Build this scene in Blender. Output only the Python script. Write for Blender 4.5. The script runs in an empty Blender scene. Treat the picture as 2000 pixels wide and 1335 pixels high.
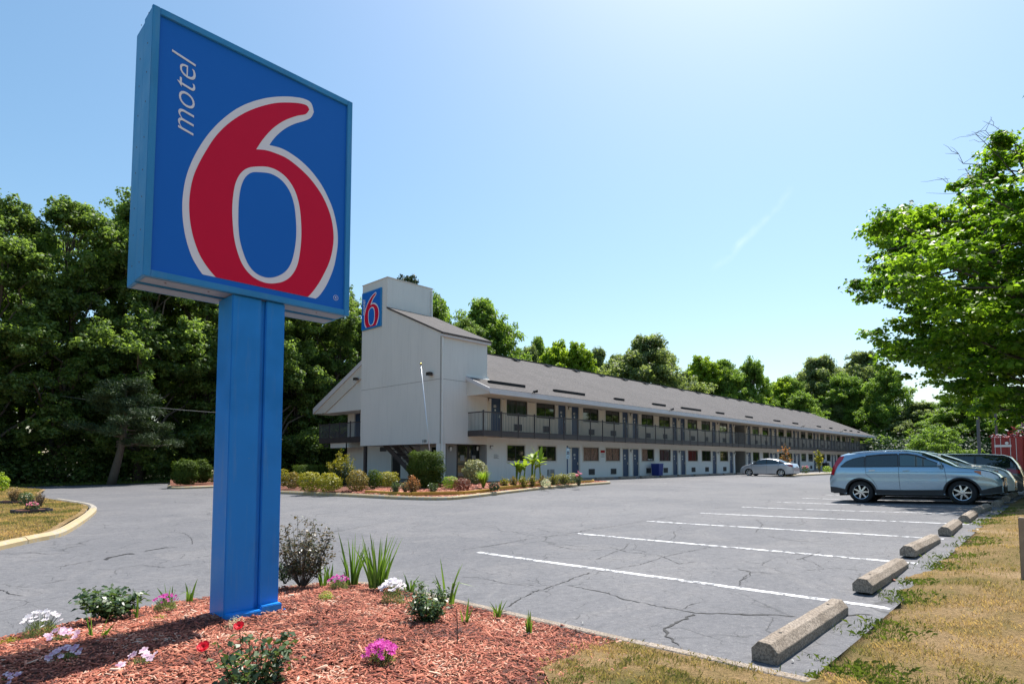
import bpy, bmesh, math, random
import numpy as np
from mathutils import Vector, Matrix, noise

D = bpy.data
scn = bpy.context.scene
COL = scn.collection
R = math.radians
PI = math.pi

# ---------------------------------------------------------------- camera, sky, sun, exposure
F, CYP, PITCH, CZ = 1158.0, 830.0, R(3.5), 1.5
HEAD = math.atan2(1100, 1158)
FW = np.array([math.cos(HEAD), math.sin(HEAD), 0.0])
RT = np.array([math.sin(HEAD), -math.cos(HEAD), 0.0])
UP = np.array([0, 0, 1.0])
F2 = FW*math.cos(PITCH) + UP*math.sin(PITCH)
U2 = -FW*math.sin(PITCH) + UP*math.cos(PITCH)
CAMP = np.array([0.0, 0.0, CZ])

cam = D.cameras.new('camera'); cam_o = D.objects.new('camera', cam); COL.objects.link(cam_o)
cam.sensor_width = 36; cam.lens = F/2000*36; cam.shift_y = (CYP-667.5)/2000
cam.clip_start = 0.05; cam.clip_end = 3000
cam_o.location = (0, 0, CZ)
cam_o.rotation_euler = (R(90)+PITCH, 0, -math.atan2(FW[0], FW[1]))
scn.camera = cam_o

SUN_AZ = math.atan2(0.27, 0.963)       # from +x (along the motel) towards +y
SUN_EL = R(62)
sund = Vector((math.cos(SUN_AZ)*math.cos(SUN_EL), math.sin(SUN_AZ)*math.cos(SUN_EL), math.sin(SUN_EL)))
w = D.worlds.new('World'); scn.world = w; w.use_nodes = True
wn = w.node_tree.nodes; wl = w.node_tree.links; wn.clear()
sky = wn.new('ShaderNodeTexSky'); sky.sky_type = 'NISHITA'; sky.sun_disc = False
sky.sun_elevation = SUN_EL; sky.sun_rotation = PI/2 - SUN_AZ
sky.air_density = 1.2; sky.dust_density = 1.3; sky.ozone_density = 1.9; sky.altitude = 50
bg = wn.new('ShaderNodeBackground'); bg.inputs[1].default_value = 0.094
wo = wn.new('ShaderNodeOutputWorld')
# a faint wisp of cloud: a band round one direction of the sky, broken by noise
def vdir(x, y):
    d = F2 + RT*(x-1000)/F - U2*(y-CYP)/F
    return d/np.linalg.norm(d)
tc = wn.new('ShaderNodeTexCoord')
da, db = vdir(1405, 515), vdir(1530, 385)
nrm_ = np.cross(da, db); nrm_ /= np.linalg.norm(nrm_)
mid_ = (da+db)/2; mid_ /= np.linalg.norm(mid_)
nz = wn.new('ShaderNodeTexNoise'); nz.inputs['Scale'].default_value = 26; nz.inputs['Detail'].default_value = 6
wl.new(tc.outputs['Generated'], nz.inputs['Vector'])
nz2 = wn.new('ShaderNodeTexNoise'); nz2.inputs['Scale'].default_value = 12; nz2.inputs['Detail'].default_value = 4
wl.new(tc.outputs['Generated'], nz2.inputs['Vector'])
def wm(op, a, b=None, c=None, clamp=False):
    n = wn.new('ShaderNodeMath'); n.operation = op; n.use_clamp = clamp
    for i, v in enumerate((a, b, c)):
        if v is None: continue
        if hasattr(v, 'links'): wl.new(v, n.inputs[i])
        else: n.inputs[i].default_value = v
    return n.outputs[0]
def wdot(v):
    n = wn.new('ShaderNodeVectorMath'); n.operation = 'DOT_PRODUCT'
    wl.new(tc.outputs['Generated'], n.inputs[0]); n.inputs[1].default_value = tuple(v)
    return n.outputs['Value']
off = wm('ADD', wdot(nrm_), wm('MULTIPLY', wm('SUBTRACT', nz2.outputs['Fac'], 0.5), 0.03))
band = wm('SUBTRACT', 1.0, wm('DIVIDE', wm('ABSOLUTE', off), 0.008), clamp=True)
along = wm('DIVIDE', wm('SUBTRACT', wdot(mid_), math.cos(R(4.6))), 1-math.cos(R(4.6)), clamp=True)
patch = wm('MULTIPLY', wm('SUBTRACT', nz.outputs['Fac'], 0.38), 2.2, clamp=True)
cm = wm('MULTIPLY', wm('MULTIPLY', band, along), wm('MULTIPLY', patch, 0.25))
mx = wn.new('ShaderNodeMix'); mx.data_type = 'RGBA'
hs = wn.new('ShaderNodeHueSaturation'); hs.inputs['Hue'].default_value = .489; hs.inputs['Saturation'].default_value = 1.14; hs.inputs['Value'].default_value = 1.0
wl.new(sky.outputs[0], hs.inputs['Color'])
wl.new(cm, mx.inputs[0]); wl.new(hs.outputs[0], mx.inputs[6]); mx.inputs[7].default_value = (9, 9.5, 10, 1)
wl.new(mx.outputs[2], bg.inputs[0]); wl.new(bg.outputs[0], wo.inputs[0])

sl = D.lights.new('sun', 'SUN'); sl.energy = 4.2; sl.angle = R(0.53); sl.color = (1, 0.955, 0.88)
so = D.objects.new('sun', sl); COL.objects.link(so)
so.rotation_euler = sund.to_track_quat('Z', 'Y').to_euler(); so.location = (0, 0, 60)
scn.view_settings.view_transform = 'Standard'; scn.view_settings.look = 'None'
scn.view_settings.gamma = 1; scn.view_settings.use_curve_mapping = False
scn.view_settings.exposure = 0.9

# ---------------------------------------------------------------- the lie of the land
TS = np.array([-40, 0, 7, 9.75, 12.3, 15.2, 22, 32, 60, 130, 900.])
TT = np.array([-900, -40, -8, -3, 1.5, 4.5, 7.4, 12, 17, 22.5, 35, 60, 900.])
TZ = np.array([
 [.3,.2,.15,.05,-.05,-.10,-.12,-.10,-.10,-.10,-.10,-.10,-.1],
 [.3,.25,.15,.05,0,-.03,-.08,-.08,-.05,-.03,0,0,0],
 [.4,.3,.2,.1,.014,-.02,-.052,-.05,0,.05,.05,.03,0],
 [.4,.35,.25,.18,.118,.08,.044,.04,.06,.10,.07,.03,0],
 [.4,.4,.3,.25,.20,.15,.103,.09,.10,.15,.09,.05,0],
 [.4,.42,.35,.28,.24,.17,.112,.10,.13,.22,.10,.05,0],
 [.4,.45,.38,.32,.28,.18,.14,.14,.20,.30,.20,.1,0],
 [.4,.45,.40,.34,.30,.22,.18,.19,.25,.33,.3,.1,0],
 [.4,.45,.40,.36,.32,.27,.25,.25,.28,.33,.3,.1,0],
 [.4,.45,.40,.36,.32,.27,.25,.25,.28,.33,.3,.1,0],
 [.4,.45,.40,.36,.32,.27,.25,.25,.28,.33,.3,.1,0]])
def _bil(s, t):
    s = np.clip(s, -40, 899.9); t = np.clip(t, -899.9, 899.9)
    i = np.clip(np.searchsorted(TS, s, side='right')-1, 0, len(TS)-2)
    j = np.clip(np.searchsorted(TT, t, side='right')-1, 0, len(TT)-2)
    u = (s-TS[i])/(TS[i+1]-TS[i]); v = (t-TT[j])/(TT[j+1]-TT[j])
    return (TZ[i, j]*(1-u)*(1-v)+TZ[i+1, j]*u*(1-v)+TZ[i, j+1]*(1-u)*v+TZ[i+1, j+1]*u*v)
def H(s, t):
    s = np.asarray(s, float); t = np.asarray(t, float)
    z = 0
    for a in (-1.2, 0, 1.2):
        for b in (-1.2, 0, 1.2):
            z = z+_bil(s+a, t+b)
    return z/9
def HZ(s, t): return float(H(s, t))
def ray(x, y): return F2 + RT*(x-1000)/F - U2*(y-CYP)/F
def G(x, y, off=0.0):
    """the spot of ground that a point of the photograph shows"""
    d = ray(x, y); z = 0.1
    for _ in range(25):
        k = (z-CZ)/d[2]; p = CAMP+d*k; z = HZ(p[0], p[1])+off
    return np.array([p[0], p[1], z])
def onT(x, y, t): d = ray(x, y); return CAMP+d*t/d[1]
def onS(x, y, s): d = ray(x, y); return CAMP+d*s/d[0]
def onD(x, y, dd): d = ray(x, y); return CAMP+d*dd/(d@FW)

# ---------------------------------------------------------------- bookkeeping
def tag(o, label=None, cat=None, group=None, kind=None):
    if label: o['label'] = label
    if cat: o['category'] = cat
    if group: o['group'] = group
    if kind: o['kind'] = kind
    return o
def thing(name, label, cat, loc=(0, 0, 0), rz=0.0, group=None):
    o = D.objects.new(name, None); o.empty_display_size = 0.1; COL.objects.link(o)
    o.location = tuple(float(v) for v in loc); o.rotation_euler = (0, 0, rz)
    return tag(o, label, cat, group)
def wloc(o):
    v = Vector((0, 0, 0))
    while o: v += o.location; o = o.parent
    return v
def link(name, me, parent=None, loc=None):
    o = D.objects.new(name, me); COL.objects.link(o); o.parent = parent
    if loc is not None: o.location = tuple(float(v) for v in loc)
    return o
def copy_tree(o, parent=None):
    c = o.copy(); COL.objects.link(c); c.parent = parent
    for ch in list(o.children): copy_tree(ch, c)
    return c

class MB:
    """collects faces and links them as one mesh object"""
    def __init__(s): s.v = []; s.f = []; s.m = []
    def add(s, vs, fs, m=0):
        n = len(s.v); s.v += [tuple(float(c) for c in v) for v in vs]
        for f in fs: s.f.append([i+n for i in f]); s.m.append(m)
        return s
    def box(s, x0, x1, y0, y1, z0, z1, m=0, M=None):
        v = [(x0,y0,z0),(x1,y0,z0),(x1,y1,z0),(x0,y1,z0),(x0,y0,z1),(x1,y0,z1),(x1,y1,z1),(x0,y1,z1)]
        if M is not None: v = [tuple(M@Vector(p)) for p in v]
        return s.add(v, [(0,3,2,1),(4,5,6,7),(0,1,5,4),(1,2,6,5),(2,3,7,6),(3,0,4,7)], m)
    def bar(s, a, b, w, h=None, m=0, up=(0,0,1)):
        a = Vector(a); b = Vector(b); d = (b-a); L = d.length
        if L < 1e-6: return s
        d.normalize(); u = Vector(up)
        if abs(d.dot(u)) > .98: u = Vector((1, 0, 0))
        r = d.cross(u).normalized(); u = r.cross(d).normalized(); h = h or w
        vs = []
        for p in (a, b):
            for sx, sz in ((-1,-1),(1,-1),(1,1),(-1,1)): vs.append(p+r*sx*w/2+u*sz*h/2)
        return s.add(vs, [(0,1,2,3),(7,6,5,4),(0,4,5,1),(1,5,6,2),(2,6,7,3),(3,7,4,0)], m)
    def tube(s, pts, rad, n=8, m=0, cap=True):
        pts = [Vector(tuple(float(c) for c in p)) for p in pts]
        rs = rad if hasattr(rad, '__len__') else [rad]*len(pts)
        vs = []; prev = None
        for i, p in enumerate(pts):
            d = (pts[min(i+1, len(pts)-1)]-pts[max(i-1, 0)])
            d = d.normalized() if d.length > 1e-9 else Vector((0, 0, 1))
            a = (prev-d*prev.dot(d)) if prev else d.orthogonal()
            a = a.normalized() if a.length > 1e-6 else d.orthogonal().normalized()
            prev = a; b = d.cross(a)
            for k in range(n):
                q = 2*PI*k/n; vs.append(p+(a*math.cos(q)+b*math.sin(q))*rs[i])
        fs = [(i*n+k, i*n+(k+1) % n, (i+1)*n+(k+1) % n, (i+1)*n+k) for i in range(len(pts)-1) for k in range(n)]
        if cap: fs += [tuple(range(n-1, -1, -1)), tuple((len(pts)-1)*n+k for k in range(n))]
        return s.add(vs, fs, m)
    def lathe(s, prof, n=24, m=0, M=None):
        """prof: (radius, height) turned about z"""
        vs = [(r*math.cos(2*PI*k/n), r*math.sin(2*PI*k/n), z) for r, z in prof for k in range(n)]
        if M is not None: vs = [tuple(M@Vector(p)) for p in vs]
        fs = [(i*n+k, i*n+(k+1) % n, (i+1)*n+(k+1) % n, (i+1)*n+k) for i in range(len(prof)-1) for k in range(n)]
        return s.add(vs, fs, m)
    def build(s, name, mats, parent=None, world=True, smooth=False, bevel=0, loc=None):
        me = D.meshes.new(name)
        base = wloc(parent) if (world and parent) else Vector((0, 0, 0))
        me.from_pydata([(v[0]-base.x, v[1]-base.y, v[2]-base.z) for v in s.v], [], s.f)
        for mm in (mats if isinstance(mats, (list, tuple)) else [mats]): me.materials.append(mm)
        if isinstance(mats, (list, tuple)): me.polygons.foreach_set('material_index', s.m)
        if smooth: me.polygons.foreach_set('use_smooth', [True]*len(me.polygons))
        me.update()
        if bevel:
            bm = bmesh.new(); bm.from_mesh(me)
            bmesh.ops.remove_doubles(bm, verts=bm.verts, dist=1e-5)
            es = [e for e in bm.edges if len(e.link_faces) == 2 and e.calc_face_angle(0) > 0.5]
            bmesh.ops.bevel(bm, geom=es, offset=bevel, segments=2, affect='EDGES', clamp_overlap=True)
            bm.to_mesh(me); bm.free()
        return link(name, me, parent, loc)

def npmesh(name, V, Q, mats, mi=None, tone=None, parent=None, smooth=False, k=4):
    """a mesh from numpy arrays: V (n,3), Q (m,k)"""
    me = D.meshes.new(name); V = np.asarray(V, np.float32); Q = np.asarray(Q, np.int32)
    m = len(Q)
    me.vertices.add(len(V)); me.vertices.foreach_set('co', V.ravel())
    me.loops.add(m*k); me.loops.foreach_set('vertex_index', Q.ravel())
    me.polygons.add(m); me.polygons.foreach_set('loop_start', np.arange(0, m*k, k, dtype=np.int32))
    try: me.polygons.foreach_set('loop_total', np.full(m, k, np.int32))
    except Exception: pass
    for mm in (mats if isinstance(mats, (list, tuple)) else [mats]): me.materials.append(mm)
    if mi is not None: me.polygons.foreach_set('material_index', np.asarray(mi, np.int32))
    if smooth: me.polygons.foreach_set('use_smooth', np.ones(m, bool))
    me.update(calc_edges=True)
    if tone is not None:
        a = me.attributes.new('tone', 'FLOAT', 'FACE'); a.data.foreach_set('value', np.asarray(tone, np.float32))
    return me

# ---------------------------------------------------------------- materials
class NT:
    def __init__(s, name):
        s.m = D.materials.new(name); s.m.use_nodes = True; s.n = s.m.node_tree.nodes; s.l = s.m.node_tree.links
        s.n.clear(); s.out = s.n.new('ShaderNodeOutputMaterial')
        s.b = s.n.new('ShaderNodeBsdfPrincipled'); s.l.new(s.b.outputs[0], s.out.inputs[0])
        s.geo = None
    def set(s, i, v):
        i = i if not isinstance(i, str) else i
        if hasattr(v, 'links'): s.l.new(v, s.b.inputs[i])
        else: s.b.inputs[i].default_value = v
    def co(s, obj=False):
        if s.geo is None:
            t = s.n.new('ShaderNodeTexCoord') if obj else s.n.new('ShaderNodeNewGeometry')
            s.geo = t.outputs['Object' if obj else 'Position']
        return s.geo
    def map(s, sc=(1, 1, 1), rot=(0, 0, 0)):
        m = s.n.new('ShaderNodeMapping'); s.l.new(s.co(), m.inputs[0]); m.inputs['Scale'].default_value = sc
        m.inputs['Rotation'].default_value = rot
        return m.outputs[0]
    def noise(s, scale, det=4, rough=.55, vec=None, dist=0):
        t = s.n.new('ShaderNodeTexNoise'); t.inputs['Scale'].default_value = scale
        t.inputs['Detail'].default_value = det; t.inputs['Roughness'].default_value = rough
        t.inputs['Distortion'].default_value = dist
        s.l.new(vec if vec is not None else s.co(), t.inputs['Vector']); return t.outputs['Fac']
    def math(s, op, a, b=None, clamp=False):
        n = s.n.new('ShaderNodeMath'); n.operation = op; n.use_clamp = clamp
        for i, v in enumerate((a, b)):
            if v is None: continue
            if hasattr(v, 'links'): s.l.new(v, n.inputs[i])
            else: n.inputs[i].default_value = v
        return n.outputs[0]
    def ramp(s, fac, stops):
        r = s.n.new('ShaderNodeValToRGB'); s.l.new(fac, r.inputs[0]); e = r.color_ramp.elements
        while len(e) < len(stops): e.new(.5)
        for k, (p, c) in enumerate(stops):
            e[k].position = p; e[k].color = (c if hasattr(c, '__len__') else (c, c, c))[:3]+(1,) if hasattr(c, '__len__') else (c, c, c, 1)
        return r.outputs[0]
    def mix(s, fac, a, b, mode='MIX'):
        n = s.n.new('ShaderNodeMix'); n.data_type = 'RGBA'; n.blend_type = mode
        for i, v in ((0, fac), (6, a), (7, b)):
            if hasattr(v, 'links'): s.l.new(v, n.inputs[i])
            else: n.inputs[i].default_value = v if i == 0 else tuple(v)[:3]+(1,)
        return n.outputs[2]
    def bump(s, h, strength=.3, dist=.01):
        b = s.n.new('ShaderNodeBump'); b.inputs['Strength'].default_value = strength
        b.inputs['Distance'].default_value = dist; s.l.new(h, b.inputs['Height'])
        s.l.new(b.outputs[0], s.b.inputs['Normal']); return b

def plain(name, c, rough=.6, metal=0, var=.12, sc=6, bump=0, bsc=60, coat=0, spec=.5, obj=False):
    t = NT(name); t.co(obj)
    n = t.noise(sc, 5)
    t.set('Base Color', t.mix(n, [x*(1-var) for x in c], [min(1, x*(1+var)) for x in c]) if var else tuple(c)+(1,))
    t.set('Roughness', rough); t.set('Metallic', metal); t.set('Specular IOR Level', spec)
    if coat: t.set('Coat Weight', coat); t.set('Coat Roughness', .03)
    if bump: t.bump(t.noise(bsc, 4), bump, .01)
    return t.m

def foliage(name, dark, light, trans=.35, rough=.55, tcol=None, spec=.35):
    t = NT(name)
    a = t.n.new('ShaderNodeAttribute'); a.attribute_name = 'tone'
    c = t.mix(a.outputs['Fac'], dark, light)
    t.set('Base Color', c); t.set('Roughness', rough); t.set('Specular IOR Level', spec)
    if trans:
        tr = t.n.new('ShaderNodeBsdfTranslucent'); tc_ = tcol or (1.25, 1.35, .45)
        mul = t.mix(1.0, c, (min(1, tc_[0]), min(1, tc_[1]), min(1, tc_[2])), 'MULTIPLY')
        g = t.n.new('ShaderNodeMixRGB'); g.blend_type = 'ADD'; g.inputs[0].default_value = .9
        t.l.new(mul, g.inputs[1]); t.l.new(mul, g.inputs[2]); t.l.new(g.outputs[0], tr.inputs[0])
        ms = t.n.new('ShaderNodeMixShader'); ms.inputs[0].default_value = trans
        t.l.new(t.b.outputs[0], ms.inputs[1]); t.l.new(tr.outputs[0], ms.inputs[2]); t.l.new(ms.outputs[0], t.out.inputs[0])
    return t.m

M = {}
# asphalt: worn, pale grey, fine stones, faint sealed patches, hairline cracks
def asphalt():
    t = NT('asphalt')
    big = t.noise(.16, 4, .55, dist=.6); mid = t.noise(1.1, 5, .6, dist=.8); fine = t.noise(70, 3, .7)
    streak = t.noise(.7, 4, .6, vec=t.map((.25, 1.6, 1), (0, 0, R(9))))
    c = t.ramp(big, [(.34, (.112, .113, .126)), (.5, (.148, .147, .158)), (.66, (.195, .191, .197))])
    c = t.mix(t.math('MULTIPLY', streak, .5), c, (.195, .19, .195))
    c = t.mix(t.ramp(mid, [(.52, 0), (.75, .5)]), c, (.095, .097, .108))
    c = t.mix(t.ramp(t.noise(.45, 6, .7, dist=1.5), [(.50, 0), (.58, .5)]), c, (.22, .21, .21))
    c = t.mix(t.ramp(t.noise(2.6, 3, .5), [(.70, 0), (.76, .55)]), c, (.06, .06, .065))
    c = t.mix(t.ramp(fine, [(.3, .65), (.7, 0)]), c, (.075, .075, .085))
    c = t.mix(t.ramp(t.noise(130, 2), [(.60, 0), (.72, .6)]), c, (.34, .33, .32))
    c = t.mix(t.ramp(t.noise(11, 5, .75), [(.38, .55), (.52, 0)]), c, (.085, .086, .094))
    c = t.mix(t.ramp(t.noise(17, 4, .75), [(.56, 0), (.70, .5)]), c, (.26, .255, .25))
    def crack(sc, wd, off, dist=1.3):
        wv = t.n.new('ShaderNodeTexNoise'); wv.inputs['Scale'].default_value = sc*2.2; wv.inputs['Detail'].default_value = 6
        t.l.new(t.co(), wv.inputs['Vector'])
        ad = t.n.new('ShaderNodeVectorMath'); ad.operation = 'MULTIPLY_ADD'
        t.l.new(wv.outputs['Color'], ad.inputs[0]); ad.inputs[1].default_value = (dist/sc*.35,)*3; t.l.new(t.map((1, 1, 0)), ad.inputs[2])
        v = t.n.new('ShaderNodeTexVoronoi'); v.feature = 'DISTANCE_TO_EDGE'; v.inputs['Scale'].default_value = sc
        v.voronoi_dimensions = '2D'
        t.l.new(ad.outputs[0], v.inputs['Vector'])
        k = t.math('DIVIDE', v.outputs['Distance'], wd*sc)
        line = t.math('SUBTRACT', 1.0, k, True)
        msk = t.ramp(t.noise(sc*.9+off, 3, .6), [(.44, 0), (.56, 1)])
        return t.math('MULTIPLY', line, msk)
    k1 = crack(.22, .028, 0); k2 = crack(.8, .013, .3); k3 = crack(2.2, .008, .7)
    k = t.math('ADD', t.math('MULTIPLY', k1, .8), t.math('ADD', t.math('MULTIPLY', k2, .75), t.math('MULTIPLY', k3, .55)), True)
    c = t.mix(k, c, (.03, .03, .032))
    t.set('Base Color', c); t.set('Roughness', .82); t.set('Specular IOR Level', .35)
    h = t.math('ADD', t.math('MULTIPLY', fine, .5), t.math('MULTIPLY', t.noise(25, 4), .6))
    h = t.math('SUBTRACT', h, k)
    t.bump(h, .55, .006)
    return t.m
M['asphalt'] = asphalt()
def paint(name, c, wear, lo=(.14, .14, .15)):
    t = NT(name); n = t.noise(9, 8, .75); n2 = t.noise(1.3, 3)
    k = t.ramp(t.math('ADD', t.math('MULTIPLY', n, .75), t.math('MULTIPLY', n2, .25)), [(wear-.03, 1), (wear+.03, 0)])
    t.set('Base Color', t.mix(k, t.mix(t.noise(3, 4), [x*.88 for x in c], c), lo)); t.set('Roughness', .7)
    t.bump(n, .2, .004); return t.m
M['stripe'] = paint('white_paint', (.78, .78, .80), .478)
M['stripe_old'] = paint('worn_white_paint', (.5, .5, .51), .52, (.15, .15, .155))
M['tar'] = plain('tar_fill', (.018, .017, .018), .75, bump=.5, bsc=90)
M['yellow'] = paint('yellow_kerb_paint', (.46, .35, .19), .47, (.36, .33, .27))
M['yellow2'] = paint('yellow_timber_paint', (.50, .31, .05), .33, (.25, .17, .08))
def concrete(name, a, b, sc=1.0):
    t = NT(name); t.co(); n = t.noise(2.2*sc, 6, .65); f = t.noise(55*sc, 4, .75); s_ = t.noise(9*sc, 6, .7)
    c = t.mix(t.ramp(n, [(.35, 0), (.65, 1)]), a, b)
    c = t.mix(t.ramp(f, [(.44, .75), (.56, 0)]), c, [x*.38 for x in a])
    c = t.mix(t.ramp(s_, [(.60, 0), (.72, .5)]), c, [x*.5 for x in a])
    t.set('Base Color', c); t.set('Roughness', .9); t.bump(t.math('ADD', f, s_), .6, .008); return t.m
M['concrete'] = concrete('weathered_concrete', (.27, .215, .165), (.42, .35, .285))
M['kerbstone'] = concrete('pale_kerb_concrete', (.36, .31, .25), (.50, .46, .40))
M['walk'] = concrete('walk_concrete', (.30, .29, .27), (.40, .38, .36), .6)
def lawn():
    t = NT('dry_lawn'); n = t.noise(.9, 6, .6, dist=.5); f = t.noise(38, 5, .75); n2 = t.noise(3.5, 5, .65)
    c = t.ramp(n, [(.30, (.14, .15, .04)), (.43, (.30, .215, .09)), (.55, (.42, .28, .14)), (.72, (.52, .37, .22))])
    c = t.mix(t.ramp(n2, [(.55, 0), (.75, .55)]), c, (.14, .16, .045))
    c = t.mix(t.ramp(f, [(.35, .7), (.62, 0)]), c, (.09, .065, .032))
    t.set('Base Color', c); t.set('Roughness', .95); t.set('Specular IOR Level', .1)
    t.bump(t.math('ADD', f, t.noise(110, 3)), .9, .03); return t.m
M['lawn'] = lawn()
M['soil'] = plain('woodland_floor', (.05, .055, .025), .95, var=.5, sc=2, bump=.8, bsc=20)
def mulchmat():
    t = NT('mulch_ground'); n = t.noise(1.6, 4); f = t.noise(60, 4, .8)
    c = t.mix(n, (.17, .055, .032), (.23, .085, .045)); c = t.mix(t.ramp(f, [(.35, .8), (.6, 0)]), c, (.05, .02, .015))
    t.set('Base Color', c); t.set('Roughness', .9); t.bump(f, 1.0, .03); return t.m
M['mulch'] = mulchmat()
def chipmat():
    t = NT('mulch_chips'); a = t.n.new('ShaderNodeAttribute'); a.attribute_name = 'tone'
    c = t.ramp(a.outputs['Fac'], [(0, (.07, .022, .016)), (.32, (.26, .062, .034)), (.62, (.46, .135, .075)), (.9, (.60, .27, .17)), (1, (.68, .46, .34))])
    t.set('Base Color', c); t.set('Roughness', .75); return t.m
M['chip'] = chipmat()
def wallmat(name, a, b, groove=False, warm=0):
    t = NT(name); n = t.noise(.8, 5, .6, vec=t.map((1, 1, .35))); f = t.noise(45, 4, .7); st = t.noise(3, 5, .6, vec=t.map((2.5, 2.5, .18)))
    c = t.mix(n, a, b); c = t.mix(t.ramp(st, [(.52, 0), (.78, .35)]), c, [x*.78 for x in a])
    sp = t.noise(14, 6, .8); c = t.mix(t.ramp(sp, [(.60, 0), (.72, .45)]), c, [x*.6 for x in a])
    t.set('Base Color', c); t.set('Roughness', .85); t.bump(f, .35, .006); return t.m
M['stucco'] = wallmat('tower_stucco', (.66, .65, .62), (.77, .75, .71))
M['wall'] = wallmat('cream_wall', (.68, .61, .51), (.76, .69, .58))
M['wall_low'] = wallmat('white_block_wall', (.70, .70, .68), (.80, .79, .77))
M['trim'] = plain('pale_trim_paint', (.66, .62, .56), .6, var=.08, sc=3)
M['fascia'] = plain('fascia_paint', (.64, .62, .63), .6, var=.1, sc=2)
M['soffit'] = plain('soffit_board', (.66, .57, .46), .8, var=.1, sc=2)
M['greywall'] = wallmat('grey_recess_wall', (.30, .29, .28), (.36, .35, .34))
M['rail'] = plain('dark_brown_rail_paint', (.060, .050, .050), .55, var=.25, sc=5)
M['baluster'] = plain('grey_baluster_metal', (.17, .165, .17), .5, var=.2, sc=5)
M['door'] = plain('navy_door_paint', (.022, .055, .125), .45, var=.15, sc=3)
M['white'] = plain('white_plastic', (.72, .72, .70), .5, var=.05)
M['darkmetal'] = plain('dark_metal', (.03, .03, .033), .45, var=.2)
M['bronze'] = plain('bronze_window_frame', (.035, .028, .024), .4, var=.2)
M['grille'] = plain('air_conditioner_grille', (.10, .105, .115), .5, var=.15)
M['steel'] = plain('brushed_steel', (.62, .62, .62), .28, 1, var=.1)
M['alu'] = plain('silver_pole_paint', (.62, .66, .72), .3, .3, var=.06)
M['gold'] = plain('gold_finial', (.8, .6, .2), .25, 1, var=.05)
def shingle():
    t = NT('asphalt_shingles'); f = t.noise(28, 4, .75); n = t.noise(.5, 4); st = t.noise(2.2, 4, .6, vec=t.map((3, .25, .25)))
    b = t.n.new('ShaderNodeTexBrick'); b.inputs['Scale'].default_value = 1.0
    b.inputs['Brick Width'].default_value = .32; b.inputs['Row Height'].default_value = .13; b.inputs['Mortar Size'].default_value = .008
    b.inputs['Color1'].default_value = (.8, .8, .8, 1); b.inputs['Color2'].default_value = (1.12, 1.12, 1.12, 1); b.inputs['Mortar'].default_value = (.5, .5, .5, 1)
    t.l.new(t.map((1, 1.09, 1)), b.inputs['Vector'])
    c = t.mix(t.ramp(n, [(.35, 0), (.65, 1)]), (.050, .043, .042), (.080, .069, .066)); c = t.mix(t.ramp(f, [(.35, .6), (.65, 0)]), c, (.07, .064, .066))
    c = t.mix(t.math('MULTIPLY', st, .5), c, (.125, .112, .11))
    c = t.mix(1.0, c, b.outputs['Color'], 'MULTIPLY')
    t.set('Base Color', c); t.set('Roughness', .9); t.bump(b.outputs['Color'], .5, .02); return t.m
M['shingle'] = shingle()
def glass(name, c=(.012, .016, .016), rough=.03, spec=.9, var=None):
    t = NT(name)
    if var:
        n = t.noise(var[0], 3, vec=t.map(var[1])); t.set('Base Color', t.mix(t.ramp(n, [(.42, 0), (.58, 1)]), c, var[2]))
    else: t.set('Base Color', tuple(c)+(1,))
    t.set('Roughness', rough); t.set('Specular IOR Level', spec); t.set('Coat Weight', .4); t.set('Coat Roughness', .02); return t.m
M['pane'] = glass('window_glass', (.012, .016, .014))
M['pane2'] = glass('curtained_window_glass', (.02, .03, .03), .05, .7, (1.2, (3, 3, .2), (.05, .065, .065)))
M['tiger'] = None
def tiger():  # pane coloured in wavy bands of near black, red-brown and tan
    t = NT('striped_window_pane'); wv = t.n.new('ShaderNodeTexWave'); wv.wave_type = 'BANDS'
    wv.inputs['Scale'].default_value = 2.2; wv.inputs['Distortion'].default_value = 9; wv.inputs['Detail'].default_value = 2
    wv.inputs['Detail Scale'].default_value = 1.3
    t.l.new(t.map((1.6, 1, .8)), wv.inputs['Vector'])
    c = t.ramp(wv.outputs['Fac'], [(.35, (.02, .008, .008)), (.6, (.22, .07, .045)), (.85, (.42, .25, .19))])
    t.set('Base Color', c); t.set('Roughness', .25); return t.m
M['tiger'] = tiger()
M['bark'] = None
def bark():
    t = NT('tree_bark'); t.co(True); n = t.noise(6, 6, .7, vec=t.map((3, 3, .5))); 
    t.set('Base Color', t.mix(n, (.06, .048, .036), (.17, .14, .11))); t.set('Roughness', .95); t.bump(n, .8, .03); return t.m
M['bark'] = bark()
M['leaf_wood'] = foliage('wood_leaves', (.045, .085, .028), (.20, .29, .085), .5, .5, spec=.3)
M['leaf_mid'] = foliage('mid_green_leaves', (.075, .14, .028), (.23, .34, .07), .5)
M['leaf_bright'] = foliage('bright_spring_leaves', (.12, .20, .02), (.30, .40, .04), .5)
M['leaf_dusty'] = foliage('dusty_green_leaves', (.08, .12, .05), (.27, .33, .15), .44)
M['leaf_maple'] = foliage('maple_leaves', (.045, .115, .012), (.24, .37, .034), .52, .45)
M['leaf_pine'] = foliage('pine_needles', (.018, .040, .018), (.085, .13, .05), .12, .6)
M['leaf_rose'] = foliage('rose_leaves', (.022, .055, .02), (.12, .18, .075), .25, .38, spec=.5)
M['leaf_bronze'] = foliage('bronze_tinged_leaves', (.035, .06, .028), (.17, .12, .085), .2, .38, spec=.6)
M['leaf_iris'] = foliage('iris_blades', (.05, .12, .02), (.17, .27, .06), .4, .4)
M['leaf_gold'] = foliage('golden_shrub_leaves', (.06, .085, .010), (.40, .36, .03), .25, .5, tcol=(1, 1, .5))
M['leaf_goldred'] = foliage('copper_and_gold_leaves', (.055, .07, .018), (.34, .26, .05), .25, .5, tcol=(1, .9, .5))
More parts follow.
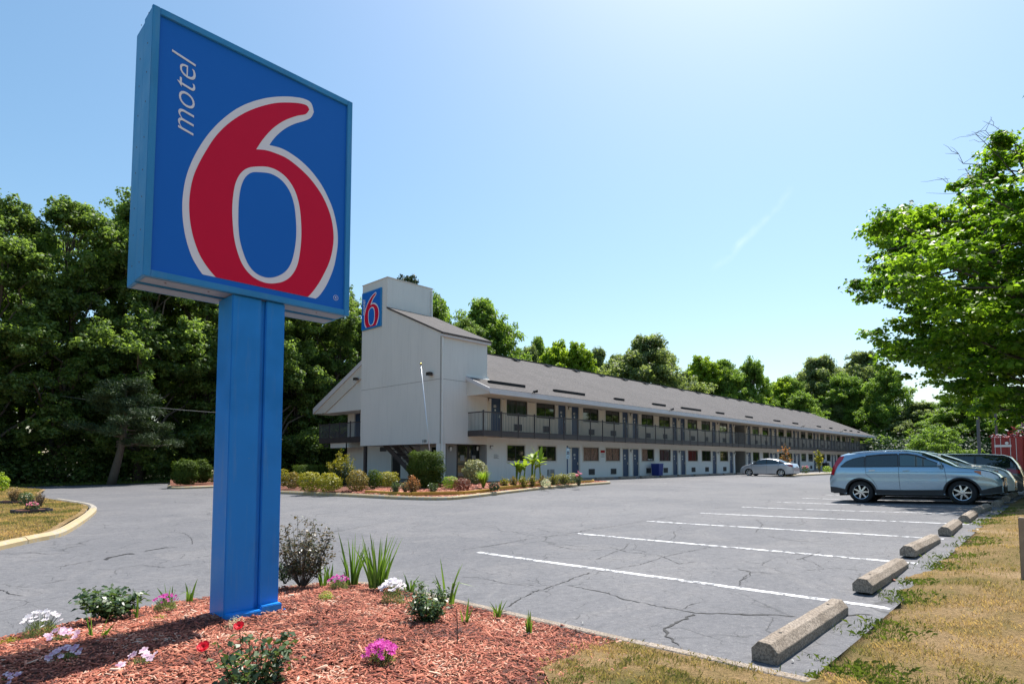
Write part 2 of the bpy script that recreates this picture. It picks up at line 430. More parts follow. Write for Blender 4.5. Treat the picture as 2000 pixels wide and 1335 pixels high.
M['leaf_red'] = foliage('red_barberry_leaves', (.08, .035, .022), (.24, .10, .065), .3, .5, tcol=(1, .7, .6))
M['leaf_orange'] = foliage('orange_young_leaves', (.055, .075, .025), (.42, .20, .08), .35, .5, tcol=(1, .8, .6))
M['leaf_peach'] = foliage('peach_leaves', (.16, .13, .05), (.48, .36, .2), .3, .5, tcol=(1, .9, .7))
M['leaf_box'] = foliage('clipped_box_leaves', (.016, .04, .010), (.10, .15, .022), .28, .6, spec=.12)
M['leaf_juniper'] = foliage('dark_juniper_leaves', (.010, .03, .014), (.035, .075, .035), .15, .6)
M['leaf_variegated'] = foliage('variegated_leaves', (.05, .08, .03), (.38, .38, .2), .25, .5, tcol=(1, 1, .7))
M['leaf_lime'] = foliage('lime_strap_leaves', (.10, .19, .02), (.30, .40, .06), .4, .5)
M['leaf_twig'] = foliage('dry_twigs', (.12, .085, .06), (.24, .19, .14), 0, .9)
M['grass'] = foliage('grass_blades', (.09, .13, .03), (.52, .36, .19), .3, .7, tcol=(1, 1, .6), spec=.1)
M['grass_dark'] = foliage('dark_green_blades', (.06, .10, .02), (.16, .20, .05), .3, .8, spec=.1)  # darker, greener blades: edge weeds and the foot of the wood
def petal(name, a, b): return foliage(name, a, b, .3, .6, tcol=(1, 1, 1))
M['magenta'] = petal('magenta_petals', (.45, .02, .26), (.75, .10, .50))
M['whitep'] = petal('white_petals', (.62, .58, .62), (.85, .84, .84))
M['lilac'] = petal('lilac_petals', (.50, .28, .42), (.86, .76, .80))
M['redp'] = petal('red_rose_petals', (.50, .008, .02), (.80, .03, .06))
M['pinkp'] = petal('pink_petals', (.6, .10, .2), (.85, .3, .42))
M['cream'] = petal('cream_flowers', (.4, .42, .22), (.62, .62, .42))
M['sapphire'] = None
# sign and vehicle paints
M['sign_frame'] = plain('sign_frame_blue', (.035, .27, .58), .38, var=.08, sc=2, coat=.3)
M['sign_face'] = plain('sign_face_blue', (.008, .15, .60), .45, var=.03, sc=1, spec=.25)
M['sign_post'] = plain('post_blue', (.006, .215, .66), .42, var=.1, sc=3, coat=.35, bump=.05, bsc=12)
def wornpaint(name, c, rough=.42):
    t = NT(name); st = t.noise(5, 6, .65, vec=t.map((3, 3, .22))); n = t.noise(2.2, 5, .6); f = t.noise(38, 4, .7)
    k = t.mix(n, [x*.86 for x in c], [min(1, x*1.1) for x in c]); k = t.mix(t.ramp(st, [(.54, 0), (.72, .22)]), k, (.20, .34, .50)); k = t.mix(t.ramp(f, [(.70, 0), (.76, .6)]), k, (.25, .36, .46))
    k = t.mix(t.ramp(t.noise(1.1, 4), [(.35, .3), (.5, 0)]), k, [x*.6 for x in c])
    t.set('Base Color', k); t.set('Roughness', t.ramp(n, [(.3, rough-.08), (.7, rough+.18)])); t.set('Specular IOR Level', .4); t.bump(t.math('ADD', t.noise(3, 3), t.math('MULTIPLY', f, .15)), .25, .02); return t.m
M['sign_post'] = wornpaint('faded_post_blue', (.012, .26, .74)); M['sign_frame'] = wornpaint('faded_frame_blue', (.035, .27, .58))
M['sign_white'] = plain('sign_print_white', (.84, .83, .88), .45, var=.02, spec=.25)
M['sign_red'] = plain('sign_print_red', (.68, .004, .045), .45, var=.03, spec=.2)
M['sign_under'] = plain('sign_underside', (.22, .30, .38), .5, var=.2, sc=4)
M['rust'] = plain('rusty_screw', (.12, .06, .04), .7)
M['rubber'] = plain('tyre_rubber', (.018, .018, .02), .85, var=.2, sc=20)
M['plastic'] = plain('dark_trim_plastic', (.028, .03, .034), .6, var=.15, sc=10)
M['alloy'] = plain('alloy_rim', (.62, .64, .66), .25, .85, var=.05)
M['under'] = plain('underbody', (.012, .012, .013), .8)
M['lens_red'] = plain('red_tail_lens', (.42, .012, .03), .12, var=.15, sc=20, coat=.8)
M['lens_clear'] = plain('clear_headlamp_lens', (.70, .74, .78), .15, 0, var=.25, sc=25, coat=1)
M['lens_amber'] = plain('amber_lens', (.6, .16, .03), .15, coat=.8)
M['car_glass_light'] = glass('car_side_glass', (.045, .10, .12), .02, 1.0)
M['car_glass'] = glass('car_glass', (.012, .022, .026), .02, 1.0)
def carpaint(name, c, metal=.55, rough=.32):
    t = NT(name); t.co(True); fl = t.noise(900, 2); n = t.noise(1.5, 4)
    t.set('Base Color', t.mix(t.math('MULTIPLY', fl, .35), c, [min(1, x*1.5) for x in c])); t.set('Metallic', metal); t.set('Roughness', rough)
    t.set('Coat Weight', 1.0); t.set('Coat Roughness', .04); return t.m
M['paint_blue'] = carpaint('glacier_blue_car_paint', (.29, .43, .55), .6, .24)
M['paint_silver'] = carpaint('silver_car_paint', (.50, .52, .55))
M['paint_silver2'] = carpaint('sand_silver_car_paint', (.60, .60, .57), .3)
M['paint_dark'] = carpaint('dark_grey_car_paint', (.09, .095, .11))
# ---------------------------------------------------------------- the ground
def grid_sheet(name, xs, ys, zf, mat, kind='structure', keep=None, edge=None):
    xs = np.asarray(xs, float); ys = np.asarray(ys, float)
    X, Y = np.meshgrid(xs, ys, indexing='ij')
    if edge is not None: X, Y = edge(X, Y)
    Z = zf(X, Y); V = np.stack([X, Y, Z], -1).reshape(-1, 3); ny = len(ys)
    i, j = np.meshgrid(np.arange(len(xs)-1), np.arange(ny-1), indexing='ij')
    a = (i*ny+j).ravel(); Q = np.stack([a, a+ny, a+ny+1, a+1], 1)
    if keep is not None:
        c = V[Q].mean(1); Q = Q[keep(c[:, 0], c[:, 1])]
    return tag(link(name, npmesh(name, V, Q, mat, smooth=True)), kind=kind)
def axis(*segs):
    out = []
    for a, b, st in segs: out += list(np.arange(a, b, st))
    return np.array(out+[segs[-1][1]])
def inpoly(x, y, P):
    x = np.asarray(x); y = np.asarray(y); r = np.zeros(x.shape, bool); n = len(P)
    for i in range(n):
        x0, y0 = P[i]; x1, y1 = P[(i+1) % n]
        c = ((y0 > y) != (y1 > y)) & (x < (x1-x0)*(y-y0)/((y1-y0) if y1 != y0 else 1e-9)+x0)
        r ^= c
    return r
def poly_sheet(name, P, step, zf, mat, parent=None):
    bm = bmesh.new(); f = bm.faces.new([bm.verts.new((x, y, 0)) for x, y in P])
    bmesh.ops.triangulate(bm, faces=[f])
    xs = [p[0] for p in P]; ys = [p[1] for p in P]
    for ax, lo, hi in ((0, min(xs), max(xs)), (1, min(ys), max(ys))):
        v = math.ceil(lo/step)*step
        while v < hi:
            co = [0, 0, 0]; no = [0, 0, 0]; co[ax] = v; no[ax] = 1
            bmesh.ops.bisect_plane(bm, geom=bm.verts[:]+bm.edges[:]+bm.faces[:], plane_co=co, plane_no=no, dist=1e-4)
            v += step
    for vv in bm.verts: vv.co.z = float(zf(vv.co.x, vv.co.y))
    bmesh.ops.recalc_face_normals(bm, faces=bm.faces)
    me = D.meshes.new(name); bm.to_mesh(me); bm.free()
    if me.polygons and me.polygons[0].normal.z < 0: me.flip_normals()
    me.polygons.foreach_set('use_smooth', [True]*len(me.polygons)); me.materials.append(mat)
    return link(name, me, parent)
def catmull(P, n=6, closed=False):
    P = [np.array(p, float) for p in P]; N = len(P); out = []
    for i in range(N if closed else N-1):
        p0 = P[(i-1) % N] if closed else P[max(i-1, 0)]; p1 = P[i]; p2 = P[(i+1) % N]
        p3 = P[(i+2) % N] if closed else P[min(i+2, N-1)]
        for k in range(n):
            t = k/n
            out.append(.5*((2*p1)+(-p0+p2)*t+(2*p0-5*p1+4*p2-p3)*t*t+(-p0+3*p1-3*p2+p3)*t**3))
    if not closed: out.append(P[-1])
    return out

fine = axis((-700, -60, 40), (-60, -10, 5), (-10, 40, 1.5), (40, 140, 4), (140, 900, 40))
grid_sheet('ground', fine, axis((-700, -60, 40), (-60, 60, 3), (60, 160, 10), (160, 800, 40)),
           lambda x, y: H(x, y)-.12, M['soil'])
EDGE = lambda s: 1.36+.10*np.sin(s*.9)+.06*np.sin(s*2.3+1)+.05*np.sin(s*5.1)
LOT_X = axis((-45, 0, 2.5), (0, 30, .6), (30, 118, 2))
def lot_edge(X, Y):
    Y = Y.copy(); m = Y <= Y.min()+1e-6; Y[m] = 1.0; return X, Y
asph = grid_sheet('parking_lot', LOT_X, axis((1.0, 12, .55), (12, 44.2, 1.6)), H, M['asphalt'])
# the dry lawn along the right of the lot, its edge crumbling over the asphalt
def lawn_edge(X, Y):
    Y = Y.copy(); top = Y >= Y.max()-1e-6
    rag = np.array([0.12*noise.noise(Vector((x*2.6, 3.1, 0)))+.10*noise.noise(Vector((x*7, 9, 0))) for x in X[top]])
    Y[top] = EDGE(X[top])+rag
    return X, Y
def lawn_z(x, y):
    e = EDGE(x); d = np.clip((e-y)/.45, 0, 1)
    return H(x, y)+.004+.055*d+.02*np.sin(x*1.7+y)*d
grid_sheet('lawn', axis((-30, 3, 1.5), (3, 25, .11), (25, 60, .5), (60, 140, 3)), axis((-60, -6, 2), (-6, 0.9, .35), (0.9, 1.5, .12)), lawn_z, M['lawn'], edge=lawn_edge)

# foreground bed: mulch mound behind a thin flush kerb
BED = [(4.31, 1.25), (4.31, 6.0), (4.22, 6.45), (3.95, 6.85), (3.5, 7.08), (2.9, 7.15), (2.2, 7.25), (1.6, 7.15), (1.05, 6.95), (.5, 6.7), (-.3, 6.5), (-2, 6.3), (-6, 6.3), (-6, 1.25)]
def bed_z(x, y):
    dx = 4.31-x; dy = 7.1-y; d = min(dx, max(0.0, dy))
    k = max(0, min(1, d/1.5)); k = k*k*(3-2*k)
    n = noise.noise(Vector((x*1.3, y*1.3, 0)))*.03+noise.noise(Vector((x*4, y*4, 2)))*.015
    return HZ(x, y)+.025+.12*k+n*k
poly_sheet('mulch_bed', BED, .2, bed_z, M['mulch']).__setitem__('kind', 'structure')
# the bed runs out into dry grass at the near right: grass patch laid over it
GP = [G(1218, 1262)[:2], G(1150, 1288)[:2], G(1105, 1320)[:2], G(1060, 1350)[:2], (1.6, 1.0), (1.6, -3), (4.25, -3), (4.25, 2.8)]
GPp = [(float(a), float(b)) for a, b in GP]
def gpz(x, y):
    if y < 1.25: return HZ(x, y)+.11
    return bed_z(x, y)+.018
poly_sheet('grass_verge', GPp, .15, gpz, M['lawn']).__setitem__('kind', 'structure')

def kerb(name, P, width, hgt, mats, seg=2.4, rnd=.03, side=1, zoff=0, piece='kerb_block', seed=1, fit=None, mpick=None):
    """a kerb along a polyline, laid as separate blocks"""
    rg = random.Random(seed); root = thing(name, None, None, (P[0][0], P[0][1], 0)); tag(root, kind='structure')
    P = [np.array(p[:2], float) for p in P]
    L = [0.0]
    for a, b in zip(P, P[1:]): L.append(L[-1]+np.linalg.norm(b-a))
    def at(d):
        d = min(max(d, 0), L[-1]); i = min(np.searchsorted(L, d, side='right')-1, len(P)-2)
        u = (d-L[i])/(L[i+1]-L[i]); t = (P[i+1]-P[i])/np.linalg.norm(P[i+1]-P[i])
        return P[i]*(1-u)+P[i+1]*u, t
    d = 0; idx = 0
    while d < L[-1]-.02:
        e = min(d+seg*rg.uniform(.8, 1.15), L[-1]);
        if L[-1]-e < .3: e = L[-1]
        n = max(2, int((e-d)/.18)+1); mb = MB(); vs = []; fs = []; jit = 0; lift = rg.uniform(-.004, .005)
        for k in range(n):
            q = d+.008+(e-d-.016)*k/(n-1); p, _ = at(q); ta, _ = at(q-.1); tb, _ = at(q+.1)
            t = (tb-ta); t /= max(1e-9, np.linalg.norm(t)); nn = np.array([-t[1], t[0]])*side
            for (o, h) in ((0, -.1), (0, hgt-rnd), (rnd*1.0, hgt), (width-rnd, hgt), (width, hgt-rnd), (width, -.1)):
                x, y = p+nn*(o+jit); vs.append((x, y, HZ(x, y)+zoff+h+lift))
        for k in range(n-1):
            for r_ in range(5): fs.append((k*6+r_, k*6+r_+1, (k+1)*6+r_+1, (k+1)*6+r_))
        fs += [tuple(range(5, -1, -1)), tuple((n-1)*6+r_ for r_ in range(6))]
        mb.add(vs, fs); mt = mpick(idx, d) if mpick else mats
        o = mb.build(piece, mt, root); d = e; idx += 1
    return root
kp = [(4.31, 1.28), (4.31, 6.0), (4.24, 6.42), (3.97, 6.84), (3.5, 7.08)]
kp = [tuple(p) for p in catmull(kp[1:], 5)]; kp = [(4.31, 1.28)]+kp
kerb('bed_kerb', kp, .105, .05, M['concrete'], 1.5, .012, side=1)

# left lawn inside its rounded kerb
LK = [(-3.2, 7.4), (-.5, 10.9), tuple(G(0, 1074)[:2]), tuple(G(70, 1058)[:2]), tuple(G(125, 1045)[:2]), tuple(G(168, 1018)[:2]), tuple(G(189, 998)[:2]), tuple(G(180, 990)[:2]), tuple(G(150, 984)[:2]), tuple(G(118, 979)[:2])]
LKs = [tuple(p) for p in catmull(LK, 6)]
kerb('left_kerb', LKs, .20, .125, None, 3.3, .05, side=1, seed=4, mpick=lambda i, d: M['yellow'] if d < 13.9 else M['kerbstone'])
LL = [(p[0]-.0, p[1]+.0) for p in LKs]+[tuple(G(95, 976)[:2]), tuple(G(92, 966)[:2]), tuple(G(100, 958)[:2]), (4, 44), (-45, 44), (-45, 7)]
def llz(x, y): return HZ(x, y)+.10+.015*math.sin(x+y)
def shrink(P, d):
    out = []; n = len(P)
    for i in range(n):
        a = np.array(P[i-1], float); b = np.array(P[(i+1) % n], float); t = b-a; t /= max(1e-9, np.linalg.norm(t)); out.append((P[i][0]-t[1]*d, P[i][1]+t[0]*d))
    return out
poly_sheet('left_lawn', shrink(LL, .22), 1.0, llz, M['lawn']).__setitem__('kind', 'structure')
# strip of dark green grass along the foot of the wood
poly_sheet('wood_verge', [(-45, 43.8), (3, 43.8), (9, 44.2), (16, 41.8), (21.5, 41.5), (21.5, 60), (-45, 60)], 3, lambda x, y: HZ(x, y)+.03, M['lawn_dark'] if 'lawn_dark' in M else M['soil']).__setitem__('kind', 'structure')

# parking bays
def ribbon(mb, pts, wd, off=.004, m=0, rg=None):
    pts = [np.array(p[:2], float) for p in pts]; L = []; Rr = []
    for i, p in enumerate(pts):
        t = pts[min(i+1, len(pts)-1)]-pts[max(i-1, 0)]; t /= max(1e-9, np.linalg.norm(t)); n = np.array([-t[1], t[0]])
        w_ = (wd if not rg else wd*rg.uniform(.25, 1.6))/2
        if rg and i in (0, len(pts)-1): w_ = wd*.05
        for s_, A in ((1, L), (-1, Rr)):
            q = p+n*w_*s_; A.append((q[0], q[1], HZ(q[0], q[1])+off))
    n = len(pts); mb.add(L+Rr, [(i, n+i, n+i+1, i+1) for i in range(n-1)], m)
def seg(a, b, st=.4):
    a = np.array(a, float); b = np.array(b, float); n = max(2, int(np.linalg.norm(b-a)/st)+1)
    return [a+(b-a)*k/(n-1) for k in range(n)]
st0 = [6.98, 9.72, 12.40, 15.15, 17.90, 20.64]+[20.64+2.74*k for k in range(1, 9)]
for i, s in enumerate(st0):
    mb = MB(); t1 = [1.40, 1.62, 1.68, 1.62][i] if i < 4 else 1.6
    ribbon(mb, seg((s, 7.4 if i else 7.42), (s+.0, t1)), .105)
    mb.build('bay_stripe', M['stripe'], asph)
for k in range(0, 24):
    s = 31.2+2.74*k
    mb = MB(); ribbon(mb, seg((s, 17.2), (s, 22.3), .8), .11); mb.build('bay_stripe', M['stripe_old'], asph)
# cracks that can be followed one by one
def px(P, ox=900, oy=960, sc=1/3.3333): return [G(ox+x*sc, oy+y*sc) for x, y in P]
rg = random.Random(5)
def crack(P, wd, mat='tar', parent=None, off=.005):
    P = [p[:2] for p in P]; out = []
    for a, b in zip(P, P[1:]):
        n = max(2, int(np.linalg.norm(b-a)/.05))
        for k in range(n):
            u = k/n; p = a*(1-u)+b*u; out.append(p+np.array([rg.gauss(0, .010), rg.gauss(0, .010)]))
    out.append(P[-1]); mb = MB(); ribbon(mb, out, wd, off, rg=rg); mb.build('crack', M[mat], asph)
for P, wd in (
  ([(290,750),(400,690),(480,650),(550,630),(640,600),(740,560),(840,525)], .016),
  ([(700,610),(800,630),(960,660),(1060,700),(1170,720),(1280,745),(1430,768),(1530,790),(1700,793),(1850,803),(2050,800)], .016),
  ([(1515,793),(1470,825),(1400,850),(1330,890),(1345,940),(1420,1000)], .024),
  ([(0,555),(100,558),(180,570),(300,600),(540,612)], .010),
  ([(970,360),(1080,390),(1300,415),(1420,470),(1530,455)], .012),
  ([(1800,500),(1890,520),(2020,525)], .014),
  ([(1890,520),(1880,545),(1820,580)], .008),
  ([(1640,355),(1490,385),(1330,420),(1180,470),(1000,500),(880,520)], .010),
  ([(600,350),(740,375),(920,380)], .010), ([(1440,765),(1500,735),(1590,715)], .010),
  ([(1100,330),(1060,370),(980,400),(880,440)], .010),
  ([(0,380),(230,345),(420,310),(640,280),(900,240),(1200,190),(1500,140)], .014),
  ([(500,240),(590,265),(680,260)], .010), ([(1380,260),(1400,290),(1330,330)], .010)):
    crack(px(P), wd)
c5 = lambda P: px(P, 1400, 1000)
for P, wd in (([(0,655),(100,662),(250,665),(400,668),(520,678)], .016), ([(800,670),(860,675),(930,660),(1020,668)], .02),
  ([(130,370),(220,390),(330,400),(450,395)], .010), ([(220,390),(150,450),(160,480)], .008),
  ([(330,150),(400,170),(560,190),(720,185)], .010), ([(680,255),(600,285),(520,310)], .010),
  ([(710,362),(860,370),(960,378)], .010), ([(260,50),(300,80),(250,130)], .010), ([(540,300),(640,330),(700,370),(560,380)], .008)):
    crack(c5(P), wd)
for P, wd in (([(820,372),(860,350),(940,335),(1000,322),(1050,325)], .055), ([(1125,303),(1200,290),(1290,275),(1380,272)], .045)):
    crack(px(P, 0, 1000, .2508), wd)
for P, wd in (([(0,320),(120,325),(240,315),(380,325),(560,315)], .012), ([(1350,150),(1440,165),(1490,200),(1500,250)], .010),
  ([(750,370),(600,400),(420,430)], .012), ([(300,560),(420,545),(520,520)], .010), ([(0,600),(100,640),(180,650)], .012), ([(900,440),(1100,410),(1300,430),(1500,400)], .010)):
    crack(px(P, 0, 1000, .2508), wd)

# concrete wheel stops ------------------------------------------------
def stop_mesh(name, L, seed):
    rg = random.Random(seed); bm = bmesh.new(); n = 14
    prof = [(-.095, 0), (-.10, .085), (-.045, .145), (.045, .148), (.10, .088), (.098, 0)]
    rows = []
    for k in range(n+1):
        u = -L/2+L*k/n
        e = .985 if k in (0, n) else 1
        rows.append([bm.verts.new((u+rg.uniform(-.006, .006)*(0 < k < n), y*e+rg.uniform(-.0025, .0025), z+(rg.uniform(-.003, .003) if z else 0))) for y, z in prof])
    for a, b in zip(rows, rows[1:]):
        for j in range(5): bm.faces.new((a[j], a[j+1], b[j+1], b[j]))
    bm.faces.new(rows[0][::-1]); bm.faces.new(rows[-1])
    bmesh.ops.recalc_face_normals(bm, faces=bm.faces)
    es = [e for e in bm.edges if e.calc_face_angle(0) > .45]
    bmesh.ops.bevel(bm, geom=es, offset=.004, segments=1, affect='EDGES', clamp_overlap=True)
    me = D.meshes.new(name); bm.to_mesh(me); bm.free(); me.materials.append(M['concrete']); return me
sm = [stop_mesh('wheel_stop', 1.93, k) for k in range(3)]
hole = MB()
hole.lathe([(0, .1505), (.013, .1505), (.0135, .1495)], 10)
holem = None
def wheel_stop(s, t, rz, label, group, k=0, holes=True, L=1.0):
    global holem
    o = link('wheel_stop', sm[k % 3]); o.location = (s, t, HZ(s, t)); o.rotation_euler = (0, 0, rz); o.scale = (L, 1, 1)
    tag(o, label, 'wheel stop', group)
    if holes:
        for u in (-.62, .66):
            if holem is None:
                h = hole.build('bolt_hole', M['under'], o, world=False); holem = h.data
            else: h = link('bolt_hole', holem, o)
            h.location = (u, 0, 0)
    return o
lab = ['largest concrete wheel stop, nearest the camera, its near end by the thin flush kerb',
 'second nearest wheel stop on the dry lawn side, a bay line crossing its far end',
 'third nearest concrete wheel stop along the dry lawn, a bay line passing its far end',
 'fourth concrete wheel stop from the camera along the lawn, just short of the tree shade',
 'concrete wheel stop in tree shade just before the blue car\'s front bumper',
 'concrete wheel stop in front of the blue car\'s nose in the tree shade',
 'small chipped wheel stop just beyond the blue car\'s bumper',
 'far concrete wheel stop before the silver off-roader\'s bumper', 'farthest concrete wheel stop by the dark minivan']
sc_ = [5.52, 8.42, 11.02, 13.75, 16.45, 19.1, 21.8, 24.6, 27.3]
for i, s in enumerate(sc_):
    wheel_stop(s, 1.75+.015*(i % 3) if i < 6 else 1.66, [.01, .0, -.02, .03, .02, -.03, .02, .04, 0][i], lab[i], 'wheel stops along the lawn', i, i < 5, [1, 1, .97, .97, .97, .97, .95, .95, .95][i])
for k in range(21):
    s = 31.2+2.74*k+1.37
    wheel_stop(s, 22.55, R(90)*0+R(0)+R(90)*0, 'pale concrete wheel stop along the sidewalk before the motel rooms', 'wheel stops before the rooms', k, False).rotation_euler = (0, 0, 0.0)
# ---------------------------------------------------------------- the motel
B0 = .30; WT = 24.3; UF = 3.12
bld = thing('motel_building', 'long two storey cream motel with dark shingle roof, plain tower and navy doors', 'building', (20.1, 24.3, B0))
def rects_minus(x0, x1, z0, z1, holes):
    xs = sorted({x0, x1}|{v for h in holes for v in (h[0], h[1]) if x0 < v < x1})
    out = []
    for a, b in zip(xs, xs[1:]):
        hs_ = sorted((h[2], h[3]) for h in holes if h[0] < (a+b)/2 < h[1]); z = z0
        for c, d in hs_:
            if c > z: out.append((a, b, z, min(c, z1)))
            z = max(z, d)
        if z < z1: out.append((a, b, z, z1))
    return out
def wall_T(mb, t, x0, x1, z0, z1, holes=(), dep=.14, m=0):
    for a, b, c, d in rects_minus(x0, x1, z0, z1, holes):
        mb.add([(a, t, c), (b, t, c), (b, t, d), (a, t, d)], [(0, 1, 2, 3)], m)
    for a, b, c, d in holes:
        mb.add([(a, t, c), (a, t+dep, c), (a, t+dep, d), (a, t, d), (b, t, c), (b, t+dep, c), (b, t+dep, d), (b, t, d)],
               [(0, 3, 2, 1), (4, 5, 6, 7), (3, 7, 6, 2), (0, 1, 5, 4)], m)
pairs = [31.06, 38.58, 46.10]; pairs2 = [67.70, 75.22, 82.74, 90.26, 97.78]
doors_u = [23.82+.0]; wins = []
DW = .82
dl = []; du = [23.83]
for c in pairs: dl += [c-1.12, c+.28]; du += [c-1.12, c+.28]
dl.remove(pairs[0]-1.12)
for d_ in (52.43, 56.15, 60.56): dl.append(d_); du.append(d_)
for c in pairs2: dl += [c-1.12, c+.28]; du += [c-1.12, c+.28]
dl.append(103.4); du.append(103.4)
wx = []
for c in pairs: wx += [(c+1.55, c+3.38), (c+4.22, c+6.04)]
wx[-1] = (50.27, 52.08); wx += [(54.03, 55.83), (61.85, 63.63), (64.62, 66.35)]
for c in pairs2: wx += [(c+1.6, c+3.38), (c+4.25, c+6.0)]
wx = [w_ for w_ in wx if w_[1] < 103.3]
wl_ = [(25.16, 26.71), (27.95, 29.71)]+wx; wu = [(25.10, 26.94), (27.77, 29.62)]+wx
WZL = (1.54, 2.47); WZU = (4.22, 5.17); DZL = (.36, 2.44); DZU = (UF, 5.18)
hl = [(a, b)+WZL for a, b in wl_]+[(a, a+DW)+DZL for a in dl]+[(57.42, 60.2, .30, 2.55)]
hu = [(a, b)+WZU for a, b in wu]+[(a, a+DW)+DZU for a in du]+[(57.42, 60.2, UF, 5.15)]
mb = MB(); wall_T(mb, WT, 23.51, 104.4, -.1, 2.90, hl); mb.build('lower_wall', M['wall_low'], bld)
mb = MB(); wall_T(mb, WT, 23.51, 104.4, 3.10, 5.14, hu); mb.build('upper_wall', M['wall'], bld)
mb = MB()  # end and back walls
for z0, z1 in ((-.1, 2.9), (3.1, 5.14)):
    mb.add([(104.4, WT, z0), (104.4, 39.2, z0), (104.4, 39.2, z1), (104.4, WT, z1)], [(0, 1, 2, 3)])
    mb.add([(23.51, 39.2, z0), (104.4, 39.2, z0), (104.4, 39.2, z1), (23.51, 39.2, z1)], [(3, 2, 1, 0)])
mb.build('rear_wall', M['wall_low'], bld)
# near end wall (faces the drive), with its service door and vent
def wall_S(mb, s, t0, t1, z0, z1, holes=(), dep=.14, m=0):
    for a, b, c, d in rects_minus(t0, t1, z0, z1, holes):
        mb.add([(s, a, c), (s, b, c), (s, b, d), (s, a, d)], [(3, 2, 1, 0)], m)
    for a, b, c, d in holes:
        mb.add([(s, a, c), (s+dep, a, c), (s+dep, a, d), (s, a, d), (s, b, c), (s+dep, b, c), (s+dep, b, d), (s, b, d)],
               [(0, 1, 2, 3), (4, 7, 6, 5), (3, 2, 6, 7), (0, 4, 5, 1)], m)
mb = MB(); wall_S(mb, 23.51, 25.0, 39.2, -.1, 2.9, [(32.55, 33.6, .3, 2.05)]); wall_S(mb, 23.51, WT, 39.2, 3.1, 5.14, [(37.5, 38.3, 3.12, 5.0)])
mb.build('end_wall', M['wall_low'], bld)
mb = MB(); mb.box(23.62, 23.66, 32.55, 33.6, .3, 2.05); mb.build('service_door', M['darkmetal'], bld)
mb = MB(); mb.box(23.60, 23.64, 37.5, 38.3, 3.12, 5.0); mb.build('door', M['door'], bld)
mb = MB(); mb.box(23.46, 23.50, 34.16, 34.9, 2.2, 2.5)
for k in range(7): mb.box(23.44, 23.46, 34.2+k*.1, 34.25+k*.1, 2.22, 2.48)
mb.build('vent_grille', M['grille'], bld)
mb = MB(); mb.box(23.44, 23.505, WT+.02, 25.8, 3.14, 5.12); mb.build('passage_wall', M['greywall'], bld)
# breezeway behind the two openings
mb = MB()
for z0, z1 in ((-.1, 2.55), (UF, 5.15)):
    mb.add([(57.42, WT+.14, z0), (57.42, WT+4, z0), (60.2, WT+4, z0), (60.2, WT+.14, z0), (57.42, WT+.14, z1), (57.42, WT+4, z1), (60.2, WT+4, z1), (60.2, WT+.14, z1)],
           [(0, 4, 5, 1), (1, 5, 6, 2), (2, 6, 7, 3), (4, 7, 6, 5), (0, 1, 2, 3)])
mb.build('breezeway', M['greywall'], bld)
mb = MB(); mb.box(58.2, 59.0, WT+1.2, WT+1.95, .32, 2.15, 0); mb.box(58.25, 58.95, WT+1.18, WT+1.2, .6, 2.05, 1); mb.box(58.3, 58.9, WT+1.165, WT+1.18, 1.6, 2.0, 2)
vend = thing('vending_machine', 'upright dark vending machine standing inside the ground floor breezeway', 'vending machine', (58.6, WT+1.6, .32))
mb.build('cabinet', [M['darkmetal'], M['pane'], M['lens_red']], vend)
# sidewalk in front of the rooms
sw = MB(); n_ = 0
swr = thing('sidewalk', None, None, (24, 23.6, .3)); tag(swr, kind='structure')
s = 28.6
while s < 106:
    mb = MB(); z = HZ(s+1.8, 23.6)+.085
    mb.box(s, s+3.58, 23.02, WT-.004, z-.3, z); mb.build('sidewalk_slab', M['walk'], swr); s += 3.6
mb = MB(); mb.box(20.2, 28.58, 22.6, WT-.004, 0, .385); mb.box(20.2, 23.5, WT, 33, 0, .38); mb.box(17.2, 20.19, 22.6, 25.2, 0, .372); mb.build('entrance_slab', M['walk'], swr)

# --- doors, windows, air conditioners, lamps: one of each, then copies
def share(name, mesh_o, parent, loc):
    o = mesh_o.copy(); COL.objects.link(o); o.name = name; o.parent = parent; o.location = Vector(loc)-wloc(parent); return o
def first(mb, name, mats, parent, loc, bevel=0):
    o = mb.build(name, mats, parent, world=False, bevel=bevel); o.location = Vector(loc)-wloc(parent); return o
protos = {}
def place(name, mbf, mats, parent, loc, key=None, bevel=0, kids=(), root=True):
    key = key or name
    if key in protos: o = protos[key].copy(); COL.objects.link(o); o.parent = parent
    else:
        o = mbf().build(name, mats, parent, world=False, bevel=bevel); protos[key] = o
    o.location = (Vector(loc)-wloc(bld)) if root else Vector(loc)
    for ki, (kn, kf, km, kl) in enumerate(kids):
        place(kn, kf, km, o, kl, key=key+kn+str(ki), root=False)
    return o
def b_(*boxes):
    def f():
        mb = MB()
        for b in boxes: mb.box(*b)
        return mb
    return f
def door_frame_f():
    mb = MB()
    for x0, x1, z0, z1 in ((-.09, 0, 0, 2.17), (DW, DW+.09, 0, 2.17), (0, DW, 2.08, 2.17)): mb.box(x0, x1, -.02, .0, z0, z1)
    return mb
def knob_f():
    mb = MB(); mb.box(-.03, .03, -.02, 0, -.02, .14); mb.bar((0, -.05, .03), (-.11, -.05, .03), .022); mb.bar((0, -.02, .03), (0, -.055, .03), .02); return mb
def numplate_f():
    mb = MB(); mb.box(-.09, .09, -.008, 0, -.06, .07, 0); mb.box(-.05, -.01, -.011, -.008, -.03, .04, 1); mb.box(.015, .055, -.011, -.008, -.03, .04, 1); return mb
def plate2_f():
    mb = MB(); mb.box(-.05, .05, -.008, 0, -.05, .05, 0); return mb
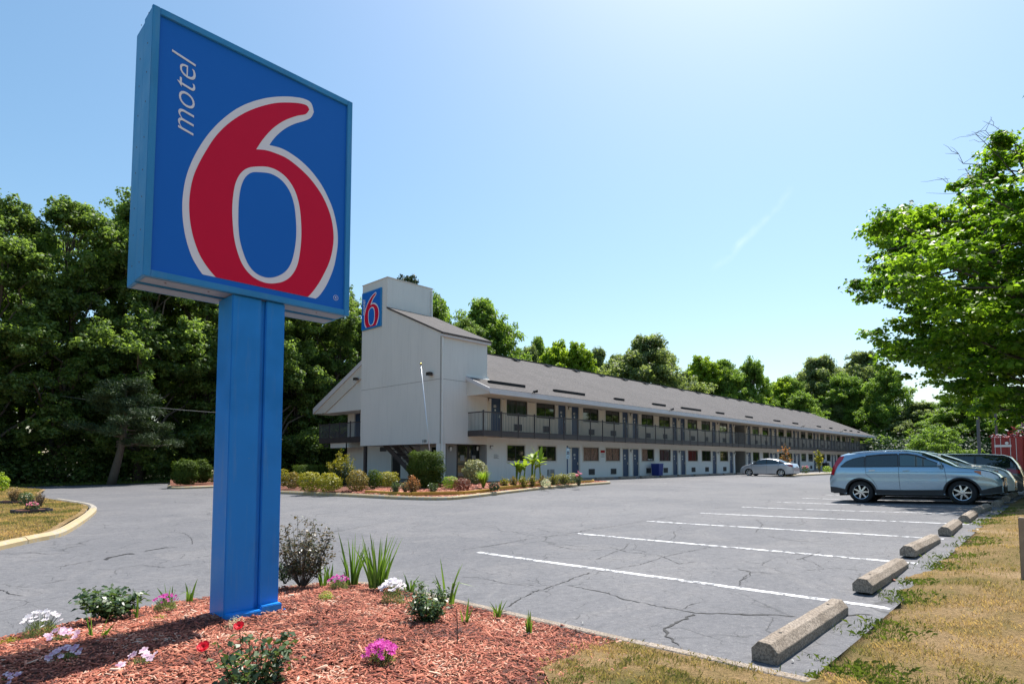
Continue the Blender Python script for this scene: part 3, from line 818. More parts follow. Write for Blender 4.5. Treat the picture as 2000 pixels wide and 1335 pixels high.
def door(x, z0, z1, low):
    h = z1-z0
    d = place('door', b_((.004, DW-.004, .06, .10, .0, h-.01)), M['door'], bld, (x, WT, z0), key='door%.2f' % h,
      kids=[('door_frame', door_frame_f, M['trim'], (0, -.001, 0)), ('handle', knob_f, M['steel'], (DW-.1, .058, .95)),
            ('number_plate', numplate_f, [M['white'], M['darkmetal']], (DW*.45, .058, 1.58)), ('sticker', plate2_f, M['white'], (DW*.48, .058, 1.36))])
    return d
for x in dl: door(x, *DZL, True)
for x in du: door(x, *DZU, False)
def win(x0, x1, z0, z1, pm='pane', key=''):
    w_ = x1-x0; h = z1-z0; k = 'win%.2f_%.2f' % (w_, h)+pm
    def fr():
        mb = MB(); t = .04
        for a in ((0, w_, 0, t), (0, w_, h-t, h), (0, t, t, h-t), (w_-t, w_, t, h-t), (w_/2-.02, w_/2+.02, t, h-t)): mb.box(a[0], a[1], .03, .075, a[2], a[3])
        return mb
    def casing():
        mb = MB(); t = .085
        for a in ((-t, w_+t, h, h+t), (-t, 0, -t, h), (w_, w_+t, -t, h), (0, w_, -t, 0)): mb.box(a[0], a[1], -.022, -.001, a[2], a[3])
        return mb
    def pn(q):
        return lambda: MB().box(.04 if q == 0 else w_/2+.02, w_/2-.02 if q == 0 else w_-.04, .05+.006*q, .056+.006*q, .04, h-.04)
    def curt():
        mb = MB(); n = int(w_/.07); vs = []
        for i in range(n+1): vs += [(w_*i/n, .13+.018*(-1)**i, .0), (w_*i/n, .13+.018*(-1)**i, h)]
        return mb.add(vs, [(2*i, 2*i+2, 2*i+3, 2*i+1) for i in range(n)])
    return place('window', fr, M['bronze'], bld, (x0, WT, z0), key=k, kids=[('casing', casing, M['trim'], (0, 0, 0)),
       ('pane', pn(0), M[pm], (0, 0, 0)), ('pane', pn(1), M[pm if pm != 'tigerhalf' else 'pane'], (0, 0, 0)), ('curtain', curt, M['greywall'], (0, 0, 0))])
M['tigerhalf'] = M['tiger']
rg = random.Random(8)
for i, (a, b) in enumerate(wl_):
    pm = {2: 'tiger', 3: 'tiger', 4: 'tigerhalf'}.get(i, rg.choice(['pane', 'pane', 'pane2']))
    win(a, b, *WZL, pm)
for a, b in wu: win(a, b, *WZU, rg.choice(['pane', 'pane', 'pane2']))
def ac_f():
    mb = MB(); mb.box(0, .68, -.03, .02, 0, .40, 0)
    for k in range(8): mb.box(.03+k*.08, .08+k*.08, -.042, -.03, .03, .37, 1)
    return mb
acl = [28.83]+[a+.62 for a, b in wl_[2:]]
for x in acl: place('air_conditioner', ac_f, [M['grille'], M['darkmetal']], bld, (x, WT, .60))
for a, b in wu: place('air_conditioner', ac_f, [M['grille'], M['darkmetal']], bld, (a+.64, WT, 3.34))
mb = MB()
for k in range(5): mb.box(28.84, 29.50, WT-.05, WT-.043, .63+k*.075, .655+k*.075)
mb.box(29.0, 29.04, WT-.052, WT-.043, .6, 1.0); mb.build('louvre', M['white'], bld)
def lamp_f():
    mb = MB(); mb.box(-.06, .06, -.02, 0, -.02, .14, 0); mb.box(-.07, .07, -.16, -.02, .10, .14, 0); mb.lathe([(.0, -.12), (.045, -.12), (.06, -.02), (.06, .1)], 10, 1, Matrix.Translation((0, -.09, 0))); return mb
for z in (2.28, 5.0):
    for x in [23.66 if z > 3 else 23.8]+[c for c in pairs+pairs2]+[53.6, 57.2, 60.35]: place('wall_lamp', lamp_f, [M['darkmetal'], M['white']], bld, (x, WT, z))
place('wall_lamp', lamp_f, [M['darkmetal'], M['white']], bld, (23.2, 24.85, 2.25)); place('wall_lamp', lamp_f, [M['darkmetal'], M['white']], bld, (21.2, 24.85, 2.2))
# notices on the wall
mb = MB(); mb.box(24.0, 24.52, WT-.012, WT, 1.64, 1.97, 0)
for k in range(4): mb.box(24.05, 24.45-(k % 2)*.1, WT-.015, WT-.012, 1.69+k*.065, 1.715+k*.065, 1)
mb.build('wall_notice', [M['white'], M['grille']], bld)
for x in (23.66, 23.84): MB().box(x, x+.12, WT-.01, WT, 1.72, 1.83).build('wall_notice', M['white'], bld)
mb = MB(); mb.box(34.66, 35.16, WT-.012, WT, 2.12, 2.30, 0); mb.box(34.66, 35.16, WT-.010, WT, 1.76, 2.11, 1)
for k in range(3): mb.box(34.72, 35.1, WT-.015, WT-.010, 1.82+k*.09, 1.85+k*.09, 2)
mb.build('parking_notice', [M['lens_red'], M['white'], M['grille']], bld)

# balcony deck, fascia and railing
BT = 23.1; S0 = 22.07; S1 = 106.3
MB().box(S0, S1, BT+.03, WT-.004, 2.92, 3.10).build('balcony_deck', M['soffit'], bld)
mb = MB(); mb.box(S0, S1, BT-.02, BT+.028, 2.88, 3.17); mb.box(S0-.045, S0-.002, BT-.02, WT, 2.88, 3.17); mb.box(S1, S1+.04, BT-.02, WT+6, 2.88, 3.17); mb.build('balcony_fascia', M['rail'], bld)
MB().box(104.4, S1, WT, 38, 2.92, 3.10).build('balcony_deck', M['soffit'], bld)
def panel_f(L, n, ax):
    def f():
        mb = MB()
        def bx(a0, a1, b0, b1, z0, z1, m):
            if ax == 's': mb.box(a0, a1, b0, b1, z0, z1, m)
            else: mb.box(b0, b1, a0, a1, z0, z1, m)
        bx(0, L, -.022, .022, 1.10, 1.16, 0); bx(0, L, -.02, .02, .10, .14, 0)
        for k in range(n): q = L*(k+.5)/n; bx(q-.009, q+.009, -.009, .009, .14, 1.10, 1)
        return mb
    return f
def post_f(): return MB().box(-.035, .035, -.04, .03, -.26, 1.17)
k = 0; s = S0
while s < S1-.1:
    place('rail_post', post_f, M['rail'], bld, (s, BT-.0, UF-.0)); L = min(1.39, S1-s)
    place('railing_panel', panel_f(L, int(L/.125), 's'), [M['rail'], M['baluster']], bld, (s, BT, UF-.06), key='rp%.2f' % L); s += 1.39
place('rail_post', post_f, M['rail'], bld, (S1, BT, UF))
place('railing_panel', panel_f(1.2, 11, 't'), [M['rail'], M['baluster']], bld, (S0, BT, UF-.06), key='rpt')
for k in range(5): place('railing_panel', panel_f(1.4, 13, 't'), [M['rail'], M['baluster']], bld, (S1, BT+1.4*k, UF-.06), key='rpt2')
# end balcony beyond the tower
mb = MB(); mb.box(22.0, 23.5, 32.02, 40.5, 2.92, 3.10); mb.box(23.5, 30, 39.2, 40.5, 2.92, 3.10); mb.build('balcony_deck', M['soffit'], bld)
mb = MB(); mb.box(21.95, 21.998, 32.02, 40.52, 2.82, 3.17); mb.box(22.0, 30, 40.52, 40.56, 2.82, 3.17); mb.build('balcony_fascia', M['rail'], bld)
for k in range(6): place('railing_panel', panel_f(1.4, 13, 't'), [M['rail'], M['baluster']], bld, (21.98, 32.1+1.4*k, UF-.06), key='rpt2')
for k in (0, 3, 4, 5, 6): place('rail_post', post_f, M['rail'], bld, (21.98, 32.1+1.4*k, UF))
mb = MB(); mb.box(22.02, 22.2, 36.75, 39.0, 2.47, 2.815); mb.box(22.02, 23.5, 36.6, 36.9, 2.47, 2.815); mb.build('balcony_beam', M['trim'], bld)
# roof
E0, EZ, RZ_, RTt = 22.5, 5.42, 9.62, 32.0
sl_ = (RZ_-EZ)/(RTt-E0)
def rz(t): return EZ+sl_*(t-E0) if t < RTt else RZ_-sl_*(t-RTt)
for nm, ta, tb in (('roof_slope', E0, RTt), ('roof_slope', RTt, 2*RTt-E0)):
    mb = MB(); a = (rz(ta), rz(tb))
    v = [(21.93, ta, a[0]), (105.9, ta, a[0]), (105.9, tb, a[1]), (21.93, tb, a[1])]
    v += [(x, y, z-.12) for x, y, z in v]
    mb.add(v, [(0, 1, 2, 3), (7, 6, 5, 4), (0, 4, 5, 1), (1, 5, 6, 2), (2, 6, 7, 3), (3, 7, 4, 0)]); mb.build(nm, M['shingle'], bld)
mb = MB(); mb.bar((21.9, RTt, RZ_+.02), (105.9, RTt, RZ_+.02), .26, .05); mb.build('ridge_cap', M['shingle'], bld)
MB().box(21.95, 105.88, E0-.045, E0-.003, 5.12, 5.395).build('eave_board', M['fascia'], bld)
MB().box(21.98, 105.86, E0+.001, WT-.004, 5.16, 5.20).build('soffit', M['soffit'], bld)
MB().box(22.2, 105.8, WT+15, 2*RTt-E0-.05, 5.16, 5.20).build('soffit', M['soffit'], bld)
mb = MB()
for s_, in ((105.86,),):
    mb.add([(s_, WT-1.7, 5.16), (s_, 41.4, 5.16), (s_, RTt, RZ_-.14), (s_-.05, WT-1.7, 5.16), (s_-.05, 41.4, 5.16), (s_-.05, RTt, RZ_-.14)], [(0, 1, 2), (5, 4, 3), (0, 3, 4, 1), (1, 4, 5, 2), (2, 5, 3, 0)])
mb.build('gable_board', M['trim'], bld)
# cheek of the roof beside the tower, and its flashing
mb = MB(); x0, x1 = 21.95, 22.01
P4 = [(24.29, 6.10), (22.53, 5.33), (22.53, 5.12), (24.29, 5.12)]
mb.add([(x0, t, z) for t, z in P4]+[(x1, t, z) for t, z in P4], [(0, 1, 2, 3), (7, 6, 5, 4), (0, 4, 5, 1), (1, 5, 6, 2), (2, 6, 7, 3)]); mb.build('roof_cheek', M['trim'], bld)
mb = MB(); mb.add([(21.88, 24.295, 6.20), (21.88, 22.46, 5.42), (21.88, 22.46, 5.20), (21.88, 24.295, 5.98)]+[(21.948, 24.295, 6.20), (21.948, 22.46, 5.42), (21.948, 22.46, 5.20), (21.948, 24.295, 5.98)],
  [(0, 1, 2, 3), (7, 6, 5, 4), (0, 4, 5, 1), (1, 5, 6, 2), (2, 6, 7, 3)]); mb.build('barge_board', M['fascia'], bld)
mb = MB(); mb.add([(21.9, WT-.01, 6.21), (23.62, WT-.01, 6.21), (23.62, WT-.01, 6.36), (21.9, WT-.01, 6.36), (21.9, WT-.14, 6.16), (23.62, WT-.14, 6.16)], [(0, 1, 2, 3), (4, 5, 1, 0)]); mb.build('flashing', M['white'], bld)
# left gable: rake board band, infill and far barge
mb = MB(); s0_, s1_ = 21.94, 22.0
def rake(mb, w1, w2, s0_, s1_, ta=32.02, tb=41.45):
    P = [(ta, rz(ta)-w1), (tb, rz(tb)-w1), (tb, rz(tb)-w1-.0), (ta, rz(ta)-w2)]
    P = [(ta, rz(ta)-w1), (tb, rz(tb)-w1), (tb-(w2-w1)*0, max(5.05, rz(tb)-w2)), (min(tb, 32+(9.62-w2-5.05)/sl_), 5.05), (ta, rz(ta)-w2)]
    n = len(P); mb.add([(s0_, t, z) for t, z in P]+[(s1_, t, z) for t, z in P], [tuple(range(n-1, -1, -1)), tuple(range(n, 2*n))]+[(i, (i+1) % n, n+(i+1) % n, n+i) for i in range(n)])
rake(mb, .1, 1.12, 21.98, 22.02); mb.build('gable_soffit_board', M['trim'], bld)
mb = MB(); rake(mb, -.02, .2, 21.90, 21.975); mb.build('barge_board', M['fascia'], bld)
mb = MB(); P = [(32.02, 5.02), (40.1, 5.02), (32.02, rz(32.02)-1.03)]
mb.add([(22.06, t, z) for t, z in P], [(2, 1, 0)]); mb.add([(22.06, 32.02, 5.02), (23.5, 32.02, 5.02), (23.5, 41.3, 5.02), (22.06, 41.3, 5.02)], [(0, 1, 2, 3)]); mb.build('gable_wall', M['stucco'], bld)
# ridge vents and the dark snow rails near the eave
def vent_f():
    mb = MB(); mb.add([(-.3, -.25, -.04), (.3, -.25, -.04), (.3, .2, .14), (-.3, .2, .14), (-.3, -.25, .08), (.3, -.25, .08), (.3, .2, .2), (-.3, .2, .2)],
      [(4, 5, 6, 7), (0, 4, 7, 3), (1, 2, 6, 5), (0, 1, 5, 4), (2, 3, 7, 6)]); return mb
for k in range(20):
    s = 33.35+3.83*k; place('roof_vent', vent_f, M['darkmetal'], bld, (s, 31.3, rz(31.3)))
for a, b in ((22.9, 25.85), (28.6, 31.75), (35.35, 36.5), (40.6, 42.45), (45.2, 48.6), (51.8, 53.3), (58.4, 60.0), (66.0, 67.7), (71.9, 73.5), (80.8, 82.1), (86, 87), (92.9, 93.8), (95.8, 96.7), (100, 100.8)):
    mb = MB(); mb.box(a, b, 23.46, 23.64, rz(23.55)-.03, rz(23.55)+.13); mb.build('snow_rail', M['under'], bld)
def flood_f():
    mb = MB(); mb.bar((0, 0, 0), (0, -.12, .12), .04); mb.lathe([(.03, 0), (.09, .13), (.085, .14)], 10, 0, Matrix.Translation((-.05, -.12, .12))@Matrix.Rotation(R(120), 4, 'X')); mb.lathe([(.03, 0), (.09, .13), (.085, .14)], 10, 0, Matrix.Translation((.1, -.12, .12))@Matrix.Rotation(R(100), 4, 'X')); return mb
for x in (25.4, 41.3, 71.5, 86.8): place('flood_lamp', flood_f, M['darkmetal'], bld, (x, E0-.0, 5.42))

# the tower
TP = [(WT-.004, 2.46), (32.0, 2.46), (32.0, 12.46), (29.32, 12.46), (29.32, 10.56), (WT-.004, 8.36)]
mb = MB(); n = len(TP); F0, F1 = 20.09, 23.505
mb.add([(F0, t, z) for t, z in TP]+[(F1, t, z) for t, z in TP], [tuple(range(n-1, -1, -1)), tuple(range(n, 2*n))]+[(i, (i+1) % n, n+(i+1) % n, n+i) for i in range(n)])
mb.build('tower_wall', M['stucco'], bld)
mb = MB(); k_ = (10.56-8.36)/(29.32-WT)
v = [(F0-.07, WT-.22, 8.36-.22*k_+.02), (F1+.18, WT-.22, 8.36-.22*k_+.02), (F1+.18, 29.3, 10.58), (F0-.07, 29.3, 10.58)]; v += [(x, y, z+.09) for x, y, z in v]
mb.add(v, [(3, 2, 1, 0), (4, 5, 6, 7), (0, 1, 5, 4), (1, 2, 6, 5), (2, 3, 7, 6), (3, 0, 4, 7)]); mb.build('tower_roof', M['shingle'], bld)
mb = MB(); mb.box(F0-.05, F1+.16, WT-.17, WT-.008, 8.17, 8.29); mb.build('gutter', M['fascia'], bld)
mb = MB(); mb.box(F0-.03, F1+.03, 29.28, 32.03, 12.46, 12.50); mb.build('coping', M['trim'], bld)
mb = MB(); mb.box(F0-.006, F0-.0, WT, 32, 5.885, 5.91); mb.box(F0, F1, WT-.010, WT-.0045, 5.885, 5.91); mb.box(F0-.012, F0, WT-.012, WT+.05, 2.46, 8.3)
mb.build('expansion_joint', M['greywall'], bld)
mb = MB(); mb.tube([(F0+.06, WT-.06, .36), (F0+.06, WT-.06, 8.15)], .045, 8); mb.tube([(F1-.1, 29.25, 10.6), (F1-.1, 29.25, 12.3)], .05, 8)
for z in (1.5, 3.4, 5.3, 7.2): mb.box(F0+.0, F0+.12, WT-.115, WT-.01, z, z+.03)
mb.build('downpipe', M['white'], bld)
MB().box(F0+.01, F0+.37, WT+.02, WT+.36, .3, 2.459).build('column', M['wall_low'], bld)
MB().box(20.22, 20.36, 31.62, 31.84, .1, 2.459).build('column', M['rail'], bld)
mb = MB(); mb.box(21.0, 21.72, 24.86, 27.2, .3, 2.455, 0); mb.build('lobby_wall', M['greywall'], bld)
mb = MB(); mb.box(20.96, 20.998, 25.45, 26.1, 1.3, 2.3); mb.build('lobby_window', M['pane'], bld)
MB().box(23.44, 23.50, 24.31, 24.85, .38, 2.455).build('entrance_jamb', M['greywall'], bld)
for a in (21.74, 22.6):
    mb = MB(); w_ = .83
    for q in ((0, w_, 0, .1), (0, w_, 2.02, 2.08), (0, .06, .1, 2.02), (w_-.06, w_, .1, 2.02), (.06, w_-.06, .95, 1.0)): mb.box(a+q[0], a+q[1], 24.84, 24.89, .385+q[2], .385+q[3])
    dd = mb.build('glass_door', M['bronze'], bld); MB().box(a+.06, a+w_-.06, 24.86, 24.87, .485, 2.4).build('pane', M['pane'], dd)
    MB().box(a+(.08 if a > 22 else w_-.12), a+(.12 if a > 22 else w_-.08), 24.79, 24.82, 1.1, 1.6).build('handle', M['steel'], dd)
    MB().box(a+.25, a+.55, 24.855, 24.859, 1.55+.1*(a > 22), 1.85).build('notice', M['greywall'], dd)
# stair below the tower
mb = MB()
def strg(s, t0, z0, t1, z1, w_=.06, h=.28): mb.bar((s, t0, z0), (s, t1, z1), w_, h)
strg(20.6, 26.6, .32, 30.3, 2.62); strg(21.75, 27.3, .32, 31.0, 2.62); mb.build('stair_stringer', M['rail'], bld)
for k in range(12):
    t = 26.75+k*.30; z = .52+k*.187
    if z > 2.4: break
    MB().box(20.63, 21.72, t, t+.28, z-.04, z).build('stair_tread', M['walk'], bld)
for s_, dt in ((20.6, 0), (21.75, .7)):
    mb = MB(); mb.bar((s_, 26.6+dt, 1.35), (s_, 28.55+dt, 2.45), .05, .06)
    for k in range(30):
        t = 26.7+dt+k*.12; z0 = .45+(k*.12+.1)*.62
        if z0 < 2.42: mb.box(s_-.01, s_+.01, t-.01, t+.01, z0, min(2.45, z0+.95))
    mb.build('stair_railing', M['rail'], bld)['kind'] = 'stuff'
# numbers 100 on the tower, and its lamps
def text(body, size, M4, mat, name, parent=None, shear=0, depth=.004, sx=1, align='CENTER', bold=0):
    c = D.curves.new(name, 'FONT'); c.body = body; c.size = size; c.extrude = depth; c.shear = shear; c.offset = bold; c.resolution_u = 4
    c.align_x = align; c.align_y = 'CENTER'; c.space_character = sx
    o = D.objects.new('tmp', c); COL.objects.link(o); dg = bpy.context.evaluated_depsgraph_get(); dg.update()
    me = D.meshes.new_from_object(o.evaluated_get(dg)); D.objects.remove(o); D.curves.remove(c)
    me.transform(Matrix.Translation(-wloc(parent))@M4 if parent else M4); me.name = name; me.materials.clear(); me.materials.append(mat)
    return link(name, me, parent)
# frames: text x axis -> a, y axis -> z
def faceS(s, t, z):  # on a wall facing -s: reads from large t to small t
    return Matrix.Translation((s, t, z))@Matrix(((0, 0, -1, 0), (-1, 0, 0, 0), (0, 1, 0, 0), (0, 0, 0, 1)))
def faceT(s, t, z):  # on a wall facing -t
    return Matrix.Translation((s, t, z))@Matrix(((1, 0, 0, 0), (0, 0, -1, 0), (0, 1, 0, 0), (0, 0, 0, 1)))
text('100', .24, faceS(F0-.006, 25.66, 2.60), M['darkmetal'], 'house_number', bld, depth=.008, sx=1.15)
def spot(s, t, z, dx, dy):
    mb = MB(); mb.box(s-.06*abs(dx)-.02, s, t-.08, t+.08, z, z+.05); mb.box(s-.28, s-.06, t-.17, t+.12, z-.12, z+.05); return mb.build('flood_lamp', M['bronze'], bld)
spot(F0, 25.1, 6.25, 1, 0); spot(21.93, 35.4, 7.15, 1, 0)
spot(21.95, 39.2, 2.66, 1, 0)

# ---------------------------------------------------------------- the numeral and lettering shared by both signs
c1p = lambda P: [(240+x/2.022, y/2.022) for x, y in P]
OUTER = [(758,440),(748,405),(722,388),(680,380),(630,378),(570,384),(510,400),(455,425),(400,465),(350,515),(310,570),(275,635),(252,700),(240,770),(238,830),(243,890),(255,950),(275,1010),(300,1055),(328,1094),(352,1116),(376,1127)]
OUTR = [(745,1195),(780,1165),(810,1120),(835,1060),(848,1000),(853,950),(850,900),(838,840),(820,790),(790,730),(750,675),(710,635),(670,605),(630,583),(582,570)]
HOOK = [(582,570),(604,540),(640,508),(680,487),(722,474),(746,462),(758,440)]
RED = [(740,430),(730,414),(700,405),(650,402),(600,405),(540,420),(480,445),(420,485),(370,535),(330,595),(300,650),(280,700),(268,760),(265,820),(270,880),(283,940),(305,1000),(335,1050),(370,1092),(400,1120),(428,1136)]
REDR = [(706,1191),(742,1163),(775,1120),(800,1075),(820,1030),(832,980),(836,930),(829,870),(812,815),(785,760),(745,705),(700,660),(650,622),(600,600),(565,590),(530,587)]
REDH = [(530,587),(556,548),(595,505),(640,474),(690,455),(725,448),(740,430)]
RING = [(545,655),(500,660),(470,680),(450,715),(440,760),(435,820),(437,880),(443,940),(458,1000),(480,1050),(515,1090),(560,1113),(600,1117),(640,1108),(670,1085),(692,1045),(703,990),(708,930),(706,860),(698,800),(680,745),(650,700),(615,672),(580,658)]
HOLE = [(545,678),(510,680),(485,700),(470,735),(462,780),(459,840),(460,900),(466,950),(480,1000),(500,1045),(530,1078),(570,1094),(610,1090),(645,1070),(668,1035),(682,980),(688,920),(686,860),(678,800),(660,750),(630,710),(590,685)]
ST = 5.5; SS0, SS1, SZ0, SZ1 = 1.385, 3.29, 3.035, 5.36
def uv(P):
    out = []
    for x, y in c1p(P):
        p = onT(x, y, ST); out.append(((p[0]-SS0)/(SS1-SS0), (p[2]-SZ0)/(SZ1-SZ0)))
    return out
def outline(*parts):
    out = []
    for i, p in enumerate(parts):
        q = [tuple(v) for v in catmull(uv(p), 5)]; out += q if i == len(parts)-1 else q
    res = []
    for p in out:
        if not res or abs(p[0]-res[-1][0])+abs(p[1]-res[-1][1]) > 2e-3: res.append(p)
    if abs(res[0][0]-res[-1][0])+abs(res[0][1]-res[-1][1]) < 2e-3: res.pop()
    return res
SHAPES = [('numeral_outline', outline(OUTER, OUTR, HOOK), 'sign_white', 1), ('numeral', outline(RED, REDR, REDH), 'sign_red', 2),
          ('counter_outline', [tuple(v) for v in catmull(uv(RING), 5, True)], 'sign_white', 3), ('counter', [tuple(v) for v in catmull(uv(HOLE), 5, True)], 'sign_face', 4)]
def sign_art(parent, fr, step, names=True):
    """fr(u, v, d) -> point on the sign; d counts layers out of the face"""
    for nm, P, mt, lay in SHAPES:
        bm = bmesh.new(); v0 = .048
        vs = [bm.verts.new(fr(u, max(v, v0), lay*step)) for u, v in P]; es = [bm.edges.new((a, b)) for a, b in zip(vs, vs[1:]+vs[:1])]
        bmesh.ops.triangle_fill(bm, edges=es, use_beauty=True)
        me = D.meshes.new(nm); b = wloc(parent); bm.transform(Matrix.Translation(-b)); bm.to_mesh(me); bm.free(); me.materials.append(M[mt]); link(nm, me, parent)
ws = thing('wall_sign', 'small square blue motel sign with a red numeral 6, high on the tower wall', 'sign', (F0, 30.9, 10.75))
MB().box(F0-.10, F0-.003, 29.84, 31.92, 9.60, 11.95).build('cabinet', M['sign_frame'], ws, bevel=.01)
MB().box(F0-.108, F0-.10, 29.90, 31.86, 9.66, 11.89).build('face_panel', M['sign_face'], ws)
sign_art(ws, lambda u, v, d: (F0-.108-d, 31.92-2.08*(u*.98-.02 if 0 else u), 9.60+2.35*v), .004)
text('motel', .42, Matrix.Translation((F0-.112, 31.64, 11.0))@Matrix(((0, 0, -1, 0), (0, 1, 0, 0), (1, 0, 0, 0), (0, 0, 0, 1))), M['sign_white'], 'lettering', ws, shear=.2)

# ---------------------------------------------------------------- the big pole sign
ps = thing('pole_sign', 'tall blue motel pole sign with a giant red numeral 6, standing in the mulch bed', 'sign', (2.35, 5.6, .1))
TK = .50
mb = MB(); mb.box(SS0, SS1, ST+.03, ST+TK*.5, SZ0, SZ1, 0); mb.box(SS0+.004, SS1-.004, ST+TK*.5+.012, ST+TK, SZ0-.008, SZ1-.02, 0)
mb.box(SS0+.02, SS1-.02, ST+TK*.5, ST+TK*.5+.012, SZ0+.02, SZ1-.03, 0)
mb.add([(SS0+.03, ST+.05, SZ0-.003), (SS1-.03, ST+.05, SZ0-.003), (SS1-.03, ST+TK*.5-.02, SZ0-.003), (SS0+.03, ST+TK*.5-.02, SZ0-.003)], [(3, 2, 1, 0)], 1)
mb.add([(SS0+.03, ST+TK*.5+.03, SZ0-.012), (SS1-.03, ST+TK*.5+.03, SZ0-.012), (SS1-.03, ST+TK-.03, SZ0-.012), (SS0+.03, ST+TK-.03, SZ0-.012)], [(3, 2, 1, 0)], 1)
mb.build('cabinet', [M['sign_frame'], M['sign_under']], ps, bevel=.004)
fw_ = .055
for a in ((SS0-.004, SS0+fw_, SZ0-.004, SZ1+.004), (SS1-fw_, SS1+.004, SZ0-.004, SZ1+.004), (SS0+fw_, SS1-fw_, SZ1-fw_, SZ1+.004), (SS0+fw_, SS1-fw_, SZ0-.004, SZ0+fw_)):
    MB().box(a[0], a[1], ST, ST+.035, a[2], a[3]).build('frame_trim', M['sign_frame'], ps, bevel=.004)
MB().box(SS0+fw_, SS1-fw_, ST+.022, ST+.029, SZ0+fw_, SZ1-fw_).build('face_panel', M['sign_face'], ps)
sign_art(ps, lambda u, v, d: (SS0+(SS1-SS0)*u, ST+.022-d, SZ0+(SZ1-SZ0)*v), .0015)
# lettering runs upwards along the left edge
pa = onT(240+193/2.022, 500/2.022, ST); pb = onT(240+193/2.022, 208/2.022, ST)
zmid = (pa[2]+pb[2])/2
text('motel', .29, Matrix.Translation((SS0+.265, ST+.019, zmid))@Matrix(((0, -1, 0, 0), (0, 0, -1, 0), (1, 0, 0, 0), (0, 0, 0, 1))), M['sign_white'], 'lettering', ps, shear=.22, depth=.0015, sx=1.02, bold=-.0035)
text('R', .035, faceT(SS1-.145, ST+.019, SZ0+.165), M['sign_white'], 'registered_mark', ps, depth=.001)
mb = MB(); n = 24; c = (SS1-.145, SZ0+.165)
vs = [(c[0]+r*math.cos(2*PI*k/n), ST+.018, c[1]+r*math.sin(2*PI*k/n)) for r in (.028, .024) for k in range(n)]
mb.add(vs, [(k, (k+1) % n, n+(k+1) % n, n+k) for k in range(n)]); mb.build('registered_mark', M['sign_white'], ps)
mb = MB(); rg = random.Random(3)
for k in range(9):
    z = SZ0+.15+k*.27
    for t in (ST+.13, ST+TK*.72):
        mb.lathe([(0, .003), (.006, .002), (.007, 0)], 8, 0, Matrix.Translation((SS0-(.0 if t < ST+.2 else -.004), t, z+rg.uniform(-.03, .03)))@Matrix.Rotation(R(-90), 4, 'Y'))
for k in range(5): mb.lathe([(0, .003), (.008, .002), (.009, 0)], 8, 0, Matrix.Translation((SS0+.2+k*.35, ST+.12, SZ0-.004))@Matrix.Rotation(R(180), 4, 'X'))
mb.build('screws', M['rust'], ps)
P0, P1, PZ = 2.115, 2.615, HZ(2.4, 5.5)-.15
mb = MB(); mb.box(P0, P0+.27, ST+.035, ST+.37, PZ, SZ0-.004); mb.build('post', M['sign_post'], ps, bevel=.008)
mb = MB(); mb.box(P0+.315, P1, ST+.04, ST+.37, PZ, SZ0-.004); mb.build('post', M['sign_post'], ps, bevel=.008)
MB().box(P0+.2705, P0+.3145, ST+.075, ST+.2, PZ, SZ0-.004).build('cover_strip', M['sign_post'], ps, bevel=.003)
mb = MB(); mb.box(P0+.004, P0+.30, ST-.06, ST+.033, PZ, PZ+.345); mb.build('base_box', M['sign_post'], ps, bevel=.008)
mb = MB(); mb.box(P0+.305, P1+.004, ST-.03, ST+.058, PZ, PZ+.37); mb.build('base_box', M['sign_post'], ps, bevel=.008)
mb = MB(); mb.bar((P1, ST-.0, PZ+.26), (P1+.045, ST-.03, PZ+.29), .03, .05); mb.build('bent_flap', M['sign_post'], ps, bevel=.004)
mb = MB()
for z, o_ in ((2.92, .05), (2.2, .14), (1.8, .02)):
    mb.lathe([(0, .004), (.008, .003), (.009, 0)], 8, 0, Matrix.Translation((P0+.34+o_, ST+.06, z))@Matrix.Rotation(R(90), 4, 'X'))
mb.build('bolts', M['sign_frame'], ps)

# flagpole, leaning
fp = thing('flagpole', 'bare silver flagpole leaning in front of the tower, gold ball on top', 'flagpole', tuple(G(846, 948, .2)))
b0 = np.array(onS(846, 940, 19.0)); b0[2] = HZ(b0[0], b0[1])+.1; t0_ = onS(822, 712, 18.7)
MB().tube([b0, t0_], [.036, .02], 12).build('pole', M['alu'], fp, smooth=True)
MB().lathe([(0, -.07), (.05, -.04), (.07, 0), (.05, .045), (0, .07)], 12, 0, Matrix.Translation(tuple(t0_+np.array([0, 0, .05])))).build('finial', M['gold'], fp, smooth=True)
# accessible parking sign
a0 = onT(1108.5, 932, 20.9); az = HZ(a0[0], a0[1])
ap = thing('accessible_parking_sign', 'narrow pale blue accessible parking sign on a thin post before the first room door', 'sign', (a0[0], 20.9, az))
MB().box(a0[0]-.03, a0[0]+.03, 20.88, 20.93, az, 2.38).build('post', M['door'], ap)
mb = MB(); mb.box(a0[0]-.15, a0[0]+.15, 20.86, 20.875, 1.66, 2.26); mb.build('sign_plate', plain('pale_sign_blue', (.35, .55, .66), .4), ap, bevel=.004)
mb = MB(); x = a0[0]; mb.box(x-.09, x+.09, 20.852, 20.859, 1.90, 2.08, 0)
mb.lathe([(0, 0), (.014, 0)], 10, 1, Matrix.Translation((x-.01, 20.850, 2.055))@Matrix.Rotation(R(90), 4, 'X'))
mb.box(x-.02, x-.005, 20.849, 20.851, 1.975, 2.04, 1); mb.box(x-.02, x+.03, 20.849, 20.851, 1.975, 1.988, 1); mb.box(x+.02, x+.045, 20.849, 20.851, 1.925, 1.98, 1)
n = 14; mb.add([(x-.01+r*math.cos(PI*.75+PI*1.2*k/n), 20.850, 1.96+r*math.sin(PI*.75+PI*1.2*k/n)) for r in (.045, .034) for k in range(n+1)], [(k, k+1, n+2+k, n+1+k) for k in range(n)], 1)
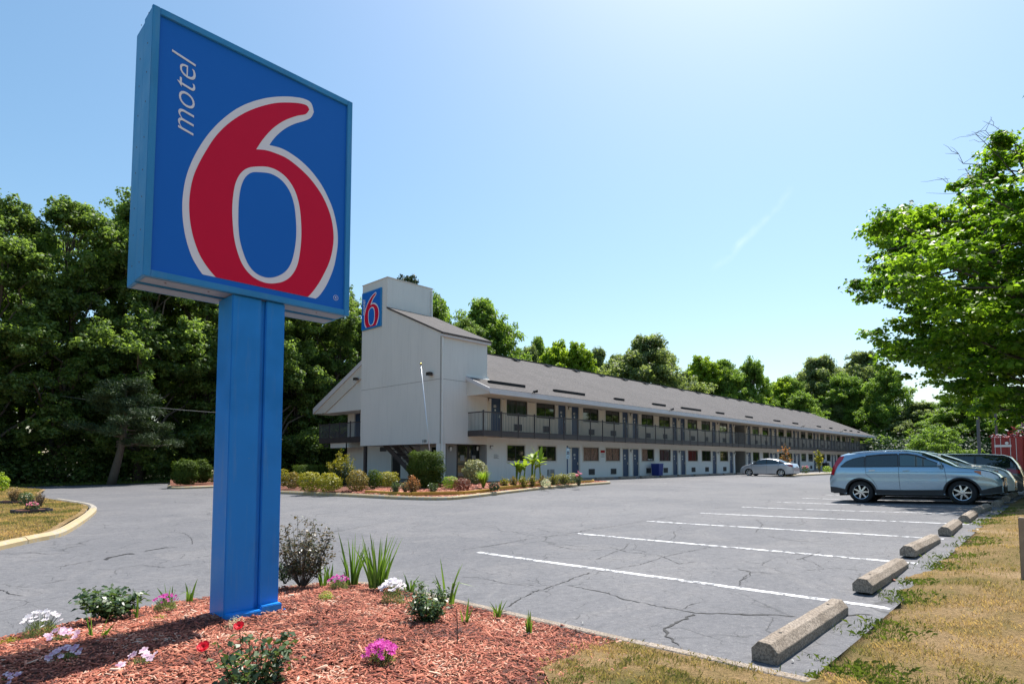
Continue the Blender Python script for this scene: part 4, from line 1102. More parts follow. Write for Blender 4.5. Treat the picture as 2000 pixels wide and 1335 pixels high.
mb.box(x-.1, x+.1, 20.856, 20.859, 2.15, 2.20, 1); mb.box(x-.05, x+.05, 20.856, 20.859, 1.75, 1.80, 0); mb.build('accessibility_symbol', [M['door'], M['white']], ap)
mb = MB(); mb.lathe([(0, 0), (.05, .03), (.05, .07), (0, .09)], 10, 0, Matrix.Translation((x, 20.9, 2.33))); mb.build('post_cap', M['darkmetal'], ap)
# blue bin
bb = onT(1288, 928, 22.75)
bn = thing('waste_bin', 'square blue waste bin standing by the wall between two room windows', 'bin', (bb[0], 23.5, .4))
zb = .42; x = onT(1288, 900, 23.5)[0]
mb = MB(); mb.add([(x-.32, 23.4, zb), (x+.32, 23.4, zb), (x+.32, 24.0, zb), (x-.32, 24.0, zb), (x-.36, 23.36, zb+.86), (x+.36, 23.36, zb+.86), (x+.36, 24.04, zb+.86), (x-.36, 24.04, zb+.86)],
   [(3, 2, 1, 0), (4, 5, 6, 7), (0, 1, 5, 4), (1, 2, 6, 5), (2, 3, 7, 6), (3, 0, 4, 7)]); mb.build('body', plain('bin_blue', (.012, .03, .22), .5), bn, bevel=.02)
MB().box(x-.38, x+.38, 23.34, 24.06, zb+.86, zb+.93).build('lid', plain('bin_lid_blue', (.02, .05, .3), .45), bn, bevel=.02)
# ---------------------------------------------------------------- leaves and trees
def unit(v): return v/np.maximum(1e-9, np.linalg.norm(v, axis=-1, keepdims=True))
def leaves(C, N, L, W, rs, fold=.18, dirs=None, droop=0):
    """one folded diamond for every leaf"""
    n = len(C); N = unit(N); r = unit(rs.normal(size=(n, 3))) if dirs is None else dirs
    Dd = unit(r-N*(r*N).sum(1, keepdims=True)); S = np.cross(N, Dd)
    L = np.broadcast_to(L, (n,))[:, None]; W = np.broadcast_to(W, (n,))[:, None]
    a = C-Dd*L*.5; b = C+S*W*.5+N*L*fold+Dd*L*.05; c = C+Dd*L*.5-N*L*droop; d = C-S*W*.5+N*L*fold+Dd*L*.05
    V = np.stack([a, b, c, d], 1).reshape(-1, 3); Q = np.arange(n*4).reshape(n, 4)
    return V, Q
def merge(parts):
    V = []; Q = []; T = []; MI = []; o = 0
    for p in parts:
        V.append(p[0]); Q.append(p[1]+o); T.append(p[2]); MI.append(np.full(len(p[1]), p[3] if len(p) > 3 else 0)); o += len(p[0])
    return np.concatenate(V), np.concatenate(Q), np.concatenate(T), np.concatenate(MI)

def clump_leaves(rs, cen, rad, cnt, leaf, flat=.6, up=.6, shell=.55, ctone=None, aspect=.72):
    """leaves scattered through flattened puffs: cen (k,3), rad (k,)"""
    k = len(cen); idx = np.repeat(np.arange(k), cnt); n = len(idx)
    u = unit(rs.normal(size=(n, 3))); rr = shell+(1-shell)*rs.random(n)**.6; rr *= np.where(rs.random(n) < .2, rs.random(n), 1)
    P = u*rr[:, None]; P[:, 2] *= flat
    # wobble so that puffs are not balls
    P *= (1+.35*np.sin(u[:, :1]*5+idx[:, None]*1.7)*np.cos(u[:, 1:2]*4+idx[:, None]))
    C = cen[idx]+P*rad[idx][:, None]
    N = u*.55+np.array([0, 0, up])+rs.normal(size=(n, 3))*.45
    L = leaf*(.65+.7*rs.random(n))
    V, Q = leaves(C, N, L, L*aspect, rs)
    t = np.clip((ctone[idx] if ctone is not None else .5)+rs.normal(size=n)*.2, 0, 1)
    return V, Q, t

def limb(mb, a, b, r0, r1, rg, n=5, sag=.0, sides=6):
    a = Vector(a); b = Vector(b); pts = []; d = b-a
    for k in range(n+1):
        u = k/n; p = a+d*u; j = d.length*.045*math.sin(PI*u)
        p += Vector((rg.gauss(0, j), rg.gauss(0, j), rg.gauss(0, j*.6)+d.length*sag*math.sin(PI*u))); pts.append(p)
    mb.tube(pts, [r0+(r1-r0)*k/n for k in range(n+1)], sides)
    return pts

def tree_meshes(seed, Hh, Rr, base, nc, lpc, leaf, prof, crad=(.16, .26), mat='leaf_wood', trunk=.3, limbs=26, flat=.65, lean=0, trunkvis=True):
    """crown and trunk meshes standing at the origin"""
    rs = np.random.RandomState(seed); rg = random.Random(seed)
    h = base+(1-base)*rs.random(nc)**.8; h[:3] = .97
    ang = rs.random(nc)*2*PI
    lob = 1+.22*np.sin(ang*3+seed)+.15*np.sin(ang*5+seed*2+h*6)
    pr = np.interp(h, prof[0], prof[1])*Rr*lob
    rad = pr*(rs.random(nc)**.42)
    cr = Rr*(crad[0]+(crad[1]-crad[0])*rs.random(nc))
    cen = np.stack([np.cos(ang)*rad, np.sin(ang)*rad, h*Hh-cr*.3], 1)
    ct = .30+.45*rs.random(nc)
    sp = 7; u = unit(rs.normal(size=(nc*sp, 3))); o_ = u*(.35+.75*rs.random((nc*sp, 1)))*np.repeat(cr, sp)[:, None]; o_[:, 2] *= .8
    c2 = np.repeat(cen, sp, 0)+o_; r2 = np.repeat(cr, sp)*(.30+.25*rs.random(nc*sp)); ct2 = np.clip(np.repeat(ct, sp)+rs.normal(size=nc*sp)*.15, 0, 1)
    V, Q, t = clump_leaves(rs, c2, r2, (lpc/sp*(r2/r2.mean())**2).astype(int)+4, leaf, flat, ctone=ct2)
    crown = npmesh('crown', V, Q, M[mat], tone=t)
    mb = MB(); top = Vector((lean*Rr, 0, Hh*.9)); tr = []
    for k in range(9):
        u = k/8; tr.append(Vector((lean*Rr*u**2+rg.gauss(0, .05*Rr*u), rg.gauss(0, .05*Rr*u), Hh*.9*u-.3*(k == 0))))
    rr = [trunk*(1.35 if k == 0 else 1)*(1-.88*k/8) for k in range(9)]
    mb.tube(tr, rr, 9)
    order = list(range(nc)); rg.shuffle(order)
    for i in order[:limbs]:
        c = Vector(cen[i]); u = max(.12, min(.85, (c.z/(Hh*.9))-.18-.1*rg.random())); f = u*8; k = int(f); a = tr[k].lerp(tr[min(8, k+1)], f-k)
        limb(mb, a, c, rr[k]*.45, .02+trunk*.04, rg, 5, .06)
    o = mb.build('trunk', M['bark'], None, smooth=True); tm = o.data; D.objects.remove(o)
    return crown, tm
def plant_tree(name, meshes, loc, sc, rzv, label, cat='tree', group=None, scz=None):
    r = thing(name, label, cat, loc, rzv, group); r.scale = (sc, sc, scz or sc)
    link('crown', meshes[0], r); link('trunk', meshes[1], r); return r
BROAD = ([.0, .15, .35, .6, .82, 1.0], [.35, .75, 1.0, .95, .65, .15])
TALL = ([.0, .2, .5, .75, .92, 1.0], [.75, .95, 1.0, .8, .5, .15])
POP = ([.0, .2, .5, .8, 1.0], [.5, 1.0, 1.0, .7, .15])
wood = [tree_meshes(11+i, 20, 4.6, .06, 120, 450, .21, TALL, (.17, .30), 'leaf_wood', .28, 30) for i in range(4)]
mid = [tree_meshes(31+i, 18, 6.2, .10, 150, 420, .30, BROAD, (.19, .30), m_, .32, 30) for i, m_ in enumerate(('leaf_mid', 'leaf_dusty', 'leaf_mid'))]
bright = [tree_meshes(41+i, 15, 4.4, .10, 110, 300, .34, POP, (.20, .32), 'leaf_bright', .22, 24) for i in range(2)]
lowt = [tree_meshes(51, 8, 5.2, .02, 80, 260, .26, BROAD, (.17, .27), 'leaf_mid', .2, 16)]
rg = random.Random(77)
def edge_t(s): return 47+1.0*math.sin(s*.3)
# the dense wood along the drive, three deep
lw = 'tall dark green tree in the dense wood behind the drive'
front = []
s = -26.0
while s < 46:
    front.append((s, 48.2+rg.uniform(-1.0, 1.2), rg.uniform(.88, 1.03))); s += rg.uniform(3.3, 4.6)
for s, t, k in front:
    if s > 25: k *= .86
    plant_tree('wood_tree', rg.choice(wood), (s, t, HZ(s, t)-.2), k, rg.uniform(0, 6.28), lw, 'tree', 'trees of the dense wood')
s = -34.0
while s < 62:
    t = 55+rg.uniform(-1.5, 2); plant_tree('wood_tree', rg.choice(wood), (s, t, -.2), rg.uniform(.92, 1.12)*(.86 if s > 25 else 1), rg.uniform(0, 6.28), lw, 'tree', 'trees of the dense wood'); s += rg.uniform(5, 7)
s = -50.0
while s < 110:
    t = 66+rg.uniform(-2, 3); plant_tree('wood_tree', rg.choice(wood), (s, t, -.2), rg.uniform(.95, 1.1)*(.80 if s > 25 else 1), rg.uniform(0, 6.28), lw, 'tree', 'trees of the dense wood'); s += rg.uniform(7, 9)
# undergrowth that nobody could count, and a far mass of wood that closes the gaps
rs = np.random.RandomState(9)
n = 420; a = rs.random(n); sx_ = -45+95*a; ty = 46.0+rs.random(n)*5; hh = .5+rs.random(n)**1.6*3.2
cen = np.stack([sx_, ty, hh*.5], 1); V, Q, t = clump_leaves(rs, cen, .7+hh*.35, 150, .20, .9, ctone=.1+.5*rs.random(n))
tag(link('undergrowth', npmesh('undergrowth', V, Q, M['leaf_wood'], tone=t)), 'dark tangled undergrowth at the foot of the wood', 'undergrowth', kind='stuff')
n = 800; sx_ = -70+330*rs.random(n); ty = 76+rs.random(n)*10; hz_ = rs.random(n)*15
cen = np.stack([sx_, ty, hz_], 1); V, Q, t = clump_leaves(rs, cen, 1.8+1.5*rs.random(n), 60, .8, .9, ctone=.1+.5*rs.random(n))
tag(link('far_wood', npmesh('far_wood', V, Q, M['leaf_wood'], tone=t)), 'deep mass of woodland behind the nearer trees', 'woodland', kind='stuff')

# trees that stand out singly over the motel roof: photo x, photo y of the top, distance, crown width in photo pixels
def by_photo(x, ytop, dist, wpx, meshes, mh, mr, name, label, cat='tree', rot=None):
    p = onD(x, ytop, dist); z0 = HZ(p[0], p[1]) if p[1] < 60 else 0.0
    hgt = p[2]-z0; sc = 1.15*(wpx/F*dist)/(2*mr); r = plant_tree(name, meshes, (p[0], p[1], z0-.2), sc, rg.uniform(0, 6.28) if rot is None else rot, label, cat, scz=hgt/mh)
    return r
LST = [
 (850, 585, 62, 120, mid[0], 18, 6.2, 'leafy_tree', 'green tree rising just right behind the tower box'),
 (945, 597, 74, 150, mid[2], 18, 6.2, 'leafy_tree', 'rounded dark green tree over the roof just right of the tower'),
 (1035, 678, 95, 70, mid[1], 18, 6.2, 'leafy_tree', 'small low dusty green treetop at the start of the roof ridge'),
 (1085, 668, 92, 95, bright[0], 15, 4.4, 'spring_tree', 'bright yellow-green treetop over the near half of the roof'),
 (1130, 672, 92, 80, bright[1], 15, 4.4, 'spring_tree', 'narrower bright yellow-green treetop touching the dark oak on its left'),
 (1172, 682, 98, 75, mid[1], 18, 6.2, 'leafy_tree', 'dusty green treetop between the bright tree and the broad dark one'),
 (1262, 658, 95, 160, mid[1], 18, 6.2, 'leafy_tree', 'broadest dusty green rounded tree over the middle of the roof'),
 (1335, 730, 112, 60, mid[1], 18, 6.2, 'leafy_tree', 'low dusty treetop right of the broadest rounded tree'),
 (1372, 698, 112, 85, bright[1], 15, 4.4, 'slender_tree', 'slender green tree, leftmost of three over the roof'),
 (1418, 708, 112, 90, mid[2], 18, 6.2, 'slender_tree', 'green tree in the middle of three over the roof'),
 (1468, 706, 112, 80, mid[0], 18, 6.2, 'slender_tree', 'green tree with sky showing through its stem, rightmost of three over the roof'),
 (1523, 738, 125, 75, bright[0], 15, 4.4, 'spring_tree', 'lower light green tree between the three and the big dark oaks'),
 (1600, 698, 135, 120, mid[1], 18, 6.2, 'oak_tree', 'big dusty oak over the low far end of the roof'),
 (1680, 688, 140, 120, mid[1], 18, 6.2, 'oak_tree', 'big dusty oak behind the maple\'s left edge'),
 (1650, 735, 128, 110, mid[0], 18, 6.2, 'oak_tree', 'dark green tree filling in right behind the far roof end'),
 (1728, 725, 118, 90, mid[2], 18, 6.2, 'leafy_tree', 'fresh green tree just right of the far roof end'),
 (1800, 785, 112, 110, mid[1], 18, 6.2, 'leafy_tree', 'dusty green tree below the gap of sky under the maple'),
 (1870, 775, 104, 120, mid[0], 18, 6.2, 'leafy_tree', 'dark tree behind the parked cars under the maple'),
 (1945, 770, 98, 120, mid[2], 18, 6.2, 'leafy_tree', 'dark tree behind the two grey poles'),
 (2030, 760, 95, 130, mid[0], 18, 6.2, 'leafy_tree', 'dark tree behind the red container'),
 (1560, 770, 120, 90, mid[0], 18, 6.2, 'leafy_tree', 'mid green tree below the light green one at the far roof'),
]
for a_ in LST: by_photo(*a_)
for x, y, dd, w_, lb in ((1830, 832, 78, 100, 'low spreading bright tree just above the blue car'), (1715, 850, 96, 90, 'low dark shrubby tree at the far corner of the motel')):
    by_photo(x, y, dd, w_, lowt[0], 8, 5.2, 'low_tree', lb)
for x in range(1015, 1720, 38):
    yr = 694+.179*(min(x, 1590)-951)-rg.uniform(14, 62)
    if 1425 < x < 1450: continue
    by_photo(x+rg.uniform(-8, 8), yr, 128+rg.uniform(-6, 14), rg.uniform(60, 85), rg.choice(mid), 18, 6.2, 'leafy_tree', 'green treetop in the line showing just over the roof ridge')['group'] = 'treetops along the roof ridge'
# undergrowth closing the far end of the lot
n = 260; pts_ = np.array([onD(rs.uniform(1690, 2200), 900, rs.uniform(88, 100)) for _ in range(n)]); hh = 1+rs.random(n)*6
cen = np.stack([pts_[:, 0], pts_[:, 1], hh*.6], 1); V, Q, t = clump_leaves(rs, cen, 1.3+hh*.2, 110, .34, .9, ctone=.05+.5*rs.random(n))
tag(link('undergrowth', npmesh('undergrowth', V, Q, M['leaf_juniper'], tone=t)), 'dark undergrowth closing the far end of the lot behind the cars', 'undergrowth', kind='stuff')
# trees over the road behind the photographer's right, seen only in the window panes
s = 8
while s < 190:
    t = -34+rg.uniform(-3, 3); r = plant_tree('roadside_tree', rg.choice(mid), (s, t, HZ(s, t)), rg.uniform(.7, .95), rg.uniform(0, 6), 'green tree on the far side of the lawn, mirrored in the motel windows', 'tree', 'trees across the lawn'); s += 9

# pine thin crowns above the tower
pine_top = tree_meshes(61, 22, 3.4, .55, 34, 260, .26, ([.0, .5, .6, .8, 1.0], [.2, .8, 1.0, .8, .3]), (.22, .34), 'leaf_pine', .22, 30, .5)
by_photo(795, 533, 60, 70, pine_top, 22, 3.4, 'tall_pine', 'thin topped pine peeping over the tower roof box')
by_photo(850, 570, 66, 46, pine_top, 22, 3.4, 'tall_pine', 'thin pine top just right of the tower roof box')
# the single pine before the wood: leaning pale trunk, drooping boughs
b = G(216, 946)
pr_ = thing('pine_tree', 'dark pine with a pale bare trunk standing alone before the wood', 'pine', b)
rs = np.random.RandomState(3); rgp = random.Random(3)
topp = np.array(onD(245, 745, 36)); mb = MB()
tr = [Vector(b)+Vector((0, 0, -.2))]; axis_ = Vector(topp)-Vector(b)
for k in range(1, 9): u = k/8; tr.append(Vector(b)+axis_*u+Vector((RT*math.sin(u*PI)*.35*1))); 
rr = [.27*(1-.8*k/8) for k in range(9)]; mb.tube(tr, rr, 10)
cen = []; cr = []
for k in range(44):
    u = .36+.62*rgp.random(); q = rgp.uniform(0, 6.28); L = (1.02-u)*4.6*rgp.uniform(.55, 1.1)+.4; a = Vector(b)+axis_*u
    e = a+Vector((math.cos(q)*L, math.sin(q)*L, rgp.uniform(-.1, .3)*L)); limb(mb, a, e, .06, .015, rgp, 4, -.05, 5)
    for j in (.45, .7, .95, 1.05): cen.append(list(a.lerp(e, j)+Vector((rgp.gauss(0, .15), rgp.gauss(0, .15), .05)))); cr.append(.42+.2*rgp.random())
mb.build('trunk', M['bark'], pr_, smooth=True)
cen = np.array(cen); cr = np.array(cr); k = len(cen); idx = np.repeat(np.arange(k), 190); u_ = unit(rs.normal(size=(len(idx), 3)))
C = cen[idx]+u_*(rs.random(len(idx))**.5*cr[idx])[:, None]*np.array([1, 1, .55]); dirs = unit(u_+np.array([0, 0, .5]))
V, Q = leaves(C, rs.normal(size=(len(idx), 3)), .26, .035, rs, .0, dirs=dirs); t = np.clip(.2+.5*rs.random(k)[idx]+rs.normal(size=len(idx))*.15, 0, 1)
link('crown', npmesh('crown', V-np.array(b), Q, M['leaf_pine'], tone=t), pr_)
# a few bare trunks that catch the eye inside the wood
for x, y0, y1, dd, lb in ((98, 850, 790, 38, 'thin pale bare trunk seen low in the wood left of the pine'), (153, 905, 820, 39, 'thin straight bare trunk just left of the lone pine'), (450, 0, 0, 0, '')):
    if not dd: continue
    a = onD(x, 945, dd+2); c = onD(x+4, 700, dd+3); o = MB().tube([a, (a+c)/2+.1, c], [.12, .1, .07], 7).build('bare_trunk', M['bark']); tag(o, lb, 'tree trunk')
# utility wire across the wood
p0, p1 = onD(-60, 742, 37), onD(470, 808, 37); pts_ = []
for k in range(21): u = k/20; p = p0*(1-u)+p1*u; p[2] -= .5*4*u*(1-u)*.6; pts_.append(p)
tag(MB().tube(pts_, .018, 5).build('utility_wire', plain('weathered_wire', (.2, .2, .2), .5)), 'thin sagging utility wire crossing in front of the wood', 'wire')

# ---------------------------------------------------------------- the maple on the right
def maple():
    rs = np.random.RandomState(5); rgm = random.Random(5)
    base = np.array([31.0, -1.2, HZ(31, -1.2)])
    mt = thing('maple_tree', 'big bright green maple overhanging the parked cars at the right edge', 'maple', base)
    SIL = [(1700,425),(1698,520),(1712,572),(1755,560),(1785,578),(1760,612),(1708,645),(1730,700),(1772,735),(1840,748),(1865,788),(1925,812),(2100,822),(3500,822),(3500,-500),(2400,-300),(2010,228),(1965,268),(1935,298),(1915,362),(1860,378),(1800,396),(1782,430),(1728,418)]
    def photo_xy(p):
        v = base+np.array(p)-CAMP; k = v@F2; return 1000+F*(v@RT)/k, CYP-F*(v@U2)/k, k
    cen = []; cr = []
    N = 430
    for i in range(N*6):
        if len(cen) >= N: break
        u = rs.uniform(-1, 1, 3); u = u/max(1e-6, (np.abs(u)**2.6).sum()**(1/2.6)); rr = rs.random()**.33*.93+.05
        lobe = 1+.13*math.sin(3*math.atan2(u[1], u[0])+1)+.12*math.sin(5*u[2]+2*u[0])
        p = u*rr*lobe*np.array([9.3, 9.3, 7.2]); h = 9.3+p[2]
        if h < 3.1: continue
        px_, py_, kk = photo_xy((p[0], p[1], h)); mg = .5*F/kk
        if not inpoly(np.array([px_-mg*.75]), np.array([py_]), SIL)[0] or not inpoly(np.array([px_]), np.array([py_-mg*(.5 if py_ < 600 else -.15)]), SIL)[0]: continue
        if h < 6.5:
            q = np.hypot(p[0], p[1])
            if q < 1.5: continue
        cen.append([p[0], p[1], h]); cr.append(.7+.65*rs.random())
    cen = np.array(cen); cr = np.array(cr)
    # split every puff into small flat sprays
    k = len(cen); sp = 9; sc_n = np.repeat(cen, sp, 0); u = unit(rs.normal(size=(k*sp, 3))); off_ = u*(.55+.5*rs.random((k*sp, 1)))*np.repeat(cr, sp)[:, None]; off_[:, 2] *= .7
    sc_n = sc_n+off_; sr = np.repeat(cr, sp)*(.32+.2*rs.random(k*sp))
    ct = np.clip(np.repeat(.25+.4*rs.random(k), sp)+.15*rs.normal(size=k*sp), 0, 1)
    V, Q, t = clump_leaves(rs, sc_n, sr, 74, .165, .42, .9, .3, ctone=ct, aspect=.95)
    link('crown', npmesh('crown', V, Q, M['leaf_maple'], tone=t), mt)
    mb = MB(); tr = [Vector((0, 0, -.3))]+[Vector((.25*math.sin(i), .2*math.cos(i*1.3), 1.6*i)) for i in range(1, 9)]
    rr = [.55, .42, .38, .33, .28, .22, .16, .1, .05]; mb.tube(tr, rr, 12)
    for i in range(k):
        if rgm.random() < .55:
            c = Vector(cen[i]); uu = max(1, min(7.5, (c.z-2.2-rgm.random()*1.5)/1.6)); j = int(uu); a = tr[j].lerp(tr[min(8, j+1)], uu-j)
            limb(mb, a, c, .10, .018, rgm, 6, .05, 6)
    # dead twigs standing out of the crown against the sky
    for x, y in ((1872, 300), (1885, 330), (1905, 262), (1842, 350), (1940, 245), (1925, 255)):
        e = Vector(onD(x, y, 23)-base); a = e+Vector(RT*1.5)+Vector((0, 0, -1.7)); pts = limb(mb, a, e, .03, .008, rgm, 5, .03, 5)
        for q in range(9):
            f = pts[rgm.randint(2, 5)]; d_ = Vector((rgm.gauss(0, .4), rgm.gauss(0, .4), rgm.uniform(-.05, .5))); limb(mb, f, f+d_, .010, .004, rgm, 3, 0, 4)
    mb.build('trunk', M['bark'], mt, world=False, smooth=True)
maple()

# ---------------------------------------------------------------- shrubs of the beds
def shrub(x, y, wpx, hpx, mat, label, name='shrub', cat='shrub', shape='ball', leaf=.05, n=None, seed=None, dpx=None, flowers=None, z0=.17, group=None, depth=1.0):
    """a bush whose foot stands at photo (x, y)"""
    b = G(x, y, z0); dist = (b-CAMP)@FW; Wd = wpx/F*dist; Hh = hpx/F*dist; sd = seed if seed is not None else int(x*7+y)
    rs = np.random.RandomState(sd); rgs = random.Random(sd)
    o = thing(name, label, cat, b, 0, group); parts = []; rx = Wd*.44; ry = rx*depth
    area = (rx*Hh*6+rx*rx*3); n = n or int(min(9000, max(500, area/(leaf*leaf)*2.3)))
    if shape in ('ball', 'box', 'mound'):
        u = unit(rs.normal(size=(n, 3)))
        e = {'ball': 2.3, 'box': 4.0, 'mound': 2.0}[shape]
        k = (np.abs(u)**e).sum(1)**(-1/e); P = u*k[:, None]
        bumps = 1+.09*np.sin(u[:, 0]*7+sd)*np.cos(u[:, 1]*6)+.07*np.sin(u[:, 2]*9+sd)+.05*rs.normal(size=n)
        inner = np.where(rs.random(n) < .35, .55+.45*rs.random(n), 1.0)
        P = P*(bumps*inner)[:, None]
        if shape == 'mound': P[:, 2] = np.abs(P[:, 2]); C = P*np.array([rx, ry, Hh])
        else: C = P*np.array([rx, ry, Hh/2])+np.array([0, 0, Hh/2])
        keep = C[:, 2] > .01; C = C[keep]; u = u[keep]
        N = u+np.array([0, 0, .35])+rs.normal(size=C.shape)*.5
        L = leaf*(.7+.7*rs.random(len(C))); V, Q = leaves(C, N, L, L*.72, rs)
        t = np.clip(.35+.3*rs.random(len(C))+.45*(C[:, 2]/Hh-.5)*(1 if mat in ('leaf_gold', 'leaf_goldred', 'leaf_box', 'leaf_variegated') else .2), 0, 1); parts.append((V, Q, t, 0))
    elif shape == 'spray':   # upright stems with leaves all along, open outline
        ns = int(26+Wd*18); Cs = []; mbs = MB()
        for i in range(ns):
            q = rgs.uniform(0, 6.28); r0 = rgs.random()**.7; e = np.array([math.cos(q)*rx*r0, math.sin(q)*ry*r0, Hh*(1-.35*r0*r0)*rgs.uniform(.72, 1.05)])
            s_ = np.array([e[0]*.2, e[1]*.2, 0]); m_ = (s_+e)/2+np.array([e[0]*.15, e[1]*.15, Hh*.03]); 
            for k in range(int(n/ns)):
                f = rgs.random()**.7; p = (1-f)**2*s_+2*f*(1-f)*m_+f*f*e; Cs.append(p+np.array([rgs.gauss(0, leaf*.7), rgs.gauss(0, leaf*.7), rgs.gauss(0, leaf*.5)]))
            mbs.tube([s_, (s_+m_)/2+.0, (m_+e)/2*1.0, e], [.008, .007, .005, .003], 4)
        C = np.array(Cs); C = C[C[:, 2] > 0]; N = rs.normal(size=C.shape)+np.array([0, 0, .5]); L = leaf*(.7+.7*rs.random(len(C)))
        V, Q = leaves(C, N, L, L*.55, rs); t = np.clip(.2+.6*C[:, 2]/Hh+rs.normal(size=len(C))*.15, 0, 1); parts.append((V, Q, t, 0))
        mbs.build('stems', M['bark'], o, world=False)
    elif shape == 'strap':   # arching strap leaves from one foot
        Vs = []; Qs = []; ts = []; o_ = 0; nb = n
        for i in range(nb):
            q = rgs.uniform(0, 6.28); r0 = rx*rgs.uniform(.3, 1.1); h_ = Hh*rgs.uniform(.6, 1.05); d = np.array([math.cos(q), math.sin(q), 0]); sd_ = np.array([-d[1], d[0], 0]); w0 = leaf*rgs.uniform(.25, .45)
            for k in range(5):
                f = k/4; p = d*r0*f**1.2+np.array([d[0]*.03, d[1]*.03, h_*(1.7*f-.85*f*f)/.85]); w_ = w0*(1-f*.93); Vs += [p-sd_*w_, p+sd_*w_]
            for k in range(4): Qs.append([o_+2*k, o_+2*k+1, o_+2*k+3, o_+2*k+2]); ts.append(rgs.random())
            o_ += 10
        parts.append((np.array(Vs), np.array(Qs), np.array(ts), 0))
    V, Q, t, mi = merge(parts); link('foliage', npmesh('foliage', V, Q, M[mat], tone=t), o)
    if flowers:
        fm, fn, fs = flowers
        for i in range(fn):
            q = rgs.uniform(0, 6.28); r0 = rgs.random()**.6; p = (math.cos(q)*rx*r0, math.sin(q)*ry*r0, Hh*(1.02-.3*r0*r0)*rgs.uniform(.85, 1.05)); f = flower(fs, 5, fm, rgs); f.parent = o; f.location = p
            f.rotation_euler = (rgs.gauss(0, .5), rgs.gauss(0, .5), rgs.uniform(0, 6))
    return o
_fl = {}
def flower(size, np_, mat, rgx, double=False, curl=.25):
    """one bloom; meshes are shared by kind"""
    key = (round(size, 3), np_, mat, double, curl, rgx.randint(0, 1))
    if key not in _fl:
        mb = MB(); rings = 4 if double else 1; tn = []
        for r in range(rings):
            sz = size*(1-.22*r); el = curl+.30*r
            for k in range(np_):
                q = 2*PI*(k+.5*(r % 2))/np_+rgx.uniform(-.1, .1); d = Vector((math.cos(q), math.sin(q), 0)); s_ = Vector((-d.y, d.x, 0)); up = Vector((0, 0, 1))
                a = up*.004*r; m1 = d*sz*.5*math.cos(el)+up*sz*.5*math.sin(el); e = d*sz*math.cos(el*.6)+up*sz*math.sin(el)*(.75 if not double else 1)
                w_ = sz*((2.6 if mat in ('magenta', 'pinkp') else 4.3)/np_ if not double else .85)
                mb.add([a-s_*w_*.15, a+s_*w_*.15, m1+s_*w_*.5, e+s_*w_*(.28 if not double else .36), e-s_*w_*(.28 if not double else .36), m1-s_*w_*.5], [(0, 1, 2, 5), (5, 2, 3, 4)], 0); v_ = rgx.random(); tn += [v_*.6, v_]
        if not double:
            n0 = len(mb.f); mb.lathe([(0, size*.1), (size*.14, size*.06), (size*.16, 0)], 6, 0); tn += [0]*(len(mb.f)-n0)
        o = mb.build('bloom', M[mat], None); a = o.data.attributes.new('tone', 'FLOAT', 'FACE'); a.data.foreach_set('value', np.array(tn, np.float32)); _fl[key] = o.data; D.objects.remove(o)
    return link('bloom', _fl[key])
# ---------------------------------------------------------------- planted island before the motel
IS = [(11.3, 27.5), (11.55, 24.9), (12.0, 22.3), (12.5, 20.0), (13.0, 17.8), (13.75, 16.55), (14.9, 16.45), (18.4, 17.35), (23.2, 18.35), (27.3, 18.75), (28.0, 19.05), (28.1, 19.4), (27.5, 19.7), (24.5, 20.6), (23.4, 22.5)]
ISs = [tuple(p) for p in catmull(IS, 5)]
isl_k = kerb('island_kerb', ISs, .17, .13, M['yellow'], 3.0, .04, side=1, seed=11)
isl_poly = ISs+[(17.1, 22.5), (17.1, 25.3), (20.0, 25.3), (20.0, 33), (12, 33)]
def isl_z(x, y): return HZ(x, y)+.10+.03*noise.noise(Vector((x, y, 0)))+.05*min(1, max(0, (y-17.5)/3))
poly_sheet('island_mulch', shrink(isl_poly, .14), .8, isl_z, M['mulch']).__setitem__('kind', 'structure')
def timbers(P, label, name='landscape_timber', gap=.0, h=.13, wd=.13, L=2.3, z=.11):
    root = thing('timber_edging', label, 'edging', (P[0][0], P[0][1], HZ(*P[0]))); d = [0]
    P = [np.array(p, float) for p in P]
    for a, b in zip(P, P[1:]): d.append(d[-1]+np.linalg.norm(b-a))
    def at(q): i = min(max(0, np.searchsorted(d, q, side='right')-1), len(P)-2); u = (q-d[i])/(d[i+1]-d[i]); return P[i]*(1-u)+P[i+1]*u
    q = 0; rgt = random.Random(4)
    while q < d[-1]-.3:
        e = min(q+L, d[-1]); a, b = at(q+.01), at(e-.01); l_ = rgt.uniform(0, .05)
        mb = MB(); mb.bar((a[0], a[1], HZ(*a)+z+h/2+l_), (b[0], b[1], HZ(*b)+z+h/2+l_+rgt.uniform(-.02, .02)), wd, h); mb.build('timber', M['yellow2'], root, bevel=.02); q = e
    return root
timbers(shrink(ISs, .38)[3*5:8*5+2], 'yellow painted timber edging round the left end of the planted island')
timbers([(24.0, 18.85), (27.2, 19.05), (27.75, 19.25), (27.0, 19.45)], 'yellow painted timber edging at the right tip of the planted island')
